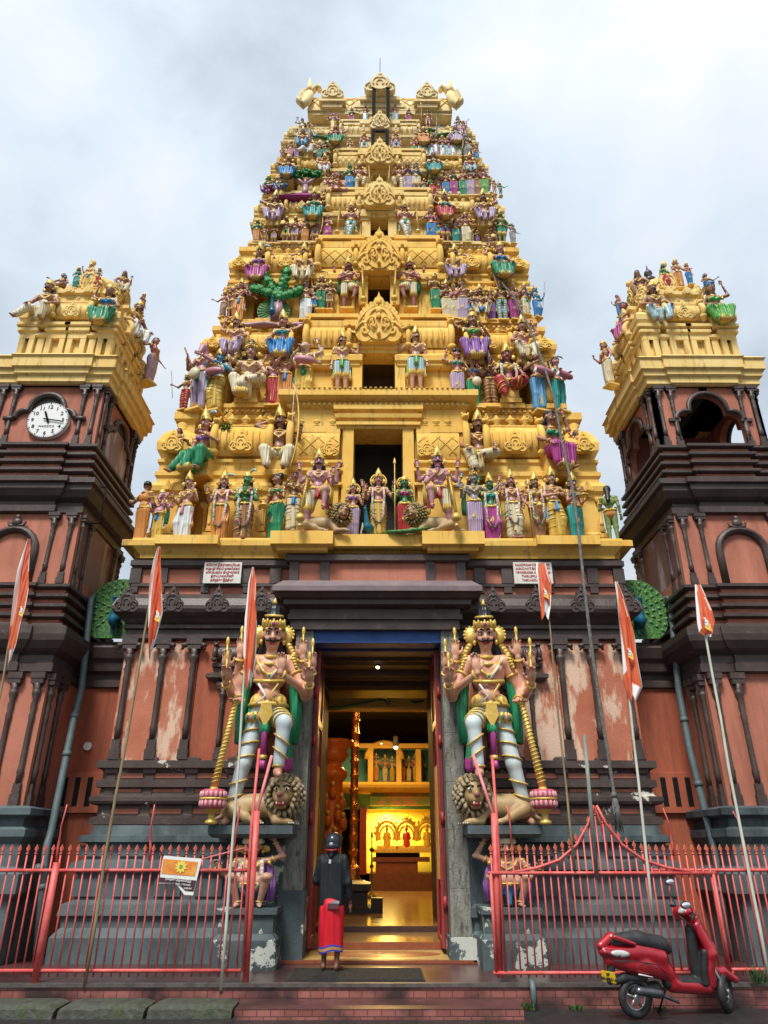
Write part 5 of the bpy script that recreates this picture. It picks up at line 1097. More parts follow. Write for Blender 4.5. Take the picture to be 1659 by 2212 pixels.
# ------------------------------------------------------------------ side towers
def arch_pts(cx, zs, w, n=10):
    P = []
    for (ox, oz, r, a0, a1) in ((.66, .0, .30, 0, 112), (.0, .34, .56, 22, 158), (-.66, .0, .30, 68, 180)):
        for i in range(n+1):
            a = radians(a0+(a1-a0)*i/n); P.append((cx+(ox+r*cos(a))*w, zs+(oz+r*sin(a))*w))
    return P        # from right spring over the top to left spring
def rot_side(mb, k0, cx, cy, q):
    if q: shift(mb, k0, Matrix.Translation((cx, cy, 0)) @ Matrix.Rotation(q*pi/2, 4, 'Z') @ Matrix.Translation((-cx, -cy, 0)))
def side_tower(s):
    cx, cy, hw = s*6.55, 12.93, 1.08; nm = 'clock_tower' if s < 0 else 'bell_tower'
    R = empty(nm, (cx, cy, .3)); tag(R, 'side tower with white clock face, yellow carved roof and dark brown stepped cornices' if s < 0 else 'side tower with open arches and a bell, yellow carved roof and dark brown stepped cornices', 'tower')
    def tp(mb, name, parent=None):
        o = mb.build(name); o.parent = parent or R
        if parent is None: o.matrix_parent_inverse = Matrix.Translation(-R.location)
        return o
    def rg(mb, h, prof, mat): mb.ring(cx-h, cx+h, cy-h, cy+h, prof, mat)
    m = MB(); rg(m, hw+.08, [(.10, .3), (.10, 1.1), (.22, 1.2), (.22, 1.45), (.08, 1.55), (.08, 1.85), (.16, 1.95), (.16, 2.05), (.06, 2.1), (.06, 2.2), (.20, 2.25), (.20, 2.34), (.05, 2.38)], GREY); tp(m, 'grey_plinth')
    m = MB(); rg(m, hw+.03, [(0, 2.38), (0, 4.5)], TERRA); tp(m, 'wall'); m = MB(); rg(m, hw+.05, [(0, 5.98), (-.03, 7.36)], TERRA)
    if s < 0:
        tp(m, 'wall'); m = MB(); rg(m, hw-.02, [(0, 8.8), (-.03, 10.25)], TERRA)
    tp(m, 'wall')
    for q in ((-1) * s, ):
        m = MB(); x = cx-s*(hw+.03)       # weathered wine-red plaster on the inner face
        m.box(*sorted((x, x-s*.015)), cy-hw+.12, cy+hw-.12, 6.02, 7.3, WINE)
        if s < 0: tp(m, 'weathered_wall_panel'); m = MB(); m.box(*sorted((x+s*.05, x+s*.045-s*.015)), cy-hw+.5, cy+hw-.5, 8.9, 9.7, WINE)
        tp(m, 'weathered_wall_panel')
    def bands(z0, z1, h, n, name, flare=0.):
        for pr in (0, 1):
            pass
        m = MB(); dz = (z1-z0)/n
        for i in range(n):
            a = z0+i*dz; g = h+flare*i/n
            rg(m, g, [(-.02, a), (-.02, a+dz*.45)], TERRA); rg(m, g, [(.02, a+dz*.45+.001), (.07, a+dz*.52), (.09, a+dz*.60), (.09, a+dz*.88), (.0, a+dz-.002)], DARK)
            m.ring(cx-h*.5, cx+h*.5, cy-g-.07, cy+g+.07, [(.0, a), (.0, a+dz*.45)], TERRA); m.ring(cx-h*.5, cx+h*.5, cy-g-.07, cy+g+.07, [(.02, a+dz*.452), (.07, a+dz*.52), (.09, a+dz*.60), (.09, a+dz*.89), (.0, a+dz-.004)], DARK)
        tp(m, name)
    m = MB(); rg(m, hw+.03, [(.0, 4.42), (.06, 4.44), (.06, 4.56), (.02, 4.6), (.02, 4.72), (.16, 4.80), (.24, 4.92), (.26, 5.02), (.26, 5.14), (.10, 5.22), (.06, 5.26)], DARK); m.ring(cx-.55, cx+.55, cy-hw-.08, cy+hw+.08, [(.0, 4.42), (.06, 4.44), (.06, 4.56), (.02, 4.6), (.02, 4.72), (.16, 4.80), (.24, 4.92), (.26, 5.02), (.26, 5.145), (.10, 5.22), (.06, 5.262)], DARK); tp(m, 'lower_cornice')
    bands(5.26, 5.98, hw+.03, 4, 'stepped_band')
    m = MB(); rg(m, hw, [(.0, 7.34), (.05, 7.36), (.05, 7.48), (.0, 7.50), (.0, 7.58), (.12, 7.64), (.20, 7.76), (.20, 7.86), (.26, 7.88), (.26, 7.98), (.12, 8.06), (.08, 8.08)], DARK); m.ring(cx-.6, cx+.6, cy-hw-.07, cy+hw+.07, [(.0, 7.34), (.05, 7.36), (.05, 7.48), (.0, 7.50), (.0, 7.58), (.12, 7.64), (.20, 7.76), (.20, 7.86), (.26, 7.882), (.26, 7.982), (.12, 8.062), (.08, 8.082)], DARK); tp(m, 'upper_cornice')
    bands(8.08, 8.82, hw+.02, 4, 'stepped_band', -.03)
    # colonnettes on all faces
    for (z0, z1, g, xs) in ((2.38, 4.42, hw+.03, (-.97, -.60, .60, .97)), (5.98, 7.34, hw+.03, (-.97, -.66, .66, .97)), (8.82, 10.2, hw-.03, (-.98, -.72, .72, .98))):
        for q in range(4):
            if q == 2: continue
            for x in xs:
                m = MB(); pilaster(m, cx+x*(g/1.1), cy-g, z0, z1, .15 if z0 < 5 else .13, DARK); rot_side(m, 0, cx, cy, q); tp(m, 'colonnette')
    for q in (0, 1, 3):
        if q == (1 if s < 0 else 3): continue
        m = MB(); z0 = 6.0; y = cy-hw-.06      # round arch in the middle storey
        pts = [(cx-.42, y, z0), (cx-.42, y, z0+.60)]+[(cx-.42*cos(t*pi/10), y, z0+.62+.40*sin(t*pi/10)) for t in range(1, 10)]+[(cx+.42, y, z0+.60), (cx+.42, y, z0)]
        m.tube(pts, .07, DARK, 8); m.tube([(p[0], y-.05, p[2]) for p in pts], .03, DARK, 6); m.ball((cx, y-.03, z0+1.14), (.10, .06, .09), DARK, 8, 6); m.ball((cx, y-.03, z0+1.24), (.05, .04, .06), DARK, 8, 6)
        for a in (-1, 1): m.tube([(cx, y-.02, z0+1.06), (cx+a*.12, y-.02, z0+1.08), (cx+a*.16, y-.02, z0+1.16)], [.05, .04, .02], DARK, 6)
        rot_side(m, 0, cx, cy, q); tp(m, 'blind_arch')
    # top storey
    zs = 9.42; g = hw-.03
    for q in range(4):
        if s < 0:
            m = MB(); P = arch_pts(cx, zs, .62); m.tube([(p[0], cy-g-.04, p[1]) for p in P], .055, DARK, 7)
            for a in (-1, 1): m.tube([(cx+a*.595, cy-g-.04, zs), (cx+a*.80, cy-g-.04, zs)], .05, DARK, 6)
            rot_side(m, 0, cx, cy, q); tp(m, 'cusped_arch')
            m = MB(); m.prism([(p[0]*.9+cx*.1, p[1]*.9+zs*.1+.02) for p in P[8:25]], 'y', cy-g-.012, cy-g+.2, SOOT); rot_side(m, 0, cx, cy, q); tp(m, 'arch_shadow_niche')  # flat dark panel on the wall, painting the shade of an arch recess
        else:
            m = MB(); P = arch_pts(cx, zs, .70); zt = 10.24
            m.prism([(cx-g, zs), (cx-g, zt), (cx+g, zt), (cx+g, zs)]+P, 'y', cy-g, cy-g+.16, TERRA)
            for a in (-1, 1): m.box(*sorted((cx+a*.672, cx+a*g)), cy-g, cy-g+.16, 8.82, zs, TERRA)
            rot_side(m, 0, cx, cy, q); tp(m, 'arched_wall')
            m = MB(); m.tube([(p[0], cy-g-.03, p[1]) for p in P], .05, DARK, 7)
            for a in (-1, 1): m.tube([(cx+a*.672, cy-g-.02, 8.84), (cx+a*.672, cy-g-.02, zs)], .04, DARK, 6); m.box(*sorted((cx+a*.60, cx+a*.82)), cy-g-.06, cy-g, zs-.04, zs+.03, DARK)
            rot_side(m, 0, cx, cy, q); tp(m, 'cusped_arch')
    if s > 0:
        m = MB(); m.box(cx-g, cx+g, cy-g, cy+g, 10.24, 10.3, paint((.22, .17, .11))); m.box(cx-.08, cx+.08, cy-g, cy+g, 10.05, 10.24, SOOT); tp(m, 'bell_ceiling')
        m = MB(); m.lathe(cx-.2, cy+.1, [(.22, 9.0), (.23, 9.02), (.17, 9.12), (.14, 9.32), (.08, 9.40), (.02, 9.42), (.015, 10.1)], BRASS, 16); m.box(cx-.05, cx+.5, cy-.1, cy+.35, 8.85, 9.25, SOOT); tp(m, 'bell')
    if s < 0:
        ck = empty('clock_face', (xr(104, 910, cy-g-.07), cy-g-.07, zy(910, cy-g-.07))); ck.parent = R; ck.matrix_parent_inverse = Matrix.Translation(-R.location)
        rr = .405; m = MB(); m.prism(circ(0, 0, rr, 48), 'y', -.03, .06, surf('clock_dial', (.74, .74, .72), rough=.35)); m.build('dial', ck)
        m = MB(); R2 = rr*1.0
        m.tube([(R2*cos(t*pi/20), -.03, R2*sin(t*pi/20)) for t in range(40)], .006, BLACK, 4, closed=True)
        for t in range(60):
            a = t*pi/30; L_ = .018 if t % 5 else .034; c_, s_ = cos(a), sin(a); w_ = .004 if t % 5 else .009
            p = [((rr-.012)*c_-w_*s_, (rr-.012)*s_+w_*c_), ((rr-.012)*c_+w_*s_, (rr-.012)*s_-w_*c_), ((rr-.012-L_)*c_+w_*s_, (rr-.012-L_)*s_-w_*c_), ((rr-.012-L_)*c_-w_*s_, (rr-.012-L_)*s_+w_*c_)]
            m.prism(p, 'y', -.036, -.031, BLACK)
        m.build('minute_marks', ck)
        for h in range(1, 13):
            a = pi/2-h*pi/6; text_obj(str(h), .115, (rr*.73*cos(a), -.032, rr*.73*sin(a)-.042), BLACK, 'numeral', ck)
        text_obj('WADSCO', .062, (0, -.032, -.17), BLACK, 'maker_name', ck, font_w=1.25)
        def hand(nm_, ang_, ln, w_):
            m = MB(); c_, s_ = cos(ang_), sin(ang_)
            p = [(-.08*c_-w_*s_, -.08*s_+w_*c_), (-.08*c_+w_*s_, -.08*s_-w_*c_), (ln*.9*c_+w_*s_, ln*.9*s_-w_*c_), (ln*c_, ln*s_), (ln*.9*c_-w_*s_, ln*.9*s_+w_*c_)]
            m.prism(p, 'y', -.05 if nm_ == 'hour_hand' else -.058, -.045 if nm_ == 'hour_hand' else -.052, BLACK); m.build(nm_, ck)
        hand('hour_hand', pi/2-radians(338), .21, .020); hand('minute_hand', pi/2-radians(99), .34, .012)
        m = MB(); m.ball((0, -.05, 0), (.03, .015, .03), BLACK, 10, 6); m.build('hub', ck)
    # yellow roof
    M = GOLD2
    m = MB(); rg(m, hw, [(.0, 10.20), (.06, 10.24), (.06, 10.36), (.12, 10.40), (.12, 10.50), (.18, 10.53), (.18, 10.74), (.22, 10.78), (.14, 10.86), (-.02, 10.90)], M)
    for a in (0,): m.ring(cx-.62, cx+.62, cy-hw-.05, cy+hw+.05, [(.0, 10.20), (.06, 10.235), (.06, 10.36), (.12, 10.40), (.12, 10.50), (.18, 10.53), (.18, 10.742), (.22, 10.782), (.14, 10.862), (-.02, 10.902)], M); m.ring(cx-hw-.05, cx+hw+.05, cy-.62, cy+.62, [(.0, 10.20), (.06, 10.237), (.06, 10.362), (.12, 10.402), (.12, 10.502), (.18, 10.532), (.18, 10.744), (.22, 10.784), (.14, 10.864), (-.02, 10.904)], M)
    tp(m, 'yellow_cornice')
    m = MB(); rg(m, hw-.16, [(0, 10.88), (-.05, 11.9)], M)
    for q in range(4):
        k0 = len(m.v); y = cy-hw+.10
        for x0, x1 in ((-.98, -.66), (-.42, -.02), (.02, .42), (.66, .98)):
            m.box(cx+x0, cx+x1, y-.02, y+.2, 10.90, 10.98, M); m.box(cx+x0, cx+x1, y-.02, y+.2, 11.46, 11.60, M)
            for x in (x0+.06, x1-.06): m.box(cx+x-.055, cx+x+.055, y-.015, y+.12, 10.98, 11.46, M)
            m.ring(cx+x0, cx+x1, y-.02, y+.3, [(.0, 11.60), (.05, 11.63), (.05, 11.70), (.0, 11.72), (.08, 11.76), (.08, 11.83), (.0, 11.88)], M)
        for x in (-.54, .54): m.box(cx+x-.07, cx+x+.07, y+.02, y+.2, 10.90, 11.55, M); m.ring(cx+x-.10, cx+x+.10, y, y+.3, [(.0, 11.50), (.03, 11.53), (.03, 11.60), (0, 11.62)], M)
        rot_side(m, k0, cx, cy, q)
    tp(m, 'pilastered_storey')
    m = MB(); rg(m, hw-.32, [(.10, 11.88), (.14, 11.92), (.14, 12.0), (.0, 12.05), (-.02, 12.55), (.06, 12.60), (.06, 12.68), (-.05, 12.76)], M); tp(m, 'shrine_storey')
    for q in range(4):
        m = MB(); y = cy-hw+.20; barrel(m, cx-.38, cx+.38, y, 12.04, 12.42, .14, M, False); rib(m, cx-.40, y, 12.04, 12.46, .18, M, w=.07); rib(m, cx+.40, y, 12.04, 12.46, .18, M, w=.07)
        m.ring(cx-.40, cx+.40, y+.0, y+.3, [(0, 12.46), (.04, 12.5), (.04, 12.55), (0, 12.58), (0, 12.72), (.06, 12.75), (.06, 12.84), (.0, 12.88)], M); potrow(m, cx-.3, cx+.3, y+.02, 12.58, .14, 3, M)
        rot_side(m, 0, cx, cy, q); o = tp(m, 'shrine')
        [(kudu(m, kx, kz, kw_, ky, M, kf, .05), rot_side(m, 0, cx, cy, q), m.build('gable', o)) for m, kx, kz, kw_, ky, kf in ((MB(), cx, 12.02, .36, y-.13, True), (MB(), cx-.20, 12.74, .22, y-.06, False), (MB(), cx+.20, 12.74, .22, y-.06, False))]
        m = MB(); c = hw-.22; m.ring(cx-c-.16, cx-c+.16, cy-c-.16, cy-c+.16, [(.0, 11.86), (.05, 11.95), (.06, 12.08), (-.02, 12.2), (-.1, 12.26)], M); m.lathe(cx-c, cy-c, [(.06, 12.24), (.10, 12.28), (.04, 12.34), (.002, 12.44)], M, 8); rot_side(m, 0, cx, cy, q); tp(m, 'corner_shrine')
    m = MB(); rg(m, .50, [(.10, 12.72), (.12, 12.80), (.06, 12.86), (.0, 12.9), (.0, 13.1), (.06, 13.14), (.06, 13.22), (.0, 13.26)], M); tp(m, 'neck')
    m = MB(); n = 24
    rings = []
    for i in range(9):
        t = i/8.; r_ = .58*sin(.45+t*(pi-.55))**.7; rings.append([(cx+r_*(1+.05*cos(8*2*pi*j/n))*cos(2*pi*j/n), cy+r_*(1+.05*cos(8*2*pi*j/n))*sin(2*pi*j/n), 13.22+.62*t) for j in range(n)])
    m.loft(rings, M, smooth=True); m.lathe(cx, cy, [(.16, 13.8), (.24, 13.84), (.22, 13.90), (.10, 13.94)], M, 14); tp(m, 'dome')
    for q in range(4):
        m = MB(); kudu(m, cx, 13.12, .66, cy-.56, M, True, .10); m.ball((cx, cy-.62, 14.02-.1), (.07, .06, .09), M, 8, 6); rot_side(m, 0, cx, cy, q); tp(m, 'dome_gable')
        m = MB(); kudu(m, cx, 12.88, .40, cy-.80, M, True, .14); shift(m, 0, Matrix.Translation((cx, cy, 0)) @ Matrix.Rotation(pi/4+q*pi/2, 4, 'Z') @ Matrix.Translation((-cx, -cy, 0))); tp(m, 'corner_gable')
    if s > 0:
        m = MB(); m.lathe(cx-.1, cy, [(.06, 13.9), (.15, 13.98), (.15, 14.04), (.05, 14.10), (.04, 14.14), (.10, 14.22), (.09, 14.28), (.03, 14.36), (.003, 14.52)], MATS['dark_copper'], 12); tp(m, 'finial')
    if s < 0:
        m = MB(); x = cx+hw+.5; m.tube([(x-.9, cy-1.0, 7.95), (x-.15, cy-1.0, 7.95), (x-.15, cy-1.0, 7.2), (x-.8, cy-1.0, 7.2)], .02, BLACK, 5); tp(m, 'iron_bracket')
side_tower(-1); side_tower(1)
# ------------------------------------------------------------------ the painted figures of the towers
# x foot top | arms | legs | f/m skin | garment colour | blouse or - | crown | extras
ROWS = {
'first ledge': (7.0, .0, """
298 1178 1040|front,out|stand|m b|robe:orange|-|none|turn=30 rz=150 hair=short
336 1177 1055|bless,bless|stand|m k|dhoti:yellow|-|small|head=elephant more sash=blue fat=.03 scarf=green scf
392 1176 1014|front,bless|contraL|m p|dhoti:white|-|kirita|sash=pink turn=20
470 1176 1012|bless,out|contra|m r|dhoti:orange|-|kirita|garland feather turn=15
523 1177 1017|pray,pray|contraL|m g|dhoti:brown|-|small|garland turn=-25 hair=back feather
591 1177 1024|low,front|stand|f b|skirt:green|green|none|tray hair=bun turn=-40 rz=-25
631 1150 1020|mouth,pray|stand|m b|dhoti:cream|-|none|sash=blue hair=bun
761 1166 1030|down,bless|stand|f p|skirt:lilac|purple|kirita|halo
817 1165 1008|bless,staff|stand|m r|dhoti:gold|-|kirita|staffR garland halo more
875 1166 1025|bless,down|stand|f g|skirt:red|magenta|small|halo
1029 1164 1005|bless,out|stand|m y|skirt:lilac|-|topknot|more scf scarf=green turn=20
1066 1176 1017|up,down|contra|f g|skirt:magenta|teal|kirita|bowR garland turn=-15
1113 1166 1010|bless,low|contra|m r|dhoti:cream|-|kirita|staffR garland more
1120 1166 1120|front,front|lotus|m r|loin:cream|-|small|feather nob
1166 1168 1013|low,low|stand|f b|skirt:brown|gold|kirita|garland pot turn=10
1205 1168 1003|cross,out|contra|m p|dhoti:yellow|-|kirita|sash=lightblue turn=-15
1250 1173 1015|front,front|stand|f r|skirt:teal|teal|kirita|tray hair=long
1328 1174 1048|down,cross|stand|m l|loin:orange|-|none|rz=160 hair=back
"""),
'first shrine row': (8.45, .0, """
432 1034 880|front,play|extL|f r|skirt:green|purple|kirita|feather
598 1030 872|behind,staff|sitwide|m b|trousers:cream|-|kirita|bowR beard turn=-20
381 985 925|behind,knee|sitone|m b|dhoti:brown|-|none|small
1039 1032 880|knee,knee|sitone|m b|dhoti:cream|-|kirita|beard
1201 1030 888|knee,up|sit|f b|skirt:magenta|green|none|turn=15
1250 985 928|behind,knee|sitone|f r|skirt:magenta|pink|none|turn=50
"""),
'second ledge': (10.45, .0, """
395 888 812|out,low|stand|m b|trousers:red|-|small|stickL beard
424 890 757|play,play|stand|m k|trousers:lilac|-|none|head=horse veena sash=green
463 892 760|play,play|contraL|m u|dhoti:yellow|-|kirita|drum
532 874 742|behind,knee|sitone|m p|skirt:cream|-|topknot|more turn=5
586 880 776|up,front|stand|m k|dhoti:red|-|small|turn=10
612 880 763|play,bless|stand|m r|dhoti:orange|-|turban|sash=blue turn=-20
652 874 750|play,up|contra|m o|dhoti:yellow|-|none|head=bull drum more sash=green
737 853 722|down,far|stand|m p|shorts:paleblue|-|kirita|clubR beard turn=-20 sashg
900 849 712|far,down|stand|m p|shorts:paleblue|-|kirita|clubL beard turn=20 sashg
991 871 762|up,up|stand|f r|skirt:lilac|teal|turban|turn=40 hair=bun tc=black
1026 884 770|up,play|stand|f r|skirt:green|blue|kirita|veena more turn=15
1063 882 778|pray,front|stand|m d|trousers:brown|-|turban|turn=-10
1103 873 747|staff,knee|sitone|f m|trousers:red|gold|kirita|back garland swordL
1168 891 765|play,play|stand|m b|dhoti:lightblue|-|small|drum more
1212 891 782|front,front|stand|f r|trousers:teal|green|none|drum feather
"""),
'second shrine row': (11.45, .0, """
503 778 682|up,knee|sitwide|m r|drape:lilac|-|kirita|beard sash=green
606 786 678|knee,behind|sitwide|f r|skirt:blue|teal|kirita|turn=-15
1026 790 682|behind,play|sitwide|f b|skirt:purple|lime|small|turn=15
1135 787 687|knee,up|sitwide|m r|drape:cream|-|kirita|turn=-20
"""),
'third ledge': (13.0, .0, """
480 688 632|out,low|contra|m r|dhoti:brown|-|small|beard
514 696 608|bless,bless|contraL|m r|dhoti:orange|-|kirita|back heads sash=blue
497 692 624|up,out|stand|m r|shorts:brown|-|small|beard
658 696 615|bless,low|contra|m r|dhoti:white|-|none|beard turn=-50 hair=back
692 672 600|cross,up|stand|f b|skirt:green|gold|small|clubR
750 672 564|cross,staff|stepR|m m|shorts:cream|-|kirita|maceR beard more scarfb
887 670 562|staff,cross|stepL|m m|shorts:cream|-|kirita|maceL beard more scarfb
942 672 598|bless,front|stand|f b|skirt:green|gold|none|pot
966 690 608|pray,down|stand|f b|skirt:cream|brown|kirita|turn=20
983 691 614|pray,down|stand|f r|skirt:cream|pink|kirita|turn=-15
1002 694 602|pray,out|stand|m r|skirt:lilac|-|kirita|turn=40
1040 692 617|knee,knee|sitwide|m b|trousers:cream|-|kirita|beard stickR sash=blue
1087 694 608|front,up|stand|m b|trousers:paleblue|-|kirita|stickL turn=-20 sash=green
1113 693 612|cross,down|stand|f r|skirt:magenta|pink|kirita|turn=-10
1063 694 628|front,pray|stand|f b|skirt:purple|gold|small|
1138 682 612|mouth,front|stand|m r|dhoti:cream|-|kirita|flute sash=green
1162 687 622|out,bless|contra|m u|skirt:blue|-|small|stickR
"""),
'third shrine row': (13.95, .0, """
555 622 532|knee,up|sitwide|f b|skirt:magenta|purple|kirita|feather
653 620 533|behind,knee|sitwide|m b|drape:cream|-|kirita|beard
985 614 533|knee,behind|sitwide|m b|drape:lilac|-|kirita|beard sash=blue
1086 614 530|up,knee|sitwide|f r|skirt:green|blue|small|turn=5
820 571 528|down,down|stand|m k|loin:pink|-|none|nob
"""),
'fourth ledge': (15.8, .0, """
552 526 480|cross,bless|stand|m g|dhoti:orange|-|small|beard
569 527 490|front,cross|stand|m r|shorts:brown|-|small|
590 529 492|cross,cross|stand|m b|shorts:lilac|-|none|turn=15 hair=bun
615 528 475|hip,cross|stand|m b|shorts:yellow|-|small|shieldR beard sash=green
635 528 475|hip,cross|stand|m r|shorts:lilac|-|small|shieldR beard
658 528 477|down,bless|stand|m r|skirt:orange|-|small|turn=10
679 528 477|hip,cross|stand|m m|shorts:pink|-|small|shieldR beard sash=green
705 526 473|down,cross|contra|f r|skirt:magenta|pink|none|bowR turn=-30
757 523 447|staff,bless|crossed|m r|trousers:paleblue|-|kirita|maceL beard sash=green
875 521 445|bless,staff|crossedL|m r|trousers:white|-|kirita|maceR beard sash=green
933 525 462|mouth,front|stand|f r|skirt:blue|pink|none|turn=15 hair=long
963 527 466|hip,low|stand|m b|shorts:magenta|-|small|turn=15 sash=teal
1008 527 467|mouth,mouth|contra|m r|dhoti:cream|-|small|flute turn=30
1057 527 498|knee,knee|squat|m b|loin:brown|-|small|shieldR
1070 527 488|pray,out|stand|m b|loin:brown|-|none|
1086 528 460|hip,hip|stand|m l|shorts:green|-|kirita|beard
1109 527 487|out,low|stand|m y|skirt:grey|-|none|head=elephant
"""),
'fourth shrine row': (16.6, .0, """
590 491 422|behind,knee|sitwide|m b|drape:lilac|-|kirita|beard turn=20
676 488 417|knee,up|sitwide|f b|skirt:teal|green|kirita|turn=5
963 485 419|up,knee|sitwide|f b|skirt:red|teal|kirita|turn=-5
1048 491 419|knee,up|sitwide|m b|drape:lilac|-|kirita|beard
"""),
'fifth ledge': (17.9, .0, """
577 426 385|pray,bless|sitone|m g|dhoti:purple|-|small|turn=20
605 424 386|pray,knee|sitone|m y|trousers:blue|-|none|hair=bun
588 427 392|pray,front|sitone|m r|trousers:magenta|-|small|
700 432 377|behind,down|stand|f p|skirt:gold|gold|small|turn=10
727 427 381|mouth,pray|lotus|m r|loin:pink|-|none|hair=bun turn=-30
716 428 388|bless,down|stand|f r|skirt:pink|teal|small|
754 417 364|cross,pray|contra|f g|skirt:blue|gold|none|
775 421 357|front,staff|stepR|m r|trousers:cream|-|kirita|maceR beard
863 421 357|staff,front|stepL|m r|trousers:cream|-|kirita|maceL beard
882 421 362|pray,down|stand|f b|skirt:lilac|purple|none|
900 420 356|bless,pray|stand|m y|shorts:cream|-|topknot|
934 425 384|low,low|contra|m g|skirt:red|-|small|turn=-25
948 426 388|front,low|stand|m r|shorts:red|-|none|
964 426 378|pray,cross|stand|f r|skirt:blue|gold|none|turn=-10
982 426 375|mouth,pray|stand|f b|skirt:magenta|green|none|turn=20
1002 427 373|cross,pray|stand|f r|skirt:green|gold|none|
1018 427 370|down,cross|stand|f b|skirt:lilac|lilac|none|
1032 426 371|pray,pray|stand|f r|skirt:brown|brown|none|turn=-20
1048 424 370|down,cross|stand|f r|skirt:lime|purple|none|
1082 423 396|bless,out|stand|m g|loin:brown|-|small|
1069 420 390|out,bless|stand|m r|loin:orange|-|small|
"""),
'fifth shrine row': (18.6, .0, """
620 396 343|up,knee|sitwide|f b|skirt:blue|brown|small|
700 381 338|up,knee|sitwide|m r|drape:white|-|kirita|beard
938 386 338|knee,knee|sitwide|f b|skirt:teal|brown|none|
1017 380 335|knee,knee|sitwide|m m|drape:paleblue|-|kirita|beard
"""),
'sixth ledge': (19.75, .0, """
608 346 320|pray,out|stand|m r|loin:purple|-|small|
626 344 309|bless,down|stand|f r|skirt:pink|brown|small|turn=10
640 345 312|up,low|stand|m b|dhoti:purple|-|small|
666 344 305|up,out|sitcross|m p|drape:white|-|none|hair=back
702 345 311|cross,low|contra|m d|shorts:green|-|none|turn=-40
689 346 314|low,front|stand|f b|skirt:teal|brown|none|
728 350 312|front,cross|stand|m r|shorts:cream|-|none|turn=-20
755 343 305|pray,hip|contra|f p|skirt:cream|gold|small|
786 335 292|down,cross|stand|m r|shorts:white|-|small|sash=teal
856 335 290|down,down|stand|m r|shorts:lilac|-|small|sash=blue
895 340 302|cross,down|stand|f r|skirt:lime|magenta|small|
910 340 300|cross,cross|stand|m b|dhoti:white|-|small|
921 340 302|down,cross|stand|m r|dhoti:paleblue|-|small|sash=green
933 340 297|cross,cross|stand|m b|dhoti:paleblue|-|small|sash=purple
943 340 299|cross,cross2|stand|m b|dhoti:lilac|-|none|
957 340 298|cross2,cross|stand|m r|dhoti:white|-|small|sash=teal
970 340 299|cross,cross|stand|m r|dhoti:paleblue|-|small|sash=purple
981 340 300|down,cross|stand|m p|dhoti:white|-|small|turn=20
992 340 303|pray,cross|stand|m b|dhoti:cream|-|small|sash=teal
1009 341 296|out,cross|contra|m y|skirt:grey|-|none|bowR turn=-30
1019 345 305|staff,low|stand|m b|loin:brown|-|small|stickL beard
1030 346 318|cross,low|stand|m r|skirt:blue|-|small|
"""),
'sixth shrine row': (20.5, .0, """
652 326 281|up,knee|sitwide|m b|drape:lightblue|-|kirita|
724 324 279|knee,up|sitwide|f b|skirt:green|magenta|none|
916 322 280|up,knee|sitwide|f b|skirt:orange|orange|small|
986 320 278|knee,knee|sitwide|f r|skirt:lilac|teal|none|
"""),
'top ledge': (21.3, .0, """
650 301 262|up,pray|contra|m y|skirt:grey|-|none|veena hair=back
664 298 266|front,out|stand|m b|dhoti:grey|-|small|
719 286 250|bless,bless|stand|m k|dhoti:yellow|-|none|more head=elephant
759 273 239|down,out|stand|f b|skirt:magenta|teal|none|
789 269 231|out,down|stand|m b|dhoti:paleblue|-|small|beard
854 268 230|bless,down|stand|m r|dhoti:paleblue|-|small|beard
884 273 240|down,cross|stand|f m|skirt:magenta|teal|none|turn=20
925 280 243|staff,down|stand|m b|loin:pink|-|none|staffL
1003 300 264|up,front|stand|m k|loin:purple|-|small|
991 292 254|cross,out|contra|m y|skirt:lilac|-|topknot|
"""),
}
ORD = ['', 'second ', 'third ', 'fourth ', 'fifth ', 'sixth ', 'seventh ', 'eighth ']
used = {}
def parse(line):
    p = [q.strip() for q in line.split('|')]; x, yf, yt = map(float, p[0].split()); a = p[1].split(','); sx, sk = p[3].split(); g, gc = p[4].split(':')
    sp = dict(arms=(a[0], a[1]), legs=p[2], sex=sx, skin=sk, g=g, gc=gc, crown=p[6], hair='long'); desc = []; props = []
    if p[5] != '-': sp['top'] = p[5]
    elif sx == 'f': sp['top'] = gc
    rz = 0
    for q in p[7].split():
        if '=' in q:
            k, v = q.split('=')
            if k == 'rz': rz = float(v)
            elif k in ('turn',): sp[k] = float(v)
            elif k == 'fat': sp[k] = float(v)
            else: sp[k] = v
        elif q == 'beard': sp['beard'] = 'm'
        elif q == 'feather': sp['feather'] = 1
        elif q == 'more': sp['more'] = [(-1, 'far'), (1, 'far')] if x < 830 else [(1, 'far'), (-1, 'up')]
        elif q == 'back': sp['back'] = 1
        elif q == 'scf' or q == 'scarfb': props.append('scarf')
        elif q == 'sashg': sp['sash'] = 'lime'; sp['trim'] = 'gold'
        elif q in ('nob', 'small'): sp[q] = 1
        else: props.append(q)
    if sp.get('hair') == 'short': sp['hair'] = 'none' if False else 'short'
    sp['props'] = ' '.join(props)
    return x, yf, yt, sp, rz, props
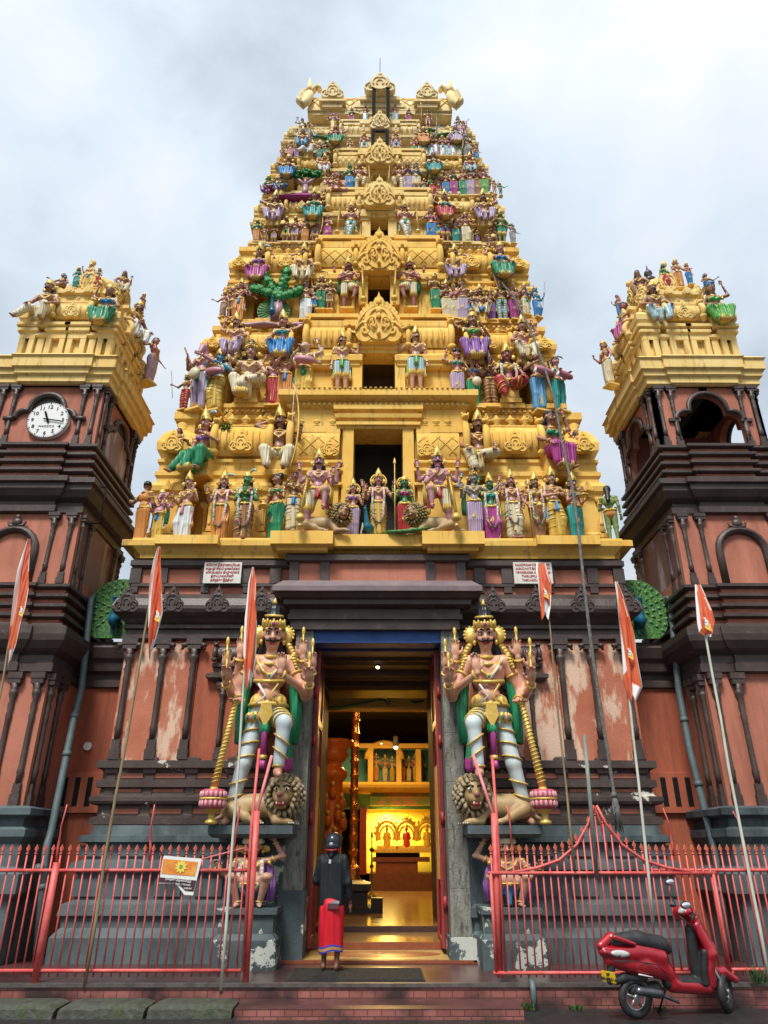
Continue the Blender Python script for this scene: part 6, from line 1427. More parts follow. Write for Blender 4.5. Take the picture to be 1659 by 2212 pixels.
def describe(sp, props):
    who = 'woman' if sp['sex'] == 'f' else 'man'
    h = sp.get('head')
    if h: who = h+'-headed one'
    pose = {'sit': 'seated ', 'sitwide': 'seated ', 'sitone': 'seated ', 'sitcross': 'seated ', 'extL': 'seated ', 'lotus': 'cross-legged ', 'squat': 'squatting '}.get(sp['legs'], '')
    gname = {'dhoti': 'dhoti', 'skirt': 'skirt', 'drape': 'lap cloth', 'robe': 'robe', 'shorts': 'shorts', 'trousers': 'leggings', 'loin': 'loincloth'}[sp['g']]
    t = pose+'painted %s with %s skin and %s %s' % (who, SKINN[sp['skin']], sp['gc'].replace('paleblue', 'pale blue').replace('lightblue', 'light blue'), gname)
    x = None
    for k, v in (('bow', 'bow'), ('staff', 'staff'), ('stick', 'spear'), ('mace', 'mace'), ('club', 'club'), ('drum', 'drum'), ('veena', 'lute'), ('flute', 'flute'), ('shield', 'shield'), ('tray', 'tray'), ('pot', 'pot'), ('heads', 'many arms'), ('sword', 'sword'), ('garland', 'garland')):
        if any(q.startswith(k) for q in props): x = v; break
    return t, x
for row, (zr_, dy, txt) in ROWS.items():
    items = [parse(l) for l in txt.strip().split('\n')]
    if row in ('third ledge', 'fourth ledge', 'fifth ledge', 'sixth ledge'):
        rf_ = random.Random(len(row)+int(zr_*10)); items.sort(key=lambda q: q[0]); more = []; big = row == 'second ledge'
        for a, b in zip(items, items[1:]):
            gap = b[0]-a[0]; st = 42 if big else 24
            if gap < st*1.25 or (a[0] < 830 < b[0]) or (row == 'third ledge' and 540 < (a[0]+b[0])/2 < 650) or (row == 'fifth ledge' and 610 < (a[0]+b[0])/2 < 690): continue
            n_ = int(gap/(st*.8))-1 or 1
            for j in range(n_):
                x_ = a[0]+gap*(j+1)/(n_+1); yf_ = (a[1]+b[1])/2; h_ = min(a[1]-a[2], b[1]-b[2])*rf_.uniform(.78, .92)
                sx_ = rf_.choice('mmf'); line = '%.1f %.1f %.1f|%s,%s|%s|%s %s|%s:%s|%s|%s|turn=%d' % (x_, yf_-1, yf_-1-h_, rf_.choice(('pray', 'bless', 'cross', 'mouth', 'low')), rf_.choice(('pray', 'down', 'cross', 'staff', 'front')), rf_.choice(('stand', 'contra', 'crossed')), sx_, rf_.choice('rbbmdp'),
                    'skirt' if sx_ == 'f' else rf_.choice(('dhoti', 'trousers', 'shorts')), rf_.choice(('red', 'teal', 'purple', 'green', 'cream', 'brown', 'magenta', 'blue')), '-' if sx_ == 'm' else rf_.choice(('green', 'gold', 'purple')), rf_.choice(('small', 'none', 'kirita')), rf_.choice((-25, 0, 20)))
                if abs(x_-820) > 95: more.append(parse(line))
        items += more
    items.sort(key=lambda q: q[0])
    for i, (x, yf, yt, sp, rz, props) in enumerate(items):
        seated = 'shrine row' in row
        # the plane the figure stands on: just outside the tower's sloping face
        t = tan(ang(yf)); off = -.16 if seated else (-.14 if row in ('top ledge', 'sixth ledge') else -.09)
        if row == 'first ledge':
            Y = 12.12 if not 640 < x < 1000 else 12.3
            if 640 < x < 1000 and not 740 < x < 900: Y = 11.9
        else: Y = (12.4+off+.127*(CH-6.8))/(1-.127*t)
        z = CH+Y*t; zt = zy(yt, Y-.03); X_ = xr(x, yf, Y)
        hmax = abs(X_) > 3.3 and not seated and row != 'first ledge'
        sc = (zt-z)*(1.0 if z < 9.5 else 1.10 if z < 15 else 1.18); sp['vox'] = max(.0115, min(.026, 1.1/(sc*(1534/(Y*.9+z*.4)))*1.0*1.6))
        d, held = describe(sp, props)
        if x < 823: n_ = sum(1 for q in items if q[0] <= x); ordn, side = n_, 'left'
        else: n_ = sum(1 for q in items if q[0] >= x); ordn, side = n_, 'right'
        on = ['first', 'second', 'third', 'fourth', 'fifth', 'sixth', 'seventh', 'eighth', 'ninth', 'tenth', 'eleventh', 'twelfth', 'thirteenth', 'fourteenth', 'fifteenth', 'sixteenth', 'seventeenth', 'eighteenth', 'nineteenth', 'twentieth', 'twenty-first', 'twenty-second'][ordn-1]
        lab = d.replace('painted ', '').replace(' skin and ', ' skin, ')+(', %s from %s, %s' % (on, side, row))
        if held and len(lab.split()) < 14: lab = lab.replace(' with ', ' holding %s with ' % held if held not in ('many arms', 'garland') else ' in garland with ' if held == 'garland' else ' many-armed with ', 1)
        if len(lab.replace('-', ' ').split()) > 16: lab = lab.replace('light blue', 'blue').replace('pale blue', 'blue').replace('dark brown', 'brown')
        if len(re.sub('-', ' ', lab).split()) > 16: lab = re.sub(r' holding \w+', '', lab)
        if len(re.sub('-', ' ', lab).split()) > 16: lab = re.sub(r' (many-armed|in garland)', '', lab)
        tilt = 14 if seated else 8
        sp['tilt'] = tilt
        sp['bm'] = GOLD1 if z < 15 else GOLD2
        if sp['g'] in ('trousers', 'dhoti') and int(x) % 2: sp['ck'] = 'smooth'; sp['spiral'] = 1
        rz0 = radians(rz)
        if rz == 0 and abs(X_) > 2.9: rz0 = radians(25)*(1 if X_ > 0 else -1)*min(1, (abs(X_)-2.9)/.8)
        if len(re.findall(r'[\w]+', lab)) > 15: lab = lab.replace('cross-legged', 'seated').replace('many-armed', 'armed').replace(' painted', ''); open('/tmp/long.txt', 'a').write(lab+'\n') if False else None
        if len(re.findall(r'[\w]+', lab)) > 15: lab = lab.replace('seated ', '')
        place_fig(sp, lab, (X_, Y, z), sc, 'painted_statue', 'statue', 'painted statues on the gate tower', rz0, base=not sp.get('nob') and row != 'first ledge')
# small towers' statues
TW = {-1: """
85 712 622|knee,knee|extL|m b|drape:cream|-|small|beard turn=-15
220 716 630|up,knee|sitwide|f b|skirt:green|blue|small|
160 627 584|cross,down|contra|f g|skirt:teal|blue|small|turn=15
185 628 577|bless,down|stand|m p|dhoti:yellow|-|small|sash=blue
206 626 585|down,cross|stand|f r|skirt:red|teal|small|
128 637 599|out,knee|sitone|m b|dhoti:brown|-|none|turn=-60
260 640 595|knee,bless|sitwide|m b|dhoti:cream|-|none|
285 745 665|knee,knee|sitwide|m b|drape:white|-|small|beard
321 828 746|out,low|stand|f r|skirt:lilac|pink|none|
303 682 640|bless,down|stand|m r|loin:pink|-|small|
""", 1: """
1425 708 622|knee,knee|sitwide|m b|drape:paleblue|-|small|beard
1556 710 628|knee,up|sitwide|f b|skirt:lime|lime|none|
1441 622 577|down,cross|contra|f g|skirt:red|green|none|
1471 623 566|down,cross|stand|m p|dhoti:orange|-|small|
1492 614 571|cross,down|stand|f r|skirt:blue|pink|small|
1530 626 594|knee,out|sitone|m b|skirt:blue|-|none|turn=50
1387 647 593|pray,knee|sitwide|m b|dhoti:brown|-|none|
1340 682 642|bless,down|stand|m r|dhoti:blue|-|none|
1361 736 665|knee,knee|sitwide|f m|skirt:magenta|teal|none|
1318 832 748|bless,low|stand|m r|dhoti:cream|-|small|
"""}
for s, txt in TW.items():
    cx, cy, hw = s*6.55, 12.93, 1.08
    for i, line in enumerate(txt.strip().split('\n')):
        x, yf, yt, sp, rz, props = parse(line)
        if i in (0, 1): Y = 11.95
        elif i in (2, 3, 4): Y = 12.30
        elif i == 5: Y = 12.3
        elif i == 6: Y = 12.55
        elif i == 7: Y = 13.0
        elif i == 8: Y = 13.2
        else: Y = 13.3
        if i == 8 and s < 0: Y = 13.7
        if s > 0 and i in (7, 9): Y = 13.2
        if s > 0 and i == 8: Y = 12.9
        z = zy(yf, Y); sc = (zy(yt, Y-.03)-z)*1.2; sp['vox'] = .020; d, held = describe(sp, props)
        where = ['seated below the roof corner', 'seated by the roof shrine', 'left of the roof trio', 'middle of the roof trio', 'right of the roof trio', 'facing outwards beside the dome', 'near the inner roof corner', 'inner roof side', 'lowest on the inner side', 'high on the inner side'][i]
        lab = d.replace('painted ', '').replace('seated ', '')+', %s, %s tower' % (where, 'clock' if s < 0 else 'bell')
        sp['bm'] = GOLD2
        if len(re.findall(r'[\w]+', lab)) > 16: print('LONG', lab)
        place_fig(sp, lab, (xr(x, yf, Y), Y, z), sc, 'painted_statue', 'statue', 'painted statues on the side towers', (radians(-s*70) if i in (7, 8, 9) else radians(-s*20) if i == 6 else 0), base=True)
# two mighty guardians on lions, left and right of the niche, first ledge
def lion(name, label, loc, L, face=1, parentless=True, mane=None, vox=.02, turn=0., front=False, rz=0., hs=1.25):
    """a lying lion, body along X with its head at +X*face; L = length"""
    LM = MATS.get('lion_fur') or surf('lion_fur', (.40, .29, .13), (.34, .20, .09), scale=4, rough=.5, bump=.2, bscale=25, grime=.4)
    MM = mane or (MATS.get('lion_mane') or surf('lion_mane', (.25, .17, .06), (.36, .26, .10), scale=14, rough=.55, bump=.6, bscale=30))
    r = empty(name, loc, rz, L); tag(r, label, 'lion statue', 'stone lions')
    f = face; B = [el((-.28*f, 0, .20), (.20, .14, .17)), cp((-.25*f, 0, .22), (.18*f, 0, .24), .16, .15), el((.22*f, 0, .26), (.16, .14, .18)),
                   cp((-.30*f, -.13, .18), (-.12*f, -.20, .10), .10, .06), cp((-.12*f, -.20, .08), (.02*f, -.22, .04), .045, .035), el((.05*f, -.22, .035), (.055, .04, .03)),
                   cp((.20*f, -.10, .16), (.26*f, -.18, .05), .07, .045), cp((.26*f, -.18, .05), (.40*f, -.22, .04), .045, .04), el((.44*f, -.22, .035), (.055, .045, .032)),
                   cp((.24*f, .06, .14), (.44*f, .04, .04), .07, .045), el((.48*f, .02, .035), (.055, .045, .032)),
                   cp((-.44*f, .0, .12), (-.60*f, -.06, .03), .03, .02), cp((-.60*f, -.06, .03), (-.50*f, -.20, .02), .02, .022)]
    hc = Vector((.34*f, -.10, .42 if hs < 1.4 else .37)); R_ = Matrix.Translation(hc) @ Matrix.Rotation(radians(turn), 4, 'Z') @ Matrix.Scale(hs, 4)
    def hx(p): return tuple(R_ @ Vector(p))
    HB = [((0, 0, 0), (.11, .11, .12)), ((0, -.11, -.045), (.062, .075, .05)), ((0, -.09, -.105), (.045, .055, .022)), ((0, -.06, .05), (.085, .06, .06))]
    rt = np.array(R_.to_3x3())/hs
    for c, q in HB: B.append(el(hx(c), tuple(v*hs for v in q), 0, rt, .02))
    B += [cp(hx((0, -.08, .04)), hx((0, -.17, -.01)), .035*hs, .030*hs, 0, .015)]
    m = MB(); sculpt_mb(m, B, vox, [LM], .035)
    for i in range(3):
        for p in ((.47*f, -.25), (.51*f, -.01), (.09*f, -.25)): m.ball((p[0]+(i-1)*.026, p[1]-.012, .022), (.010, .016, .012), MATS['eye_white'], 5, 4)
    k0 = len(m.v)
    for s_ in (-1, 1):
        m.ball((s_*.045, -.112, .035), (.020, .014, .013), MATS['eye_white'], 8, 5); m.ball((s_*.045, -.124, .035), (.010, .006, .010), MATS['hair_black'], 7, 5)
        m.tube([(s_*.015, -.13, .055), (s_*.045, -.125, .066), (s_*.075, -.10, .055)], .007, MATS['hair_black'], 4)
    m.ball((0, -.195, -.015), (.026, .018, .018), paint((.25, .07, .09)), 8, 5); m.ball((0, -.135, -.085), (.045, .045, .020), MATS['lip_red'], 8, 5)
    for s_ in (-1, 1): m.ball((s_*.028, -.165, -.078), (.007, .007, .014), MATS['eye_white'], 5, 4)
    m.v[k0:] = [hx(p) for p in m.v[k0:]]
    m.build('body', r)
    m = MB(); rnd = random.Random(5)
    for ring_, (rr, yy, nn) in enumerate(((.112, -.01, 18), (.128, .025, 20), (.145, .065, 22), (.155, .11, 22), (.15, .16, 18))):
        for i in range(nn):
            a = 2*pi*(i+.5*(ring_ % 2))/nn
            if ring_ < 1 and sin(a) < -.85: continue
            b = (rr*cos(a), yy-.05, rr*1.05*sin(a)+.0); e_ = (1.16*b[0]+rnd.uniform(-.012, .012), b[1]-.035, 1.14*b[2]-.035+rnd.uniform(-.01, .01))
            m.tube([b, ((b[0]+e_[0])/2, b[1]-.04, (b[2]+e_[2])/2), e_], [.022, .020, .006], MM, 5)
    m.ball((0, .08, -.02), (.145, .12, .155), MM, 12, 8)
    for s_ in (-1, 1): m.ball((s_*.105, -.01, .105), (.032, .02, .035), LM, 8, 6)
    m.v = [hx(p) for p in m.v]; m.build('mane', r)
    m = MB(); m.ball((-.50*f, -.22, .03), (.06, .035, .035), MM, 8, 6); m.build('tail_tuft', r)
    return r
for s, x, yf, yt in ((-1, 680, 1165, 966), (1, 953, 1161, 960)):
    Y = 11.85; z = 6.953; X_ = xr(x, yf, Y); sc = zy(yt, Y)-z
    sp = dict(arms=('front', 'bless') if s < 0 else ('pray', 'front'), legs='liftR' if s < 0 else 'liftL', sex='m', skin='k', g='shorts', gc='cream', sash='red', crown='kirita', hair='long', beard='m', vox=.0095, detail=1, props='scarf '+('maceL' if s < 0 else 'maceR'), scarf='gold',
              more=[(-1, 'far'), (1, 'far')], mx=.06, tilt=8, trim='gold')
    place_fig(sp, 'pink moustached guardian with mace, one foot on a lion, %s of the niche' % ('left' if s < 0 else 'right'), (X_-s*.02, Y, z), sc, 'guardian_statue', 'statue', 'guardians of the upper niche', 0, base=False)
    lion('lion_statue', 'crouching lion under the foot of the guardian %s of the upper niche' % ('left' if s < 0 else 'right'), (X_+(.12 if s < 0 else -.12), Y+.12, z), 1.02, 1 if s < 0 else -1, turn=25 if s < 0 else -35)
# peacock mount, cobra, palm, tree and other companions
def peafowl(label, loc, h, rz=0, fan=False, tail=True):
    r = empty('peacock', loc, rz, h); m = MB(); BODY = MATS['peacock_blue']
    sculpt_mb(m, [el((0, 0, .38), (.13, .22, .15)), cp((0, -.12, .44), (0, -.20, .80), .09, .05), cp((0, -.20, .80), (0, -.24, .92), .05, .055), cp((0, -.27, .91), (0, -.37, .88), .02, .006), cp((-.05, 0, .3), (-.05, 0, .0), .022, .018), cp((.05, 0, .3), (.05, 0, .0), .022, .018)], .022, [BODY], .03)
    for t in (-1, 0, 1): m.tube([(0, -.23, .96), (t*.03, -.22, 1.05)], .007, BODY, 4)
    m.build('body', r)
    m = MB()
    if fan:
        m.prism([(.62*cos(t), .62+.62*sin(t)) for t in [radians(-50+i*280/24.) for i in range(25)]], 'y', .16, .22, MATS['peacock_fan'])
        for i in range(19): t = radians(-45+i*270/18.); m.tube([(.1*cos(t), .15, .62+.1*sin(t)), (.6*cos(t), .15, .62+.6*sin(t))], [.01, .022], MATS['feather_tip'], 4)
    elif tail: m.tube([(0, .12, .38), (0, .45, .30), (0, 1.0, .12), (0, 1.5, .06)], [.10, .15, .17, .05], MATS['peacock_fan'], 8, flat=.6)
    if m.v: m.build('tail_fan' if fan else 'tail', r)
    tag(r, label, 'peacock statue', 'painted peacocks among the statues')
def onf(x, yf, off=-.1):
    t = tan(ang(yf)); Y = (12.4+off+.127*(CH-6.8))/(1-.127*t); return (xr(x, yf, Y), Y, CH+Y*t)
peafowl('small blue peacock at the feet of the central standing god', (xr(797, 1164, 12.1), 12.1, 6.955), .62, radians(-30), tail=False)
peafowl('green fan-tailed peacock below the palm on the third ledge', onf(587, 694, -.22), .62, 0, True)
peafowl('long-tailed blue peacock at the left of the top ledge', onf(681, 303), .40, radians(-90))
peafowl('blue peacock behind the spear bearer on the top ledge', onf(943, 290), .42, radians(100))
peafowl('long-tailed blue peacock at the right of the top ledge', onf(977, 298), .50, radians(90))
LEAF = surf('painted_leaf', (.015, .16, .03), (.03, .26, .05), scale=20, rough=.5, bump=.6, bscale=40)
def stone_tree(label, loc, h, palm=False):
    r = empty('painted_tree', loc, 0, h); m = MB(); TR = paint((.38, .22, .24)); m.tube([(0, 0, 0), (.01, 0, .4)], [.11, .08], TR, 8)
    for a in (-1, 0, 1): m.tube([(.01, 0, .38), (a*.16, -.02, .58), (a*.26, -.02, .68)], [.07, .05, .035], TR, 7)
    m.build('trunk', r); m = MB(); rnd = random.Random(3)
    if palm:
        for (a, ln) in ((-62, .5), (-28, .62), (12, .66), (70, .42)):
            d = Vector((sin(radians(a)), 0, cos(radians(a))))
            for i in range(26):
                t = i/25.; c = Vector((0, -.02, .46))+d*ln*t; m.ball(c+Vector((rnd.uniform(-.03, .03), rnd.uniform(-.05, .0), rnd.uniform(-.03, .03))), (.07, .05, .07), LEAF, 6, 4)
    else:
        for i in range(60):
            c = Vector((rnd.choice((-.26, 0, .27)), -.02, .78)); c.z += .10 if abs(c.x) < .1 else 0; m.ball(c+Vector((rnd.uniform(-.13, .13), rnd.uniform(-.08, .04), rnd.uniform(-.08, .08))), (.06, .05, .045), LEAF, 6, 4)
    base = [m.v[i] for i in range(0, len(m.v), 3)]
    for b in base:
        a = rnd.uniform(0, 6.28); d = Vector((cos(a)*.5, -.45, sin(a)*.5)).normalized()*.055; w_ = Vector((-sin(a), 0, cos(a)))*.020; b = Vector(b)
        m.add([b, b+d*.5+w_, b+d, b+d*.5-w_], [(0, 1, 2, 3)], LEAF)
    m.build('crown', r); tag(r, label, 'painted tree', 'painted plaster trees')
stone_tree('dark green painted palm with pinkish trunk on the third ledge', onf(598, 692, -.16), 1.35, True)
stone_tree('round-topped painted tree with forked trunk on the fifth ledge', onf(658, 425, -.12), .98)
r = empty('reclining_statue', onf(650, 437, -.16), 0, .80); m = MB(); sculpt_mb(m, [cp((-.55, 0, .16), (.0, -.02, .18), .10, .15), cp((0, -.02, .18), (.35, 0, .24), .15, .12), el((.48, 0, .34), (.085, .08, .10)), cp((-.55, 0, .14), (-.75, 0, .10), .07, .04), cp((.3, -.1, .2), (.1, -.18, .1), .05, .04)], .022, [paint(CLOTH['magenta'], 'cloth')], .03); m.build('body', r)
m = MB(); m.ring(-.7, .62, -.22, .1, [(.0, -.02), (.05, .03), (0, .06)], paint(CLOTH['magenta'])); m.build('bed', r); tag(r, 'magenta reclining figure on a bed below the painted tree, fifth ledge', 'statue')
r = empty('rock_slab', onf(598, 700, -.30)); m = MB(); sculpt_mb(m, [cp((-.85, .06, .0), (.85, .06, .0), .07, .055), el((-.3, .06, .02), (.3, .10, .06)), el((.5, .06, .01), (.25, .09, .05))], .03, [paint((.33, .17, .17))], .05); m.build('slab', r); tag(r, 'long maroon rock slab under the palm and peacock on the third ledge', 'slab')
r = empty('cobra', (xr(783, 1164, 12.05), 12.05, 6.955), 0, .5); m = MB(); m.tube([(.2, .1, .02), (0, -.1, .04), (-.06, -.05, .2), (0, 0, .45), (0, -.04, .62)], [.03, .05, .05, .09, .03], paint((.30, .33, .25)), 8, flat=.6); m.build('body', r); tag(r, 'small raised cobra beside the peacock in the central niche', 'snake statue')
r = empty('serpent_tail', (xr(870, 1172, 11.75), 11.78, 6.96)); m = MB(); m.tube([(-.35, .3, .12), (-.22, .05, .03), (0, -.03, .0), (.30, .0, .05), (.5, .05, .12)], [.04, .07, .09, .09, .03], MATS['peacock_fan'], 8, flat=.5); m.build('body', r); tag(r, 'green peacock train spilling over the niche ledge', 'peacock train')
r = empty('ledge_weed', (xr(485, 925, 12.3), 12.35, zy(930, 12.35))); m = MB(); rnd = random.Random(9)
for i in range(70):
    a = rnd.uniform(0, 2*pi); l = rnd.uniform(.05, .17); c = Vector((rnd.uniform(-.12, .12), rnd.uniform(-.06, .06), rnd.uniform(0, .16))); d = Vector((cos(a), sin(a)*.6, rnd.uniform(-.3, .8)))*.05; w_ = Vector((-sin(a), cos(a), .2))*.022
    m.add([c-w_, c+d-w_*.3, c+d*1.5, c+d+w_, c+w_*.2], [(0, 1, 2, 3, 4)], LEAF)
m.build('leaves', r); tag(r, 'bright green weed growing from the first shrine row, left side', 'weed')
# ------------------------------------------------------------------ door guardians
LGS = {}
SHELF = GREY
for s in (-1, 1):
    side = 'left' if s < 0 else 'right'
    Y = 11.62; xf = 562 if s < 0 else 1073; z0 = 2.10; X_ = xr(xf, 1785, Y)
    zt = zy(1290 if s < 0 else 1293, Y-.05); sc = zt-z0
    A1 = ((.105, .03, -.12), (.080, -.04, .035), (-.05, -.15, 1)); A2 = ((.115, .0, -.14), (.140, -.11, -.045), (-.05, -.35, .9)); A3 = ((.10, -.01, -.16), (.130, -.14, -.120), (-.1, -.6, .75))
    AB = ((.085, -.03, -.15), (-.035, -.17, -.095), (.1, -.1, 1)); AM = ((.075, .02, -.15), (.045, -.07, -.215), (.15, -.75, -.15))
    far_, near = (-1, 1)        # mace side, blessing side for the left guardian
    sp = dict(arms=(AM, AB) if s < 0 else (AB, AM), legs='guardR' if s < 0 else 'guardL', ck='smooth', sex='m', skin=(.66, .34, .22), g='trousers', gc=(.56, .64, .64), sash='green', scarf='green', crown='topknot', hair='long', beard='m', vox=.0058, detail=2, trim='magenta', belt='gold',
              more=[(-1, A1), (-1, A2), (-1, A3), (1, A1), (1, A2), (1, A3)], props='scarf weap '+('maceL' if s < 0 else 'maceR'), mx=.07, tilt=14, spiral=1, hand=1.35, puff=-.006, slim=.80, headscale=1.10 if s < 0 else 1.07, turn=6 if s < 0 else -4)
    r = place_fig(sp, 'tall %s door guardian with eight arms, topknot crown and blue-white leggings %s' % (side, 'beside the white flag pole' if s < 0 else 'nearer the red scooter'), (X_, Y, z0), sc, 'door_guardian', 'statue', 'door guardians', radians(-3*s), base=False)
    r.scale.x *= .93
    # hanging pleat, apron, shoulder plates
    m = MB(); m.tube([(0, -.075, .50), (0, -.085, .42), (.0, -.08, .30)], [.022, .028, .034], paint(CLOTH['magenta'], 'cloth'), 8, flat=.6); m.tube([(0, -.08, .31), (0, -.08, .29)], [.037, .037], GILT, 8, flat=.6); m.tube([(0, -.08, .288), (0, -.08, .25)], [.034, .044], paint(CLOTH['magenta'], 'cloth'), 8, flat=.6); m.build('pleat', r)
    m = MB()
    for i in range(-5, 6):
        a = i*.28; c = (.108*sin(a), -.004-.086*cos(a), .495); m.ball(c, (.016, .010, .028), GILT, 7, 5); m.ball((c[0]*1.03, c[1]-.008, c[2]-.002), (.009, .006, .016), paint(CLOTH[('green', 'pink')[i % 2]]), 6, 4)
    m.prism([(-.026, .56), (.026, .56), (.036, .50), (.0, .44), (-.036, .50)], 'y', -.112, -.085, GILT)
    for q in (-1, 1): m.tube([(q*.055, -.070, .66), (q*.01, -.080, .60), (q*.06, -.078, .56)], .006, WHITE if q < 0 else GILT, 5)
    m.tube([(-.085, -.045, .68), (0, -.075, .672), (.085, -.045, .68)], .010, GILT, 6); m.tube([(.085, -.03, .80), (.05, -.072, .74), (.0, -.075, .68)], .007, WHITE, 5); m.build('apron_belt', r)
    for q in (-1, 1):
        m = MB(); m.lathe(0, 0, [(.002, 0), (.040, .0), (.045, .008), (.036, .016), (.002, .02)], GILT, 16); R_ = Matrix.Translation((q*.076, .02, .940)) @ Matrix.Rotation(radians(90), 4, 'X'); shift(m, 0, R_)
        for i in range(14): a = i*pi/7; m.ball((q*.076+.042*cos(a), .010, .940+.042*sin(a)), .0085, GILT, 6, 4)
        for i in range(6): m.ball((q*(.092+.011*i), .012, .880-.016*i), (.020, .016, .016), GILT, 6, 5)
        for i in range(5): m.ball((q*(.120+.006*i), -.012-.004*i, .815-.016*i), (.020-.002*i, .026, .012), GILT, 7, 5)
        m.build('gilt_halo', r)
    m = MB(); zb = .115       # lotus bands round the mace bulb
    lx, ly = sp['mace_x']; tag(r, 'tall left door guardian with eight arms and blue-white leggings, by the white flag pole' if s < 0 else 'tall right door guardian with eight arms and blue-white leggings, right of the doorway')
    m.lathe(lx, ly, [(.050, .066), (.060, .075), (.064, .098), (.062, .104)], paint((.50, .08, .13)), 20); m.lathe(lx, ly, [(.062, .104), (.067, .107), (.067, .112), (.062, .115)], GILT, 20); m.lathe(lx, ly, [(.062, .115), (.064, .125), (.060, .146), (.050, .152)], paint((.50, .08, .13)), 20)
    for zq, up in ((.128, 1), (.090, -1)):
        for i in range(16):
            a = i*pi/8; m.ball((lx+.0600*cos(a), ly+.0600*sin(a), zq), (.0098, .0098, .0165), paint((.70, .34, .36)), 6, 5)
    m.lathe(lx, ly, [(.012, .0), (.030, .003), (.030, .014), (.017, .024), (.017, .046), (.034, .058), (.044, .066)], GILT, 16)
    m.build('lotus_band', r)
    lion('guardian_lion', 'lion with curled pale mane lying under the foot of the %s door guardian' % side, (X_+(-.05 if s < 0 else .05), Y+.0, z0), 1.16, 1 if s < 0 else -1, turn=4*s, vox=.012, hs=1.5,
         mane=surf('pale_lion_mane', (.42, .34, .20), (.20, .15, .08), scale=12, rough=.5, bump=.6, bscale=30))
    # shelf
    r = empty('guardian_shelf', (X_, 11.7, 1.93)); m = MB(); xa, xb = (xr(450, 1790, 11.3)-X_, xr(632, 1790, 11.3)-X_) if s < 0 else (xr(1010, 1790, 11.3)-X_, xr(1172, 1790, 11.3)-X_); m.ring(xa, xb, -.42, .45, [(-.06, 0), (.0, .05), (.0, .165)], GREY); m.build('slab', r); tag(r, 'grey stone shelf carrying the %s door guardian and its lion' % side, 'shelf', 'guardian shelves')
    # crouching dwarf that carries the shelf
    Yd = 11.52; xd = 540 if s < 0 else 1098
    sp = dict(arms=('staff', 'up') if s < 0 else ('up', 'staff'), legs='squat', sex='m', skin='p', g='loin', gc='blue', crown='turban', tc='cream', hair='long', beard='m', vox=.011, detail=1, fat=.03, props='scarf garland' if s < 0 else 'scarf', scarf='purple', feather=1, headscale=1.3)
    z1 = 1.05; rd = place_fig(sp, 'crouching moustached dwarf in cream turban holding up the %s guardian shelf' % side, (xr(xd, 1930, Yd), Yd, z1), 1.96-z1, 'dwarf_statue', 'statue', 'crouching dwarfs under the shelves', 0, base=False); rd.scale.x *= 1.6; rd.scale.y *= 1.3; rd.scale.z *= 1.03
    r = empty('dwarf_plinth', (xr(xd, 1930, Yd), 11.6, .3)); m = MB(); m.ring(-.38, .38, -.25, .4, [(.06, 0), (.06, .35), (.0, .42), (.0, .62), (.05, .66), (.05, .735)], GREYP); m.build('block', r); tag(r, 'grey plinth block under the %s crouching dwarf' % side, 'plinth', 'dwarf plinths')

# ------------------------------------------------------------------ ground, platform, kerbs
ASPH = surf('wet_asphalt', (.016, .017, .017), (.030, .031, .030), scale=9, rough=.32, bump=.5, bscale=120, spec=.5)
m = MB(); G = 800
m.box(-G, G, -G, G, -.4, .05, ASPH); o = m.build('road'); tag(o, kind='structure')
def brickmat(name, c1, c2, mortar, sx, rough=.5, dirt=.5):
    m, t = newmat(name); L = t.links.new; out = N(t, 'ShaderNodeOutputMaterial'); b = N(t, 'ShaderNodeBsdfPrincipled'); L(b.outputs[0], out.inputs[0]); b.inputs['Roughness'].default_value = rough
    tc = N(t, 'ShaderNodeTexCoord'); mp = N(t, 'ShaderNodeMapping'); mp.inputs['Rotation'].default_value = (radians(90), 0, 0) if sx > 0 else (0, 0, 0)
    br = N(t, 'ShaderNodeTexBrick'); br.inputs['Scale'].default_value = abs(sx); br.inputs['Color1'].default_value = c4(c1); br.inputs['Color2'].default_value = c4(c2); br.inputs['Mortar'].default_value = c4(mortar); br.inputs['Mortar Size'].default_value = .012
    L(tc.outputs['Object'], mp.inputs[0]); L(mp.outputs[0], br.inputs[0])
    n = N(t, 'ShaderNodeTexNoise'); n.inputs['Scale'].default_value = 1.7; n.inputs['Detail'].default_value = 8; L(tc.outputs['Object'], n.inputs[0]); r = N(t, 'ShaderNodeMapRange'); r.inputs['From Min'].default_value = .45; r.inputs['From Max'].default_value = .62; r.inputs['To Max'].default_value = dirt; L(n.outputs['Fac'], r.inputs['Value'])
    x = N(t, 'ShaderNodeMix', data_type='RGBA'); L(r.outputs[0], x.inputs[0]); L(br.outputs['Color'], x.inputs[6]); x.inputs[7].default_value = (.035, .02, .018, 1); L(x.outputs[2], b.inputs['Base Color'])
    bp = N(t, 'ShaderNodeBump'); bp.inputs['Strength'].default_value = .5; bp.inputs['Distance'].default_value = .01; L(br.outputs['Fac'], bp.inputs['Height']); bp.invert = True; L(bp.outputs[0], b.inputs['Normal']); MATS[name] = m; return m
TILE = brickmat('pink_tile_riser', (.20, .062, .05), (.31, .11, .09), (.04, .018, .016), 3.2, .40, .97)
TILET = brickmat('red_paving', (.085, .036, .034), (.12, .052, .048), (.03, .018, .016), -5.0, .28, .8)
m = MB(); m.box(-30, 30, 10.27, 60, .02, .296, TILE); o = m.build('platform_edge'); tag(o, kind='structure')
m = MB(); m.box(-30, 30, 10.262, 60, .297, .301, TILET); o = m.build('platform'); tag(o, kind='structure')
m = MB(); m.box(-30, 30, 10.245, 10.33, .27, .309, surf('edge_strip', (.10, .09, .085), (.06, .05, .045), scale=8, rough=.5)); o = m.build('platform_kerb'); tag(o, kind='structure')
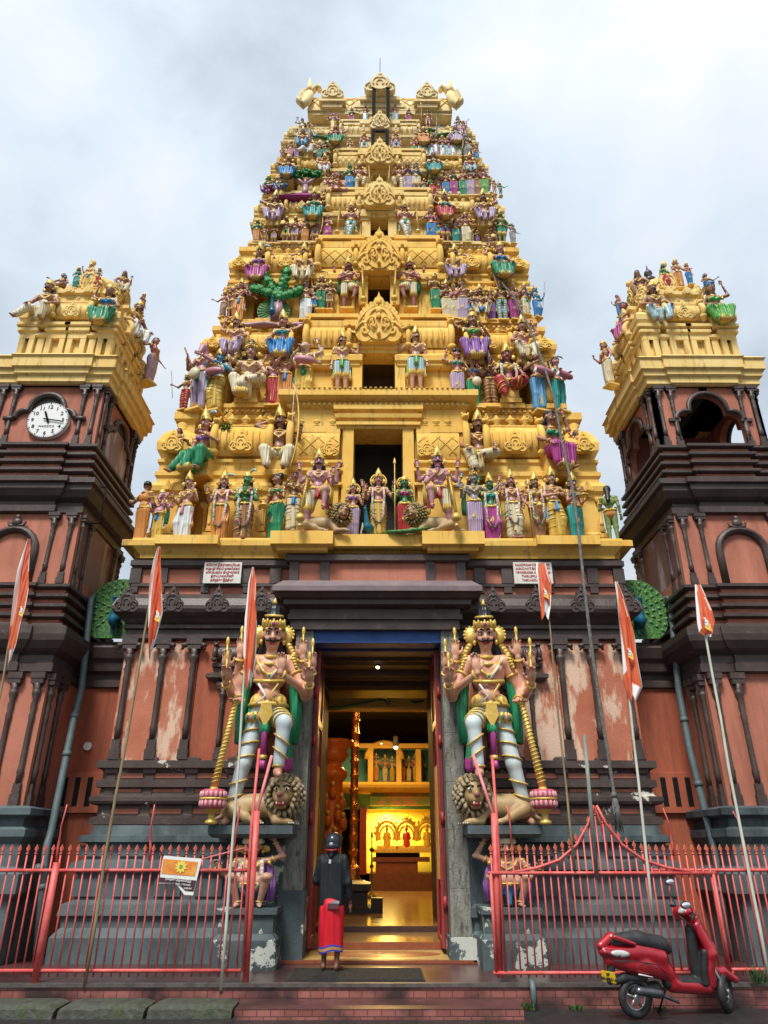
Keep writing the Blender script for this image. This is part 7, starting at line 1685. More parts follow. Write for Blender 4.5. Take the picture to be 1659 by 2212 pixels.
xa, xb = xr(508, 2180, 9.7), xr(1130, 2180, 9.7)
m = MB(); m.box(xa, xb, 9.66, 10.25, .03, .146, TILE); m.box(xa, xb, 9.655, 10.25, .147, .151, TILET); o = m.build('doorstep'); tag(o, 'low red paved step running in front of the temple platform', 'step')
MOSS = surf('mossy_kerbstone', (.038, .040, .031), (.075, .078, .062), scale=7, rough=.8, bump=.8, bscale=18, col3=(.035, .05, .015), scale3=6, pos3=(.5, .65))
x0 = xa-.03; wd = (.98, 1.0, 1.15, .9, 1.2)
for i, w_ in enumerate(wd):
    x1 = x0-w_; r = empty('kerbstone', ((x0+x1)/2, 9.9, .05)); m = MB(); rnd = random.Random(i)
    n = 10; rings = []
    for j in range(n+1):
        x = -w_/2+.012+(w_-.024)*j/n; a = rnd.uniform(-.012, .012); b = rnd.uniform(-.015, .015)
        e_ = .03 if j in (0, n) else 0
        rings.append([(x, -.20+b, -.03), (x, .30, -.03), (x, .30, .12-e_), (x, -.10+b, .125+a-e_), (x, -.18+b, .085+a-e_*.5)])
    m.loft([rg_[::-1] for rg_ in rings], MOSS); m.build('stone', r); tag(r, 'mossy grey kerbstone, %s from the red doorstep' % ['first', 'second', 'third', 'fourth', 'fifth'][i], 'kerbstone', 'mossy kerbstones'); x0 = x1-.02
r = empty('door_mat', (xr(770, 2105, 10.9), 10.93, .302)); m = MB(); m.box(-.87, .87, -.50, .50, .0, .012, surf('black_rubber', (.016, .018, .018), (.03, .03, .03), scale=30, rough=.6, bump=.8, bscale=90))
for i in range(24): m.box(-.85, .85, -.485+i*.041, -.47+i*.041, .0121, .018, MATS['black_rubber'])
m.build('mat', r); tag(r, 'black ribbed rubber mat under the person at the doorway', 'door mat')
m = MB(); x = xr(1152, 2150, 10.2); r = empty('stub_pipe', (x, 10.18, .05)); m.tube([(0, 0, 0), (0, 0, .20), (0, .02, .26), (0, .12, .28)], .035, PIPE, 10); m.build('pipe', r); tag(r, 'short grey pipe stub at the platform edge by the weeds', 'pipe')
WEED = surf('weed_leaf', (.025, .060, .012), (.05, .09, .02), scale=20, rough=.6)
for i, (xd, sz) in enumerate(((1140, .10), (1245, .07), (1425, .05), (1650, .22))):
    r = empty('weed_tuft', (xr(xd, 2175, 10.15), 10.15, .05 if i < 3 else .302)); m = MB(); rnd = random.Random(20+i)
    for k in range(60):
        a = rnd.uniform(0, 2*pi); q = rnd.uniform(.3, 1)*sz; b = Vector((rnd.uniform(-.08, .08), rnd.uniform(-.03, .03), 0)); d = Vector((cos(a)*.5, sin(a)*.3, 1))*q; w_ = Vector((-sin(a), cos(a), 0))*.010
        m.add([b-w_*.4, b+d*.6-w_, b+d, b+d*.6+w_], [(0, 1, 2, 3)], WEED)
    m.build('leaves', r); tag(r, ('green weed tuft beside the stub pipe', 'small weed tuft on the step edge right of the pipe', 'tiny weed tuft behind the scooter wheel', 'taller weed at the right end of the fence')[i], 'weed', 'weeds at the platform edge')

# ------------------------------------------------------------------ red railings
def bar_mb(z0, z1, r_=.0115):
    m = MB(); m.tube([(0, 0, z0), (0, 0, z1-.12)], r_, RED, 7); return m
def spear_mb(mat=REDP):
    m = MB(); m.lathe(0, 0, [(.010, -.12), (.020, -.115), (.020, -.105), (.010, -.10), (.010, -.09), (.019, -.082), (.010, -.075)], mat, 8)
    m.prism([(0, -.08), (.010, -.07), (.009, -.05), (.016, -.035), (.0, .0), (-.016, -.035), (-.009, -.05), (-.010, -.07)], 'y', -.007, .007, mat)
    for s_ in (-1, 1): m.tube([(s_*.004, 0, -.078), (s_*.016, 0, -.066), (s_*.021, 0, -.048), (s_*.017, 0, -.036)], [.006, .006, .005, .002], mat, 5)
    return m
SP = spear_mb(surf('spearhead_paint', (.52, .075, .06), (.56, .28, .10), scale=30, rough=.45, contrast=(.5, .6))).build('spearhead'); BAR = bar_mb(.36, 1.84).build('bar'); protos = [SP, BAR]
def fence(name, label, xs, Y, zt, rails, cat='fence', group=None, lean=0.):
    r = empty(name, (xs[0], Y, .3)); tag(r, label, cat, group)
    for x in xs:
        z = zt(x) if callable(zt) else zt
        if abs(z-1.84) < .005: b = bpy.data.objects.new('bar', BAR.data)
        else: b = bpy.data.objects.new('bar', bar_mb(.36, z).build('tmp_bar').data); bpy.data.objects.remove(bpy.data.objects['tmp_bar'])
        COL.objects.link(b); b.parent = r; b.location = (x-xs[0], 0, -.3)
        p = bpy.data.objects.new('spearhead', SP.data); COL.objects.link(p); p.parent = b; p.location = (0, 0, z)
    for z in rails:
        m = MB(); m.tube([(-.06, -.02, z-.3), (xs[-1]-xs[0]+.06, -.02, z-.3)], .021, RED, 8); m.build('rail', r)
    return r
YF = 10.36
zr1, zr2 = zy(1880, YF), zy(2096, YF)
xl = [xr(531-18.0*i, 1825, YF) for i in range(34)][::-1]
fl = fence('red_fence', 'red spear-topped railing left of the doorway, notice tied on', xl, YF, 1.84, (zr1, zr2))
xg = [xr(1058+15.45*i, 1825, YF) for i in range(31)]; xc = xr(1292, 1825, YF)
def arch_z(x): d = abs(x-xc); return max(1.84, 1.84+.50*math.exp(-(d/.26)**1.25)-.02)
fg = fence('red_gate', 'red gate leaf with pointed crest folded across the right railing', xg, YF-.05, arch_z, (zr1-.03, zr2-.02), 'gate')
m = MB(); ox = xg[0]
for s_ in (-1, 1): m.tube([(xc-ox+s_*d_, -.02, z_-.3) for d_, z_ in ((1.15, zr1-.02), (.85, zr1+.03), (.55, zr1+.12), (.30, zr1+.30), (.12, zr1+.55), (.02, zr1+.78))], .019, RED, 7)
m.build('crest_rail', fg)
for x in (xg[0]-.02, xg[-1]+.02): m = MB(); m.tube([(x-ox, -.02, zr2-.32), (x-ox, -.02, zr1-.33)], .021, RED, 7); m.build('gate_stile', fg)
xr_ = [xr(1386+15.3*i, 1825, YF+.06) for i in range(28)]
fr_ = fence('red_fence', 'red spear-topped railing behind the parked scooter', xr_, YF+.06, 1.84, (zr1, zr2))
for o in protos: bpy.data.objects.remove(o)
def post(label, pts, r_, name='red_post', mat=RED, cat='post', group='red gate posts', joint=None):
    P = [Vector(p) for p in pts]; r = empty(name, P[0]); m = MB(); m.tube([p-P[0] for p in P], r_, mat, 12); m.build('shaft', r)
    if joint: m = MB(); q = P[joint]-P[0]; m.tube([q-Vector((0, 0, .03)), q+Vector((0, 0, .03))], max(r_)*1.15 if isinstance(r_, list) else r_*1.25, mat, 12); m.build('collar', r)
    tag(r, label, cat, group); return r
def V3(x, y, Y): return (xr(x, y, Y), Y, zy(y, Y))
post('thick red gate post at the left side of the doorway', (V3(530, 2123, YF-.02), V3(555, 1752, YF-.02)), .042)
post('pink pipe brace rising from the left gate post', (V3(553, 1760, YF-.02), V3(587, 1633, YF+.35)), .022, 'pipe_brace', REDP, 'brace', 'pink pipe braces')
post('thin red pipe in front of the left door guardian', (V3(525, 2095, YF-.08), V3(543, 1785, YF-.05), V3(560, 1618, YF+.2)), .020, 'pipe_brace', RED, 'brace', 'red pipe braces')
post('thin red rod beside the left gate post', (V3(502, 1860, YF), V3(518, 1742, YF)), .012, 'red_rod', RED, 'rod')
post('thick red gate post at the right side of the doorway', (V3(1080, 2112, YF-.02), V3(1067, 1757, YF-.02)), .042)
post('pink pipe brace rising from the right gate post', (V3(1067, 1765, YF-.02), V3(1022, 1631, YF+.35)), .022, 'pipe_brace', REDP, 'brace', 'pink pipe braces')
post('thin red pipe in front of the right door guardian', (V3(1092, 2095, YF-.08), V3(1074, 1785, YF-.05), V3(1063, 1633, YF+.2)), .020, 'pipe_brace', RED, 'brace', 'red pipe braces')
post('thin red rod under the foot of the right guardian', (V3(1108, 1860, YF), V3(1100, 1760, YF), V3(1093, 1740, YF)), .012, 'red_rod', RED, 'rod')
post('thick red post in the left railing with round top', (V3(84*1659/1875, 2401*1659/1875, YF-.04), V3(123, 1863, YF-.04)), .045)
for i, (a, b, c, lab) in enumerate((((122, 1862), (131, 1800), (145, 1738), 'bent red rod rising above the left end of the railing'), ((322, 1860), (325, 1800), (334, 1738), 'bent red rod above the left railing near the notice'), ((1312, 1850), (1300, 1795), (1285, 1743), 'bent red rod left of the gate crest'), ((1455, 1850), (1447, 1795), (1432, 1745), 'bent red rod right of the gate crest'), ((1610, 1850), (1597, 1790), (1583, 1752), 'bent red rod near the right end of the railing'))):
    s_ = 1 if i < 2 else -1
    post(lab, (V3(*a, YF+.03), V3(a[0]+s_*3, (a[1]+b[1])/2, YF+.03), V3(*b, YF+.03), V3(b[0]+s_*1, b[1]-14, YF-.02), V3(*c, YF-.05)), [.016, .016, .014, .010, .008], 'bent_rod', RED, 'rod', 'bent red rods')
# notice tied to the left railing
r = empty('paper_notice', V3(385, 1890, YF-.07)); P0 = r.location
m = MB(); q = [Vector(V3(a, b, YF-.06))-P0 for a, b in ((353, 1848), (436, 1855), (417, 1934), (398, 1933), (380, 1908), (343, 1908))]
OP = surf('orange_print', (.62, .16, .03), (.70, .34, .05), scale=9, rough=.6); PK = surf('maroon_print', (.06, .02, .03), rough=.6)
m.add([p for p in q]+[p+Vector((0, .004, 0)) for p in q], [(5, 4, 3, 2, 1, 0), (6, 7, 8, 9, 10, 11)], WHITE); m.build('paper', r)
m = MB(); q2 = [Vector(V3(a, b, YF-.064))-P0 for a, b in ((353, 1855), (428, 1862), (421, 1893), (348, 1887))]; m.add(q2, [(3, 2, 1, 0)], OP); q2 = [Vector(V3(a, b, YF-.064))-P0 for a, b in ((345, 1895), (424, 1902), (418, 1926), (400, 1924), (382, 1907), (343, 1906))]; m.add(q2, [(5, 4, 3, 2, 1, 0)], PK)
c = Vector(V3(391, 1872, YF-.068))-P0
m.prism([(c.x+rr*cos(i*pi/10), c.z+rr*sin(i*pi/10)) for i, rr in [(i, .085 if i % 2 else .055) for i in range(20)]], 'y', c.y-.002, c.y, surf('yellow_print', (.72, .55, .08), rough=.6)); m.prism(circ(c.x, c.z, .025, 10), 'y', c.y-.004, c.y-.002, paint((.20, .35, .12))); m.build('print', r)
for i, (t, xd, yd, sz, tl) in enumerate((('நிகழ்வு அழைப்பிதழ்', 385, 1903, .030, .11), ('21/02 - 27/02/2025', 395, 1912, .026, .11), ('6.00 PM', 405, 1921, .030, .11))):
    o = text_obj(t, sz, Vector(V3(xd, yd, YF-.07))-P0, WHITE, 'lettering', r); o.rotation_euler[1] = .10
m = MB()
for a, b in (((354, 1849), (344, 1838)), ((436, 1856), (527, 1832))): m.tube([Vector(V3(*a, YF-.06))-P0, Vector(V3(*b, YF-.04))-P0], .006 if a[0] < 400 else .009, REDP if a[0] > 400 else BLACK, 5)
m.build('tie', r); tag(r, 'torn orange and maroon paper notice tied to the left railing', 'notice')

# ------------------------------------------------------------------ flags and poles
OFL = surf('orange_flag_cloth', (.60, .095, .035), (.66, .17, .07), scale=4, rough=.7, folds=.3); WFL = surf('white_flag_hem', (.74, .70, .68), rough=.7); YFL = surf('yellow_flag_print', (.78, .50, .10), rough=.7)
BAM = surf('bamboo_pole', (.30, .24, .13), (.16, .12, .07), scale=6, rough=.6, stretch=(1, 1, .3)); WPO = surf('pale_pole', (.58, .58, .50), (.45, .45, .36), scale=4, rough=.6)
def flag(label, base, top, r_, pmat, out=None, emblem=True, Y=None, seed=0):
    Yb, Yt = YF-.10, YF-.14
    B_, T_ = Vector(V3(*base, Yb)), Vector(V3(*top, Yt)); r = empty('flag_pole', B_); m = MB(); n = 9; rnd = random.Random(seed)
    pts = [(T_-B_)*(i/(n-1.))+Vector((rnd.uniform(-.012, .012), 0, 0)) for i in range(n)]; m.tube(pts, [r_*(1-.25*i/(n-1.)) for i in range(n)], pmat, 8); m.build('pole', r)
    tag(r, label+' pole', 'pole', 'flag poles along the railing')
    if out:
        # out: cloth outline rows (left x, right x, y) from top to bottom in the measured picture
        f = empty('flag', T_); tag(f, label, 'flag', 'orange temple flags'); m = MB(); NU = 16; rows = []
        rnd2 = random.Random(seed+40); K = len(out)
        for k, (xa, xb, y) in enumerate(out):
            wdt = xb-xa; A_, C_ = Vector(V3(xa-1, y, Yt-.01)), Vector(V3(xb+wdt*.06+.5+rnd2.uniform(-1, 2), y, Yt-.01)); row = []; am = .075*min(1, k/2.)*min(1., wdt/16.)
            for i in range(NU+1):
                u = i/NU; p = A_.lerp(C_, u)-T_; p.y += -am*abs(sin(u*5.2+seed+k*.25))-.02*sin(u*13+k*.8); p.z += (.05*sin(u*7+seed)-.10*u*(1 if k == K-1 else .0)+.08*(u > .55)*(k == K-1))*min(1, k/3.)
                row.append(p)
            rows.append(row)
        for side_ in (0, 1):
            vs = [p+Vector((0, .006*side_, 0)) for rw in rows for p in rw]; w_ = NU+1
            fo, fw = [], []
            for a in range(len(rows)-1):
                for b in range(NU):
                    q = (a*w_+b, (a+1)*w_+b, (a+1)*w_+b+1, a*w_+b+1); q = q[::-1] if side_ else q
                    (fw if (b <= 2 and a < K*.55) or (b == NU-1 and a > K*.35) or (b == NU-1-a and a < 2) or a == K-2 and b > NU*.4 else fo).append(q)
            m.add(vs, fo, OFL, True); m.add(vs, fw, WFL, True)
        m.build('cloth', f)
        if emblem:
            m = MB(); k = len(out)//2; xa, xb, y = out[k]; c = Vector(V3((xa*.35+xb*.65), y, Yt-.11))-T_; w_ = abs(xb-xa)/150.*.32+.008
            m.prism([(c.x-w_*.5, c.z-w_*.9), (c.x+w_*.6, c.z-w_*1.6), (c.x+w_*.7, c.z-w_*.2), (c.x-w_*.3, c.z+w_*.5)], 'y', c.y-.001, c.y+.001, YFL); m.build('yellow_print', f); m = MB(); w_ *= .75
            m.ball((c.x, c.y-.004, c.z), (w_*.55, .004, w_*.9), WFL, 10, 6); m.ball((c.x-w_*.25, c.y-.004, c.z+w_*1.1), (w_*.28, .004, w_*.35), WFL, 8, 5); m.tube([(c.x-w_*.5, c.y-.006, c.z+w_*.9), (c.x-w_*.5, c.y-.006, c.z+w_*.2), (c.x+.1*w_, c.y-.006, c.z+w_*.1)], .006, BLACK, 4); m.build('emblem', f)
flag('leftmost orange flag with white hem', (-12, 1560), (62, 1166), .016, BAM, [(61, 64, 1166), (52, 64, 1200), (44, 63, 1240), (36, 60, 1280), (30, 54, 1320), (24, 42, 1360), (19, 35, 1400), (18, 22, 1430)], seed=1)
flag('orange flag on a crooked bamboo in front of the left statue ledge', (180, 2135), (344, 1182), .022, BAM, [(342, 346, 1182), (334, 348, 1215), (328, 350, 1250), (323, 351, 1290), (321, 350, 1330), (320, 342, 1360), (322, 332, 1390), (324, 327, 1412)], seed=2)
flag('red-orange flag hanging before the left door guardian', (478, 2140), (547, 1226), .020, WPO, [(546, 549, 1226), (538, 552, 1260), (535, 553, 1300), (531, 554, 1340), (529, 552, 1380), (528, 549, 1420), (530, 545, 1455), (533, 540, 1480)], emblem=False, seed=3)
flag('crumpled flag over the English inscription slab', (1243, 1880), (1172, 1218), .016, BAM, [(1160, 1176, 1216), (1158, 1180, 1235), (1160, 1186, 1255), (1162, 1187, 1280), (1165, 1186, 1305), (1168, 1182, 1330)], seed=4)
flag('large bright orange flag with white bird emblem right of the doorway', (1412, 2000), (1330, 1256), .020, WPO, [(1329, 1333, 1256), (1332, 1344, 1290), (1335, 1354, 1330), (1338, 1364, 1370), (1343, 1370, 1410), (1346, 1378, 1450), (1350, 1383, 1480), (1361, 1371, 1508)], seed=5)
flag('rolled red flag in front of the bell tower', (1665, 2140), (1503, 1263), .022, WPO, [(1502, 1510, 1262), (1502, 1520, 1290), (1503, 1530, 1320), (1504, 1538, 1345), (1508, 1536, 1365), (1520, 1532, 1372)], seed=6)
post('plain grey pole right of the doorway', (V3(1290, 1900, YF-.1), V3(1262, 1587, YF-.12)), .026, 'grey_pole', surf('grey_green_pole', (.20, .23, .20), (.13, .15, .13), scale=5, rough=.6), 'pole', None)
# the long rope hanging from the tower
ROPE = surf('grey_rope', (.22, .22, .20), (.10, .10, .09), scale=30, rough=.9, bump=1., bscale=60, stretch=(1, 1, .4))
seg = [(1065, 590, 13.05), (1110, 640, 12.9), (1145, 710, 12.7), (1172, 780, 12.5), (1197, 860, 12.25), (1215, 960, 12.0), (1236, 1050, 11.75), (1250, 1150, 11.5), (1262, 1270, 11.3), (1278, 1400, 11.25), (1297, 1530, 11.2), (1315, 1640, 11.2), (1327, 1720, 11.2)]
P = [Vector(V3(*q)) for q in seg]; r = empty('climbing_rope', P[-1]); m = MB(); PP = []
for i in range(len(P)-1):
    for k in range(14): PP.append(P[i].lerp(P[i+1], k/14.)-P[-1])
m.tube(PP, [.024*(1+.18*(i % 2)) for i in range(len(PP))], ROPE, 7); m.build('rope', r)
m = MB(); rnd = random.Random(2)
for i in range(16): a = i*2*pi/16; m.tube([(0, 0, .02), (.045*cos(a), .045*sin(a), -.15), (.05*cos(a)+rnd.uniform(-.02, .02), .04*sin(a), -.42-rnd.uniform(0, .08))], [.02, .014, .004], ROPE, 5)
m.ball((0, 0, .02), (.05, .05, .05), ROPE, 8, 6); m.build('frayed_end', r); tag(r, 'long thick grey rope hanging down the tower to a frayed end', 'rope')
P = [Vector(V3(943, y, Y)) for y, Y in ((252, 14.0), (330, 13.9), (388, 13.6))]; r = empty('thin_rope', P[-1]); m = MB(); m.tube([p-P[-1] for p in P], .02, ROPE, 6); m.build('rope', r); tag(r, 'thin dark rope hanging from the roof edge right of centre', 'rope')

# ------------------------------------------------------------------ the person
def person():
    Y = 11.15; X_ = xr(712, 2100, Y); r = empty('person', (X_, Y, .315), radians(-10)); r.scale.x = .93; tag(r, 'person seen from behind in black helmet, dark jacket and red sarong, barefoot on the mat', 'person')
    skin = surf('person_skin', (.16, .075, .045), rough=.5); H = 1.64
    JK = surf('dark_jacket_cloth', (.009, .012, .014), (.016, .021, .024), scale=6, rough=.6, spec=.25, folds=.35, fscale=5, bump=0); SA = surf('red_sarong_cloth', (.60, .008, .02), (.46, .004, .016), scale=5, rough=.6, folds=.35, fscale=3)
    B = [cp((-.09, .0, .50), (-.095, .02, .10), .055, .036), cp((.11, .02, .50), (.10, .0, .10), .055, .036), cp((-.10, .03, .06), (-.14, .16, .02), .032, .020), cp((.10, -.0, .06), (.15, .13, .02), .032, .020), el((-.095, -.0, .05), (.032, .04, .035)), el((.10, -.03, .05), (.032, .04, .035)),
         cp((0, .0, .8), (0, .0, 1.2), .08, .085), cp((0, .0, 1.2), (0, .02, 1.46), .06, .05), el((0, .03, 1.50), (.075, .09, .10)),
         cp((-.17, .0, 1.33), (-.25, .03, 1.08), .04, .036), cp((-.25, .03, 1.08), (-.16, .20, .98), .034, .028), cp((.17, .0, 1.33), (.25, -.01, 1.05), .04, .036), cp((.25, -.01, 1.05), (.27, .04, .82), .038, .026)]
    for (w, d) in ((Vector((.27, .05, .81)), Vector((.06, .15, -1)).normalized()), (Vector((-.15, .21, .98)), Vector((.5, .7, .1)).normalized())):
        B.append(el(tuple(w+d*.045), (.028, .018, .045)));
        for f in range(4): b = w+d*.08+Vector((0, (f-1.5)*.016, 0)); B += [cp(tuple(b), tuple(b+d*.035), .0095, .009, k=.004), cp(tuple(b+d*.035), tuple(b+d*.055+Vector((-.012, 0, 0))), .009, .0075, k=.004)]
        b = w+d*.03+Vector((0, .025, 0)); B.append(cp(tuple(b), tuple(b+d*.03+Vector((0, .02, 0))), .010, .009, k=.004))
    for x, y in ((-.14, .16), (.15, .13)):
        for f in range(5): B.append(cp((x-.022+f*.011, y, .018), (x-.026+f*.014, y+.03, .012), .009, .008, k=.004))
    m = MB(); sculpt_mb(m, B, .009, [skin], .02); m.build('body', r)
    J = [cp((-.085, .0, .80), (-.105, .0, 1.28), .100, .092), cp((.085, .0, .80), (.105, .0, 1.28), .100, .092), cp((0, .0, .80), (0, .0, 1.30), .105, .098), cp((-.15, .0, 1.35), (.15, .0, 1.35), .052, .052), cp((-.06, .0, 1.37), (0, .015, 1.44), .065, .055), cp((.06, .0, 1.37), (0, .015, 1.44), .065, .055),
         cp((-.175, .0, 1.33), (-.255, .03, 1.07), .066, .056), cp((-.255, .03, 1.07), (-.18, .17, .99), .054, .042), cp((.175, .0, 1.33), (.245, -.01, 1.05), .066, .058), cp((.245, -.01, 1.05), (.265, .035, .86), .056, .042)]
    m = MB(); sculpt_mb(m, J, .011, [JK], .03); o = m.build('jacket', r)
    m = MB(); m.prism([(-.035, 1.285), (.0, 1.285), (.003, 1.335), (-.032, 1.335)], 'y', -.104, -.092, surf('pale_print', (.45, .47, .47), rough=.5)); m.build('logo_patch', o); m = MB(); m.box(.03, .15, -.135, -.110, .80, .83, paint((.30, .31, .32))); m.build('reflector', o)
    m = MB(); m.box(-.02, .15, -.155, -.11, .735, .80, paint((.10, .03, .04))); m.build('waist_bag', r)
    def sring(z, wx, wy, k=1.): return [(.005+wx*cos(t)*(1+.02*k*sin(t*11+z*6)), .005+wy*sin(t)*(1+.05*k*sin(t*7+z*9)), z+.018*sin(cos(t)*3+z*2)*k) for t in [i*pi/20 for i in range(40)]]
    m = MB(); m.loft([sring(z, w1, w2) for z, w1, w2 in ((.84, .165, .125), (.74, .185, .135), (.62, .190, .135), (.5, .188, .128), (.38, .182, .122), (.30, .178, .12))], SA, True, False, True); o = m.build('sarong', r)
    m = MB()
    for (za, zb_, mt) in ((.222, .242, paint((.03, .04, .30))), (.242, .276, paint((.42, .20, .07))), (.276, .30, paint((.05, .05, .34)))): m.loft([sring(za, .1785, .121), sring(zb_, .1785, .121)], mt, False, False, True)
    m.build('border', o)
    m = MB(); HM = surf('helmet_shell', (.012, .016, .024), (.02, .025, .035), scale=3, rough=.25, coat=.2); sculpt_mb(m, [el((0, .02, 1.565), (.130, .145, .125)), el((0, -.02, 1.50), (.118, .11, .07)), cp((-.10, .10, 1.60), (.10, .10, 1.60), .03, .03)], .010, [HM], .02); o = m.build('helmet', r)
    m = MB(); m.tube([(-.11, -.03, 1.475), (-.06, -.10, 1.455), (0, -.125, 1.45), (.06, -.10, 1.455), (.11, -.03, 1.475)], .014, paint((.25, .02, .03)), 6); m.ball((.0, -.118, 1.53), (.035, .012, .028), paint((.35, .35, .37)), 8, 5); m.build('trim', o)
    m = MB(); sculpt_mb(m, [el((0, -.04, 1.45), (.075, .06, .06)), cp((0, -.06, 1.45), (0, -.09, 1.38), .05, .03)], .011, [MATS['hair_black']], .02); m.build('hair', r)
person()

# ------------------------------------------------------------------ the scooter
def scooter():
    Y = 9.66; X0 = xr(1371, 2168, Y)+.01; r = empty('parked_scooter', (X0, Y, .05), radians(17), .95); tag(r, 'glossy red scooter with black seat and yellow plate parked by the railing', 'scooter')
    r.rotation_euler[0] = radians(3); r.scale = (1.03, .95, .92); r.location.z = .045
    RP = surf('red_scooter_paint', (.33, .004, .012), (.40, .007, .018), scale=2, rough=.18, coat=1.0, metal=.25); BP = surf('black_plastic', (.016, .016, .018), (.03, .03, .03), scale=12, rough=.5); ST = surf('seat_vinyl', (.02, .02, .022), (.035, .035, .038), scale=9, rough=.45, bump=.2, bscale=90); AL = surf('scooter_alloy', (.45, .46, .47), (.30, .31, .32), scale=10, rough=.35, metal=.8)
    def wheel(x, yaw=0):
        w = empty('wheel', (x, 0, .235)); w.parent = r; w.rotation_euler = (0, 0, yaw); w.scale = (.95, 1, 1.03); m = MB()
        m.tube([(.175*cos(t), 0, .175*sin(t)) for t in [i*pi/14 for i in range(28)]], .045, BP, 10, closed=True); m.build('tyre', w); m = MB()
        m.tube([(.128*cos(t), 0, .128*sin(t)) for t in [i*pi/14 for i in range(28)]], .014, AL, 6, closed=True); m.tube([(0, -.05, 0), (0, .05, 0)], .035, AL, 10)
        for i in range(5): a = i*2*pi/5+.3; m.tube([(0, 0, 0), (.125*cos(a), 0, .125*sin(a))], [.020, .013], AL, 6)
        m.build('rim', w)
    def part(name, prims, vox, mats, k=.03, flat=None):
        m = MB(); sculpt_mb(m, prims, vox, mats, k)
        return m.build(name, r)
    wheel(0); wheel(1.20, radians(38))
    part('body_panel', [cp((-.34, 0, .74), (.05, 0, .70), .07, .12), cp((-.30, 0, .64), (.10, 0, .56), .06, .115), cp((.05, 0, .72), (.34, 0, .66), .12, .12), cp((.10, -.02, .58), (.42, 0, .48), .12, .09), cp((.34, 0, .64), (.50, 0, .38), .11, .085), cp((.50, 0, .34), (.95, 0, .30), .085, .09), cp((.93, -.06, .30), (.99, -.06, .40), .06, .06), cp((.93, .06, .30), (.99, .06, .40), .06, .06)], .012, [RP], .035)
    part('front_apron', [cp((.96, -.10, .34), (.95, -.13, .68), .045, .055), cp((.96, .10, .34), (.95, .13, .68), .045, .055), cp((.95, -.13, .68), (.78, -.06, 1.0), .055, .05), cp((.95, .13, .68), (.78, .06, 1.0), .055, .05), cp((.99, 0, .36), (.99, 0, .7), .09, .10), cp((.99, 0, .7), (.82, 0, 1.0), .10, .07)], .012, [RP], .04)
    part('leg_shield', [cp((.885, -.09, .36), (.875, -.10, .70), .045, .045), cp((.885, .09, .36), (.875, .10, .70), .045, .045), cp((.88, 0, .34), (.74, 0, .95), .07, .06), cp((.45, 0, .37), (.90, 0, .345), .075, .075)], .012, [BP], .03)
    part('handlebar_cowl', [el((.66, .0, 1.13), (.14, .12, .085)), el((.60, -.04, 1.16), (.09, .13, .07)), cp((.72, 0, 1.10), (.76, 0, .98), .06, .05)], .011, [RP], .03)
    part('instrument_glass', [el((.57, -.10, 1.185), (.075, .05, .045), 0, np.array(Matrix.Rotation(radians(-30), 3, 'Y')))], .008, [surf('grey_lens', (.45, .47, .46), (.2, .22, .22), scale=9, rough=.12)])
    part('seat', [cp((-.22, 0, .86), (.10, 0, .855), .07, .10), cp((.10, 0, .85), (.38, 0, .79), .10, .10), cp((.38, 0, .79), (.47, 0, .74), .095, .07)], .012, [ST], .03)
    part('tail_cowl', [cp((-.38, 0, .80), (-.24, 0, .90), .05, .05), cp((-.24, -.08, .90), (.0, -.10, .82), .028, .020), cp((-.24, .08, .90), (.0, .10, .82), .028, .020)], .011, [RP], .02)
    part('tail_light', [cp((-.36, -.05, .74), (-.22, -.10, .72), .035, .035), cp((-.36, .05, .74), (-.34, -.05, .74), .03, .03)], .009, [surf('red_lens', (.25, .01, .02), rough=.1, coat=.8)], .01)
    part('indicator', [el((-.20, -.105, .725), (.12, .030, .040), 0, np.array(Matrix.Rotation(radians(6), 3, 'Y')))], .008, [surf('clear_lens', (.55, .56, .54), (.35, .36, .36), scale=14, rough=.12)])
    part('side_stripe', [cp((.0, -.125, .50), (.17, -.13, .465), .010, .004)], .005, [surf('silver_badge', (.7, .66, .66), rough=.25)], .005)
    part('rear_mudguard', [cp((-.26, 0, .66), (-.30, 0, .42), .05, .04), cp((-.22, 0, .42), (-.12, 0, .45), .045, .05), cp((-.12, 0, .45), (.12, 0, .44), .05, .06), cp((.0, .04, .30), (.30, .04, .32), .07, .07)], .012, [BP], .03)
    part('exhaust', [cp((-.02, -.13, .33), (.22, -.14, .29), .050, .052), cp((.22, -.14, .29), (.48, -.10, .18), .025, .018)], .010, [surf('exhaust_metal', (.08, .09, .10), (.16, .17, .18), scale=6, rough=.3, metal=.8)], .02)
    part('front_mudguard', [cp((1.02, -.0, .42), (1.20, 0, .455), .055, .06), cp((1.20, 0, .455), (1.36, 0, .36), .06, .045), cp((1.0, 0, .5), (1.12, 0, .46), .07, .06)], .011, [RP], .02)
    m = MB(); m.tube([(-.30, -.125, .655), (-.05, -.150, .645), (.22, -.140, .60), (.40, -.110, .47)], .006, BP, 5); m.build('panel_seam', r)
    m = MB(); m.tube([(.62, -.12, 1.12), (.72, -.16, 1.02), (.80, -.10, .92)], .006, BP, 5); m.build('cable', r)
    m = MB()
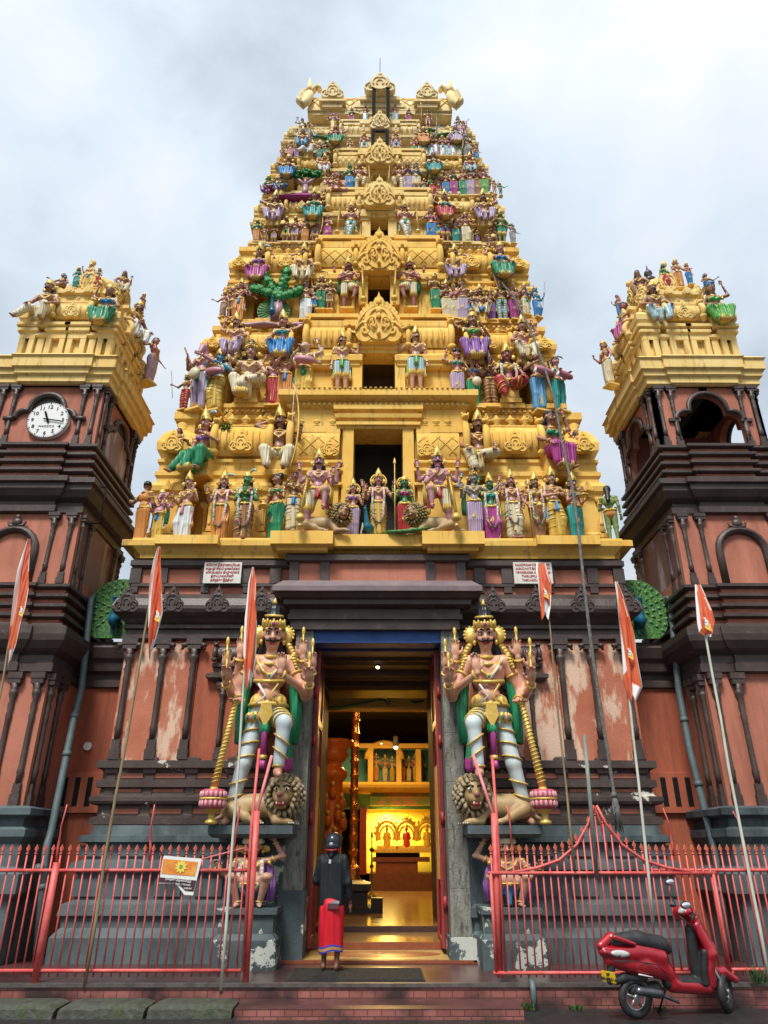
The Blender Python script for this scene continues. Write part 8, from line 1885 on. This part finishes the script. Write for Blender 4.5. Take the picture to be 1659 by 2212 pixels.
    for s_ in (-1, 1): m.tube([(1.20+s_*.03, s_*.075, .215), (1.03+s_*.02, s_*.07, .56)], .018, AL, 8)
    m.build('fork', r)
    m = MB(); m.tube([(.66, -.14, 1.15), (.56, -.30, 1.15), (.48, -.38, 1.12)], [.014, .016, .018], BP, 8); m.tube([(.68, .14, 1.15), (.74, .30, 1.17), (.75, .40, 1.17)], [.014, .016, .018], BP, 8)
    m.tube([(.66, -.25, 1.14), (.60, -.38, 1.08), (.54, -.43, 1.06)], .006, BP, 5); m.tube([(.78, .28, 1.15), (.84, .42, 1.14)], .006, BP, 5); m.build('handlebar', r)
    for (a, b, c) in (((.62, -.20, 1.17), (.50, -.32, 1.24), (.40, -.36, 1.27)), ((.70, .22, 1.18), (.66, .34, 1.36), (.70, .38, 1.46))):
        m = MB(); m.tube([a, b, c], .006, BP, 5); m.ball(c, (.066, .030, .046), BP, 14, 8); o = m.build('mirror', r)
        m = MB(); m.ball((c[0], c[1]-.016, c[2]), (.058, .022, .038), surf('mirror_glass', (.85, .88, .92), rough=.05, metal=.9), 14, 8); m.build('mirror_glass', o)
    m = MB(); k = Matrix.Translation((-.325, -.02, .47)) @ Matrix.Rotation(radians(-62), 4, 'Z') @ Matrix.Rotation(radians(10), 4, 'X'); m.box(-.085, .085, -.004, .004, -.06, .06, surf('yellow_plate', (.72, .46, .02), rough=.4)); shift(m, 0, k); o = m.build('number_plate', r)
    for i, t in enumerate(('SP', 'BDA 2516')):
        q = text_obj(t, .045, (0, 0, 0), BLACK, 'lettering', o); q.matrix_local = k @ Matrix.Translation((0, -.006, .012-.05*i)) @ Matrix.Rotation(radians(90), 4, 'X')
    m = MB(); m.tube([(.45, .08, .27), (.42, .22, .0)], .012, BP, 6); m.build('side_stand', r)
    for o in [q for c_ in r.children for q in [c_]+list(c_.children)]:
        if o.type == 'MESH' and o.name.split('.')[0] in ('front_apron', 'leg_shield', 'handlebar_cowl', 'instrument_glass', 'handlebar', 'mirror', 'mirror_glass'):
            for v in o.data.vertices: v.co.x += max(0, v.co.z-.5)*.20
scooter()
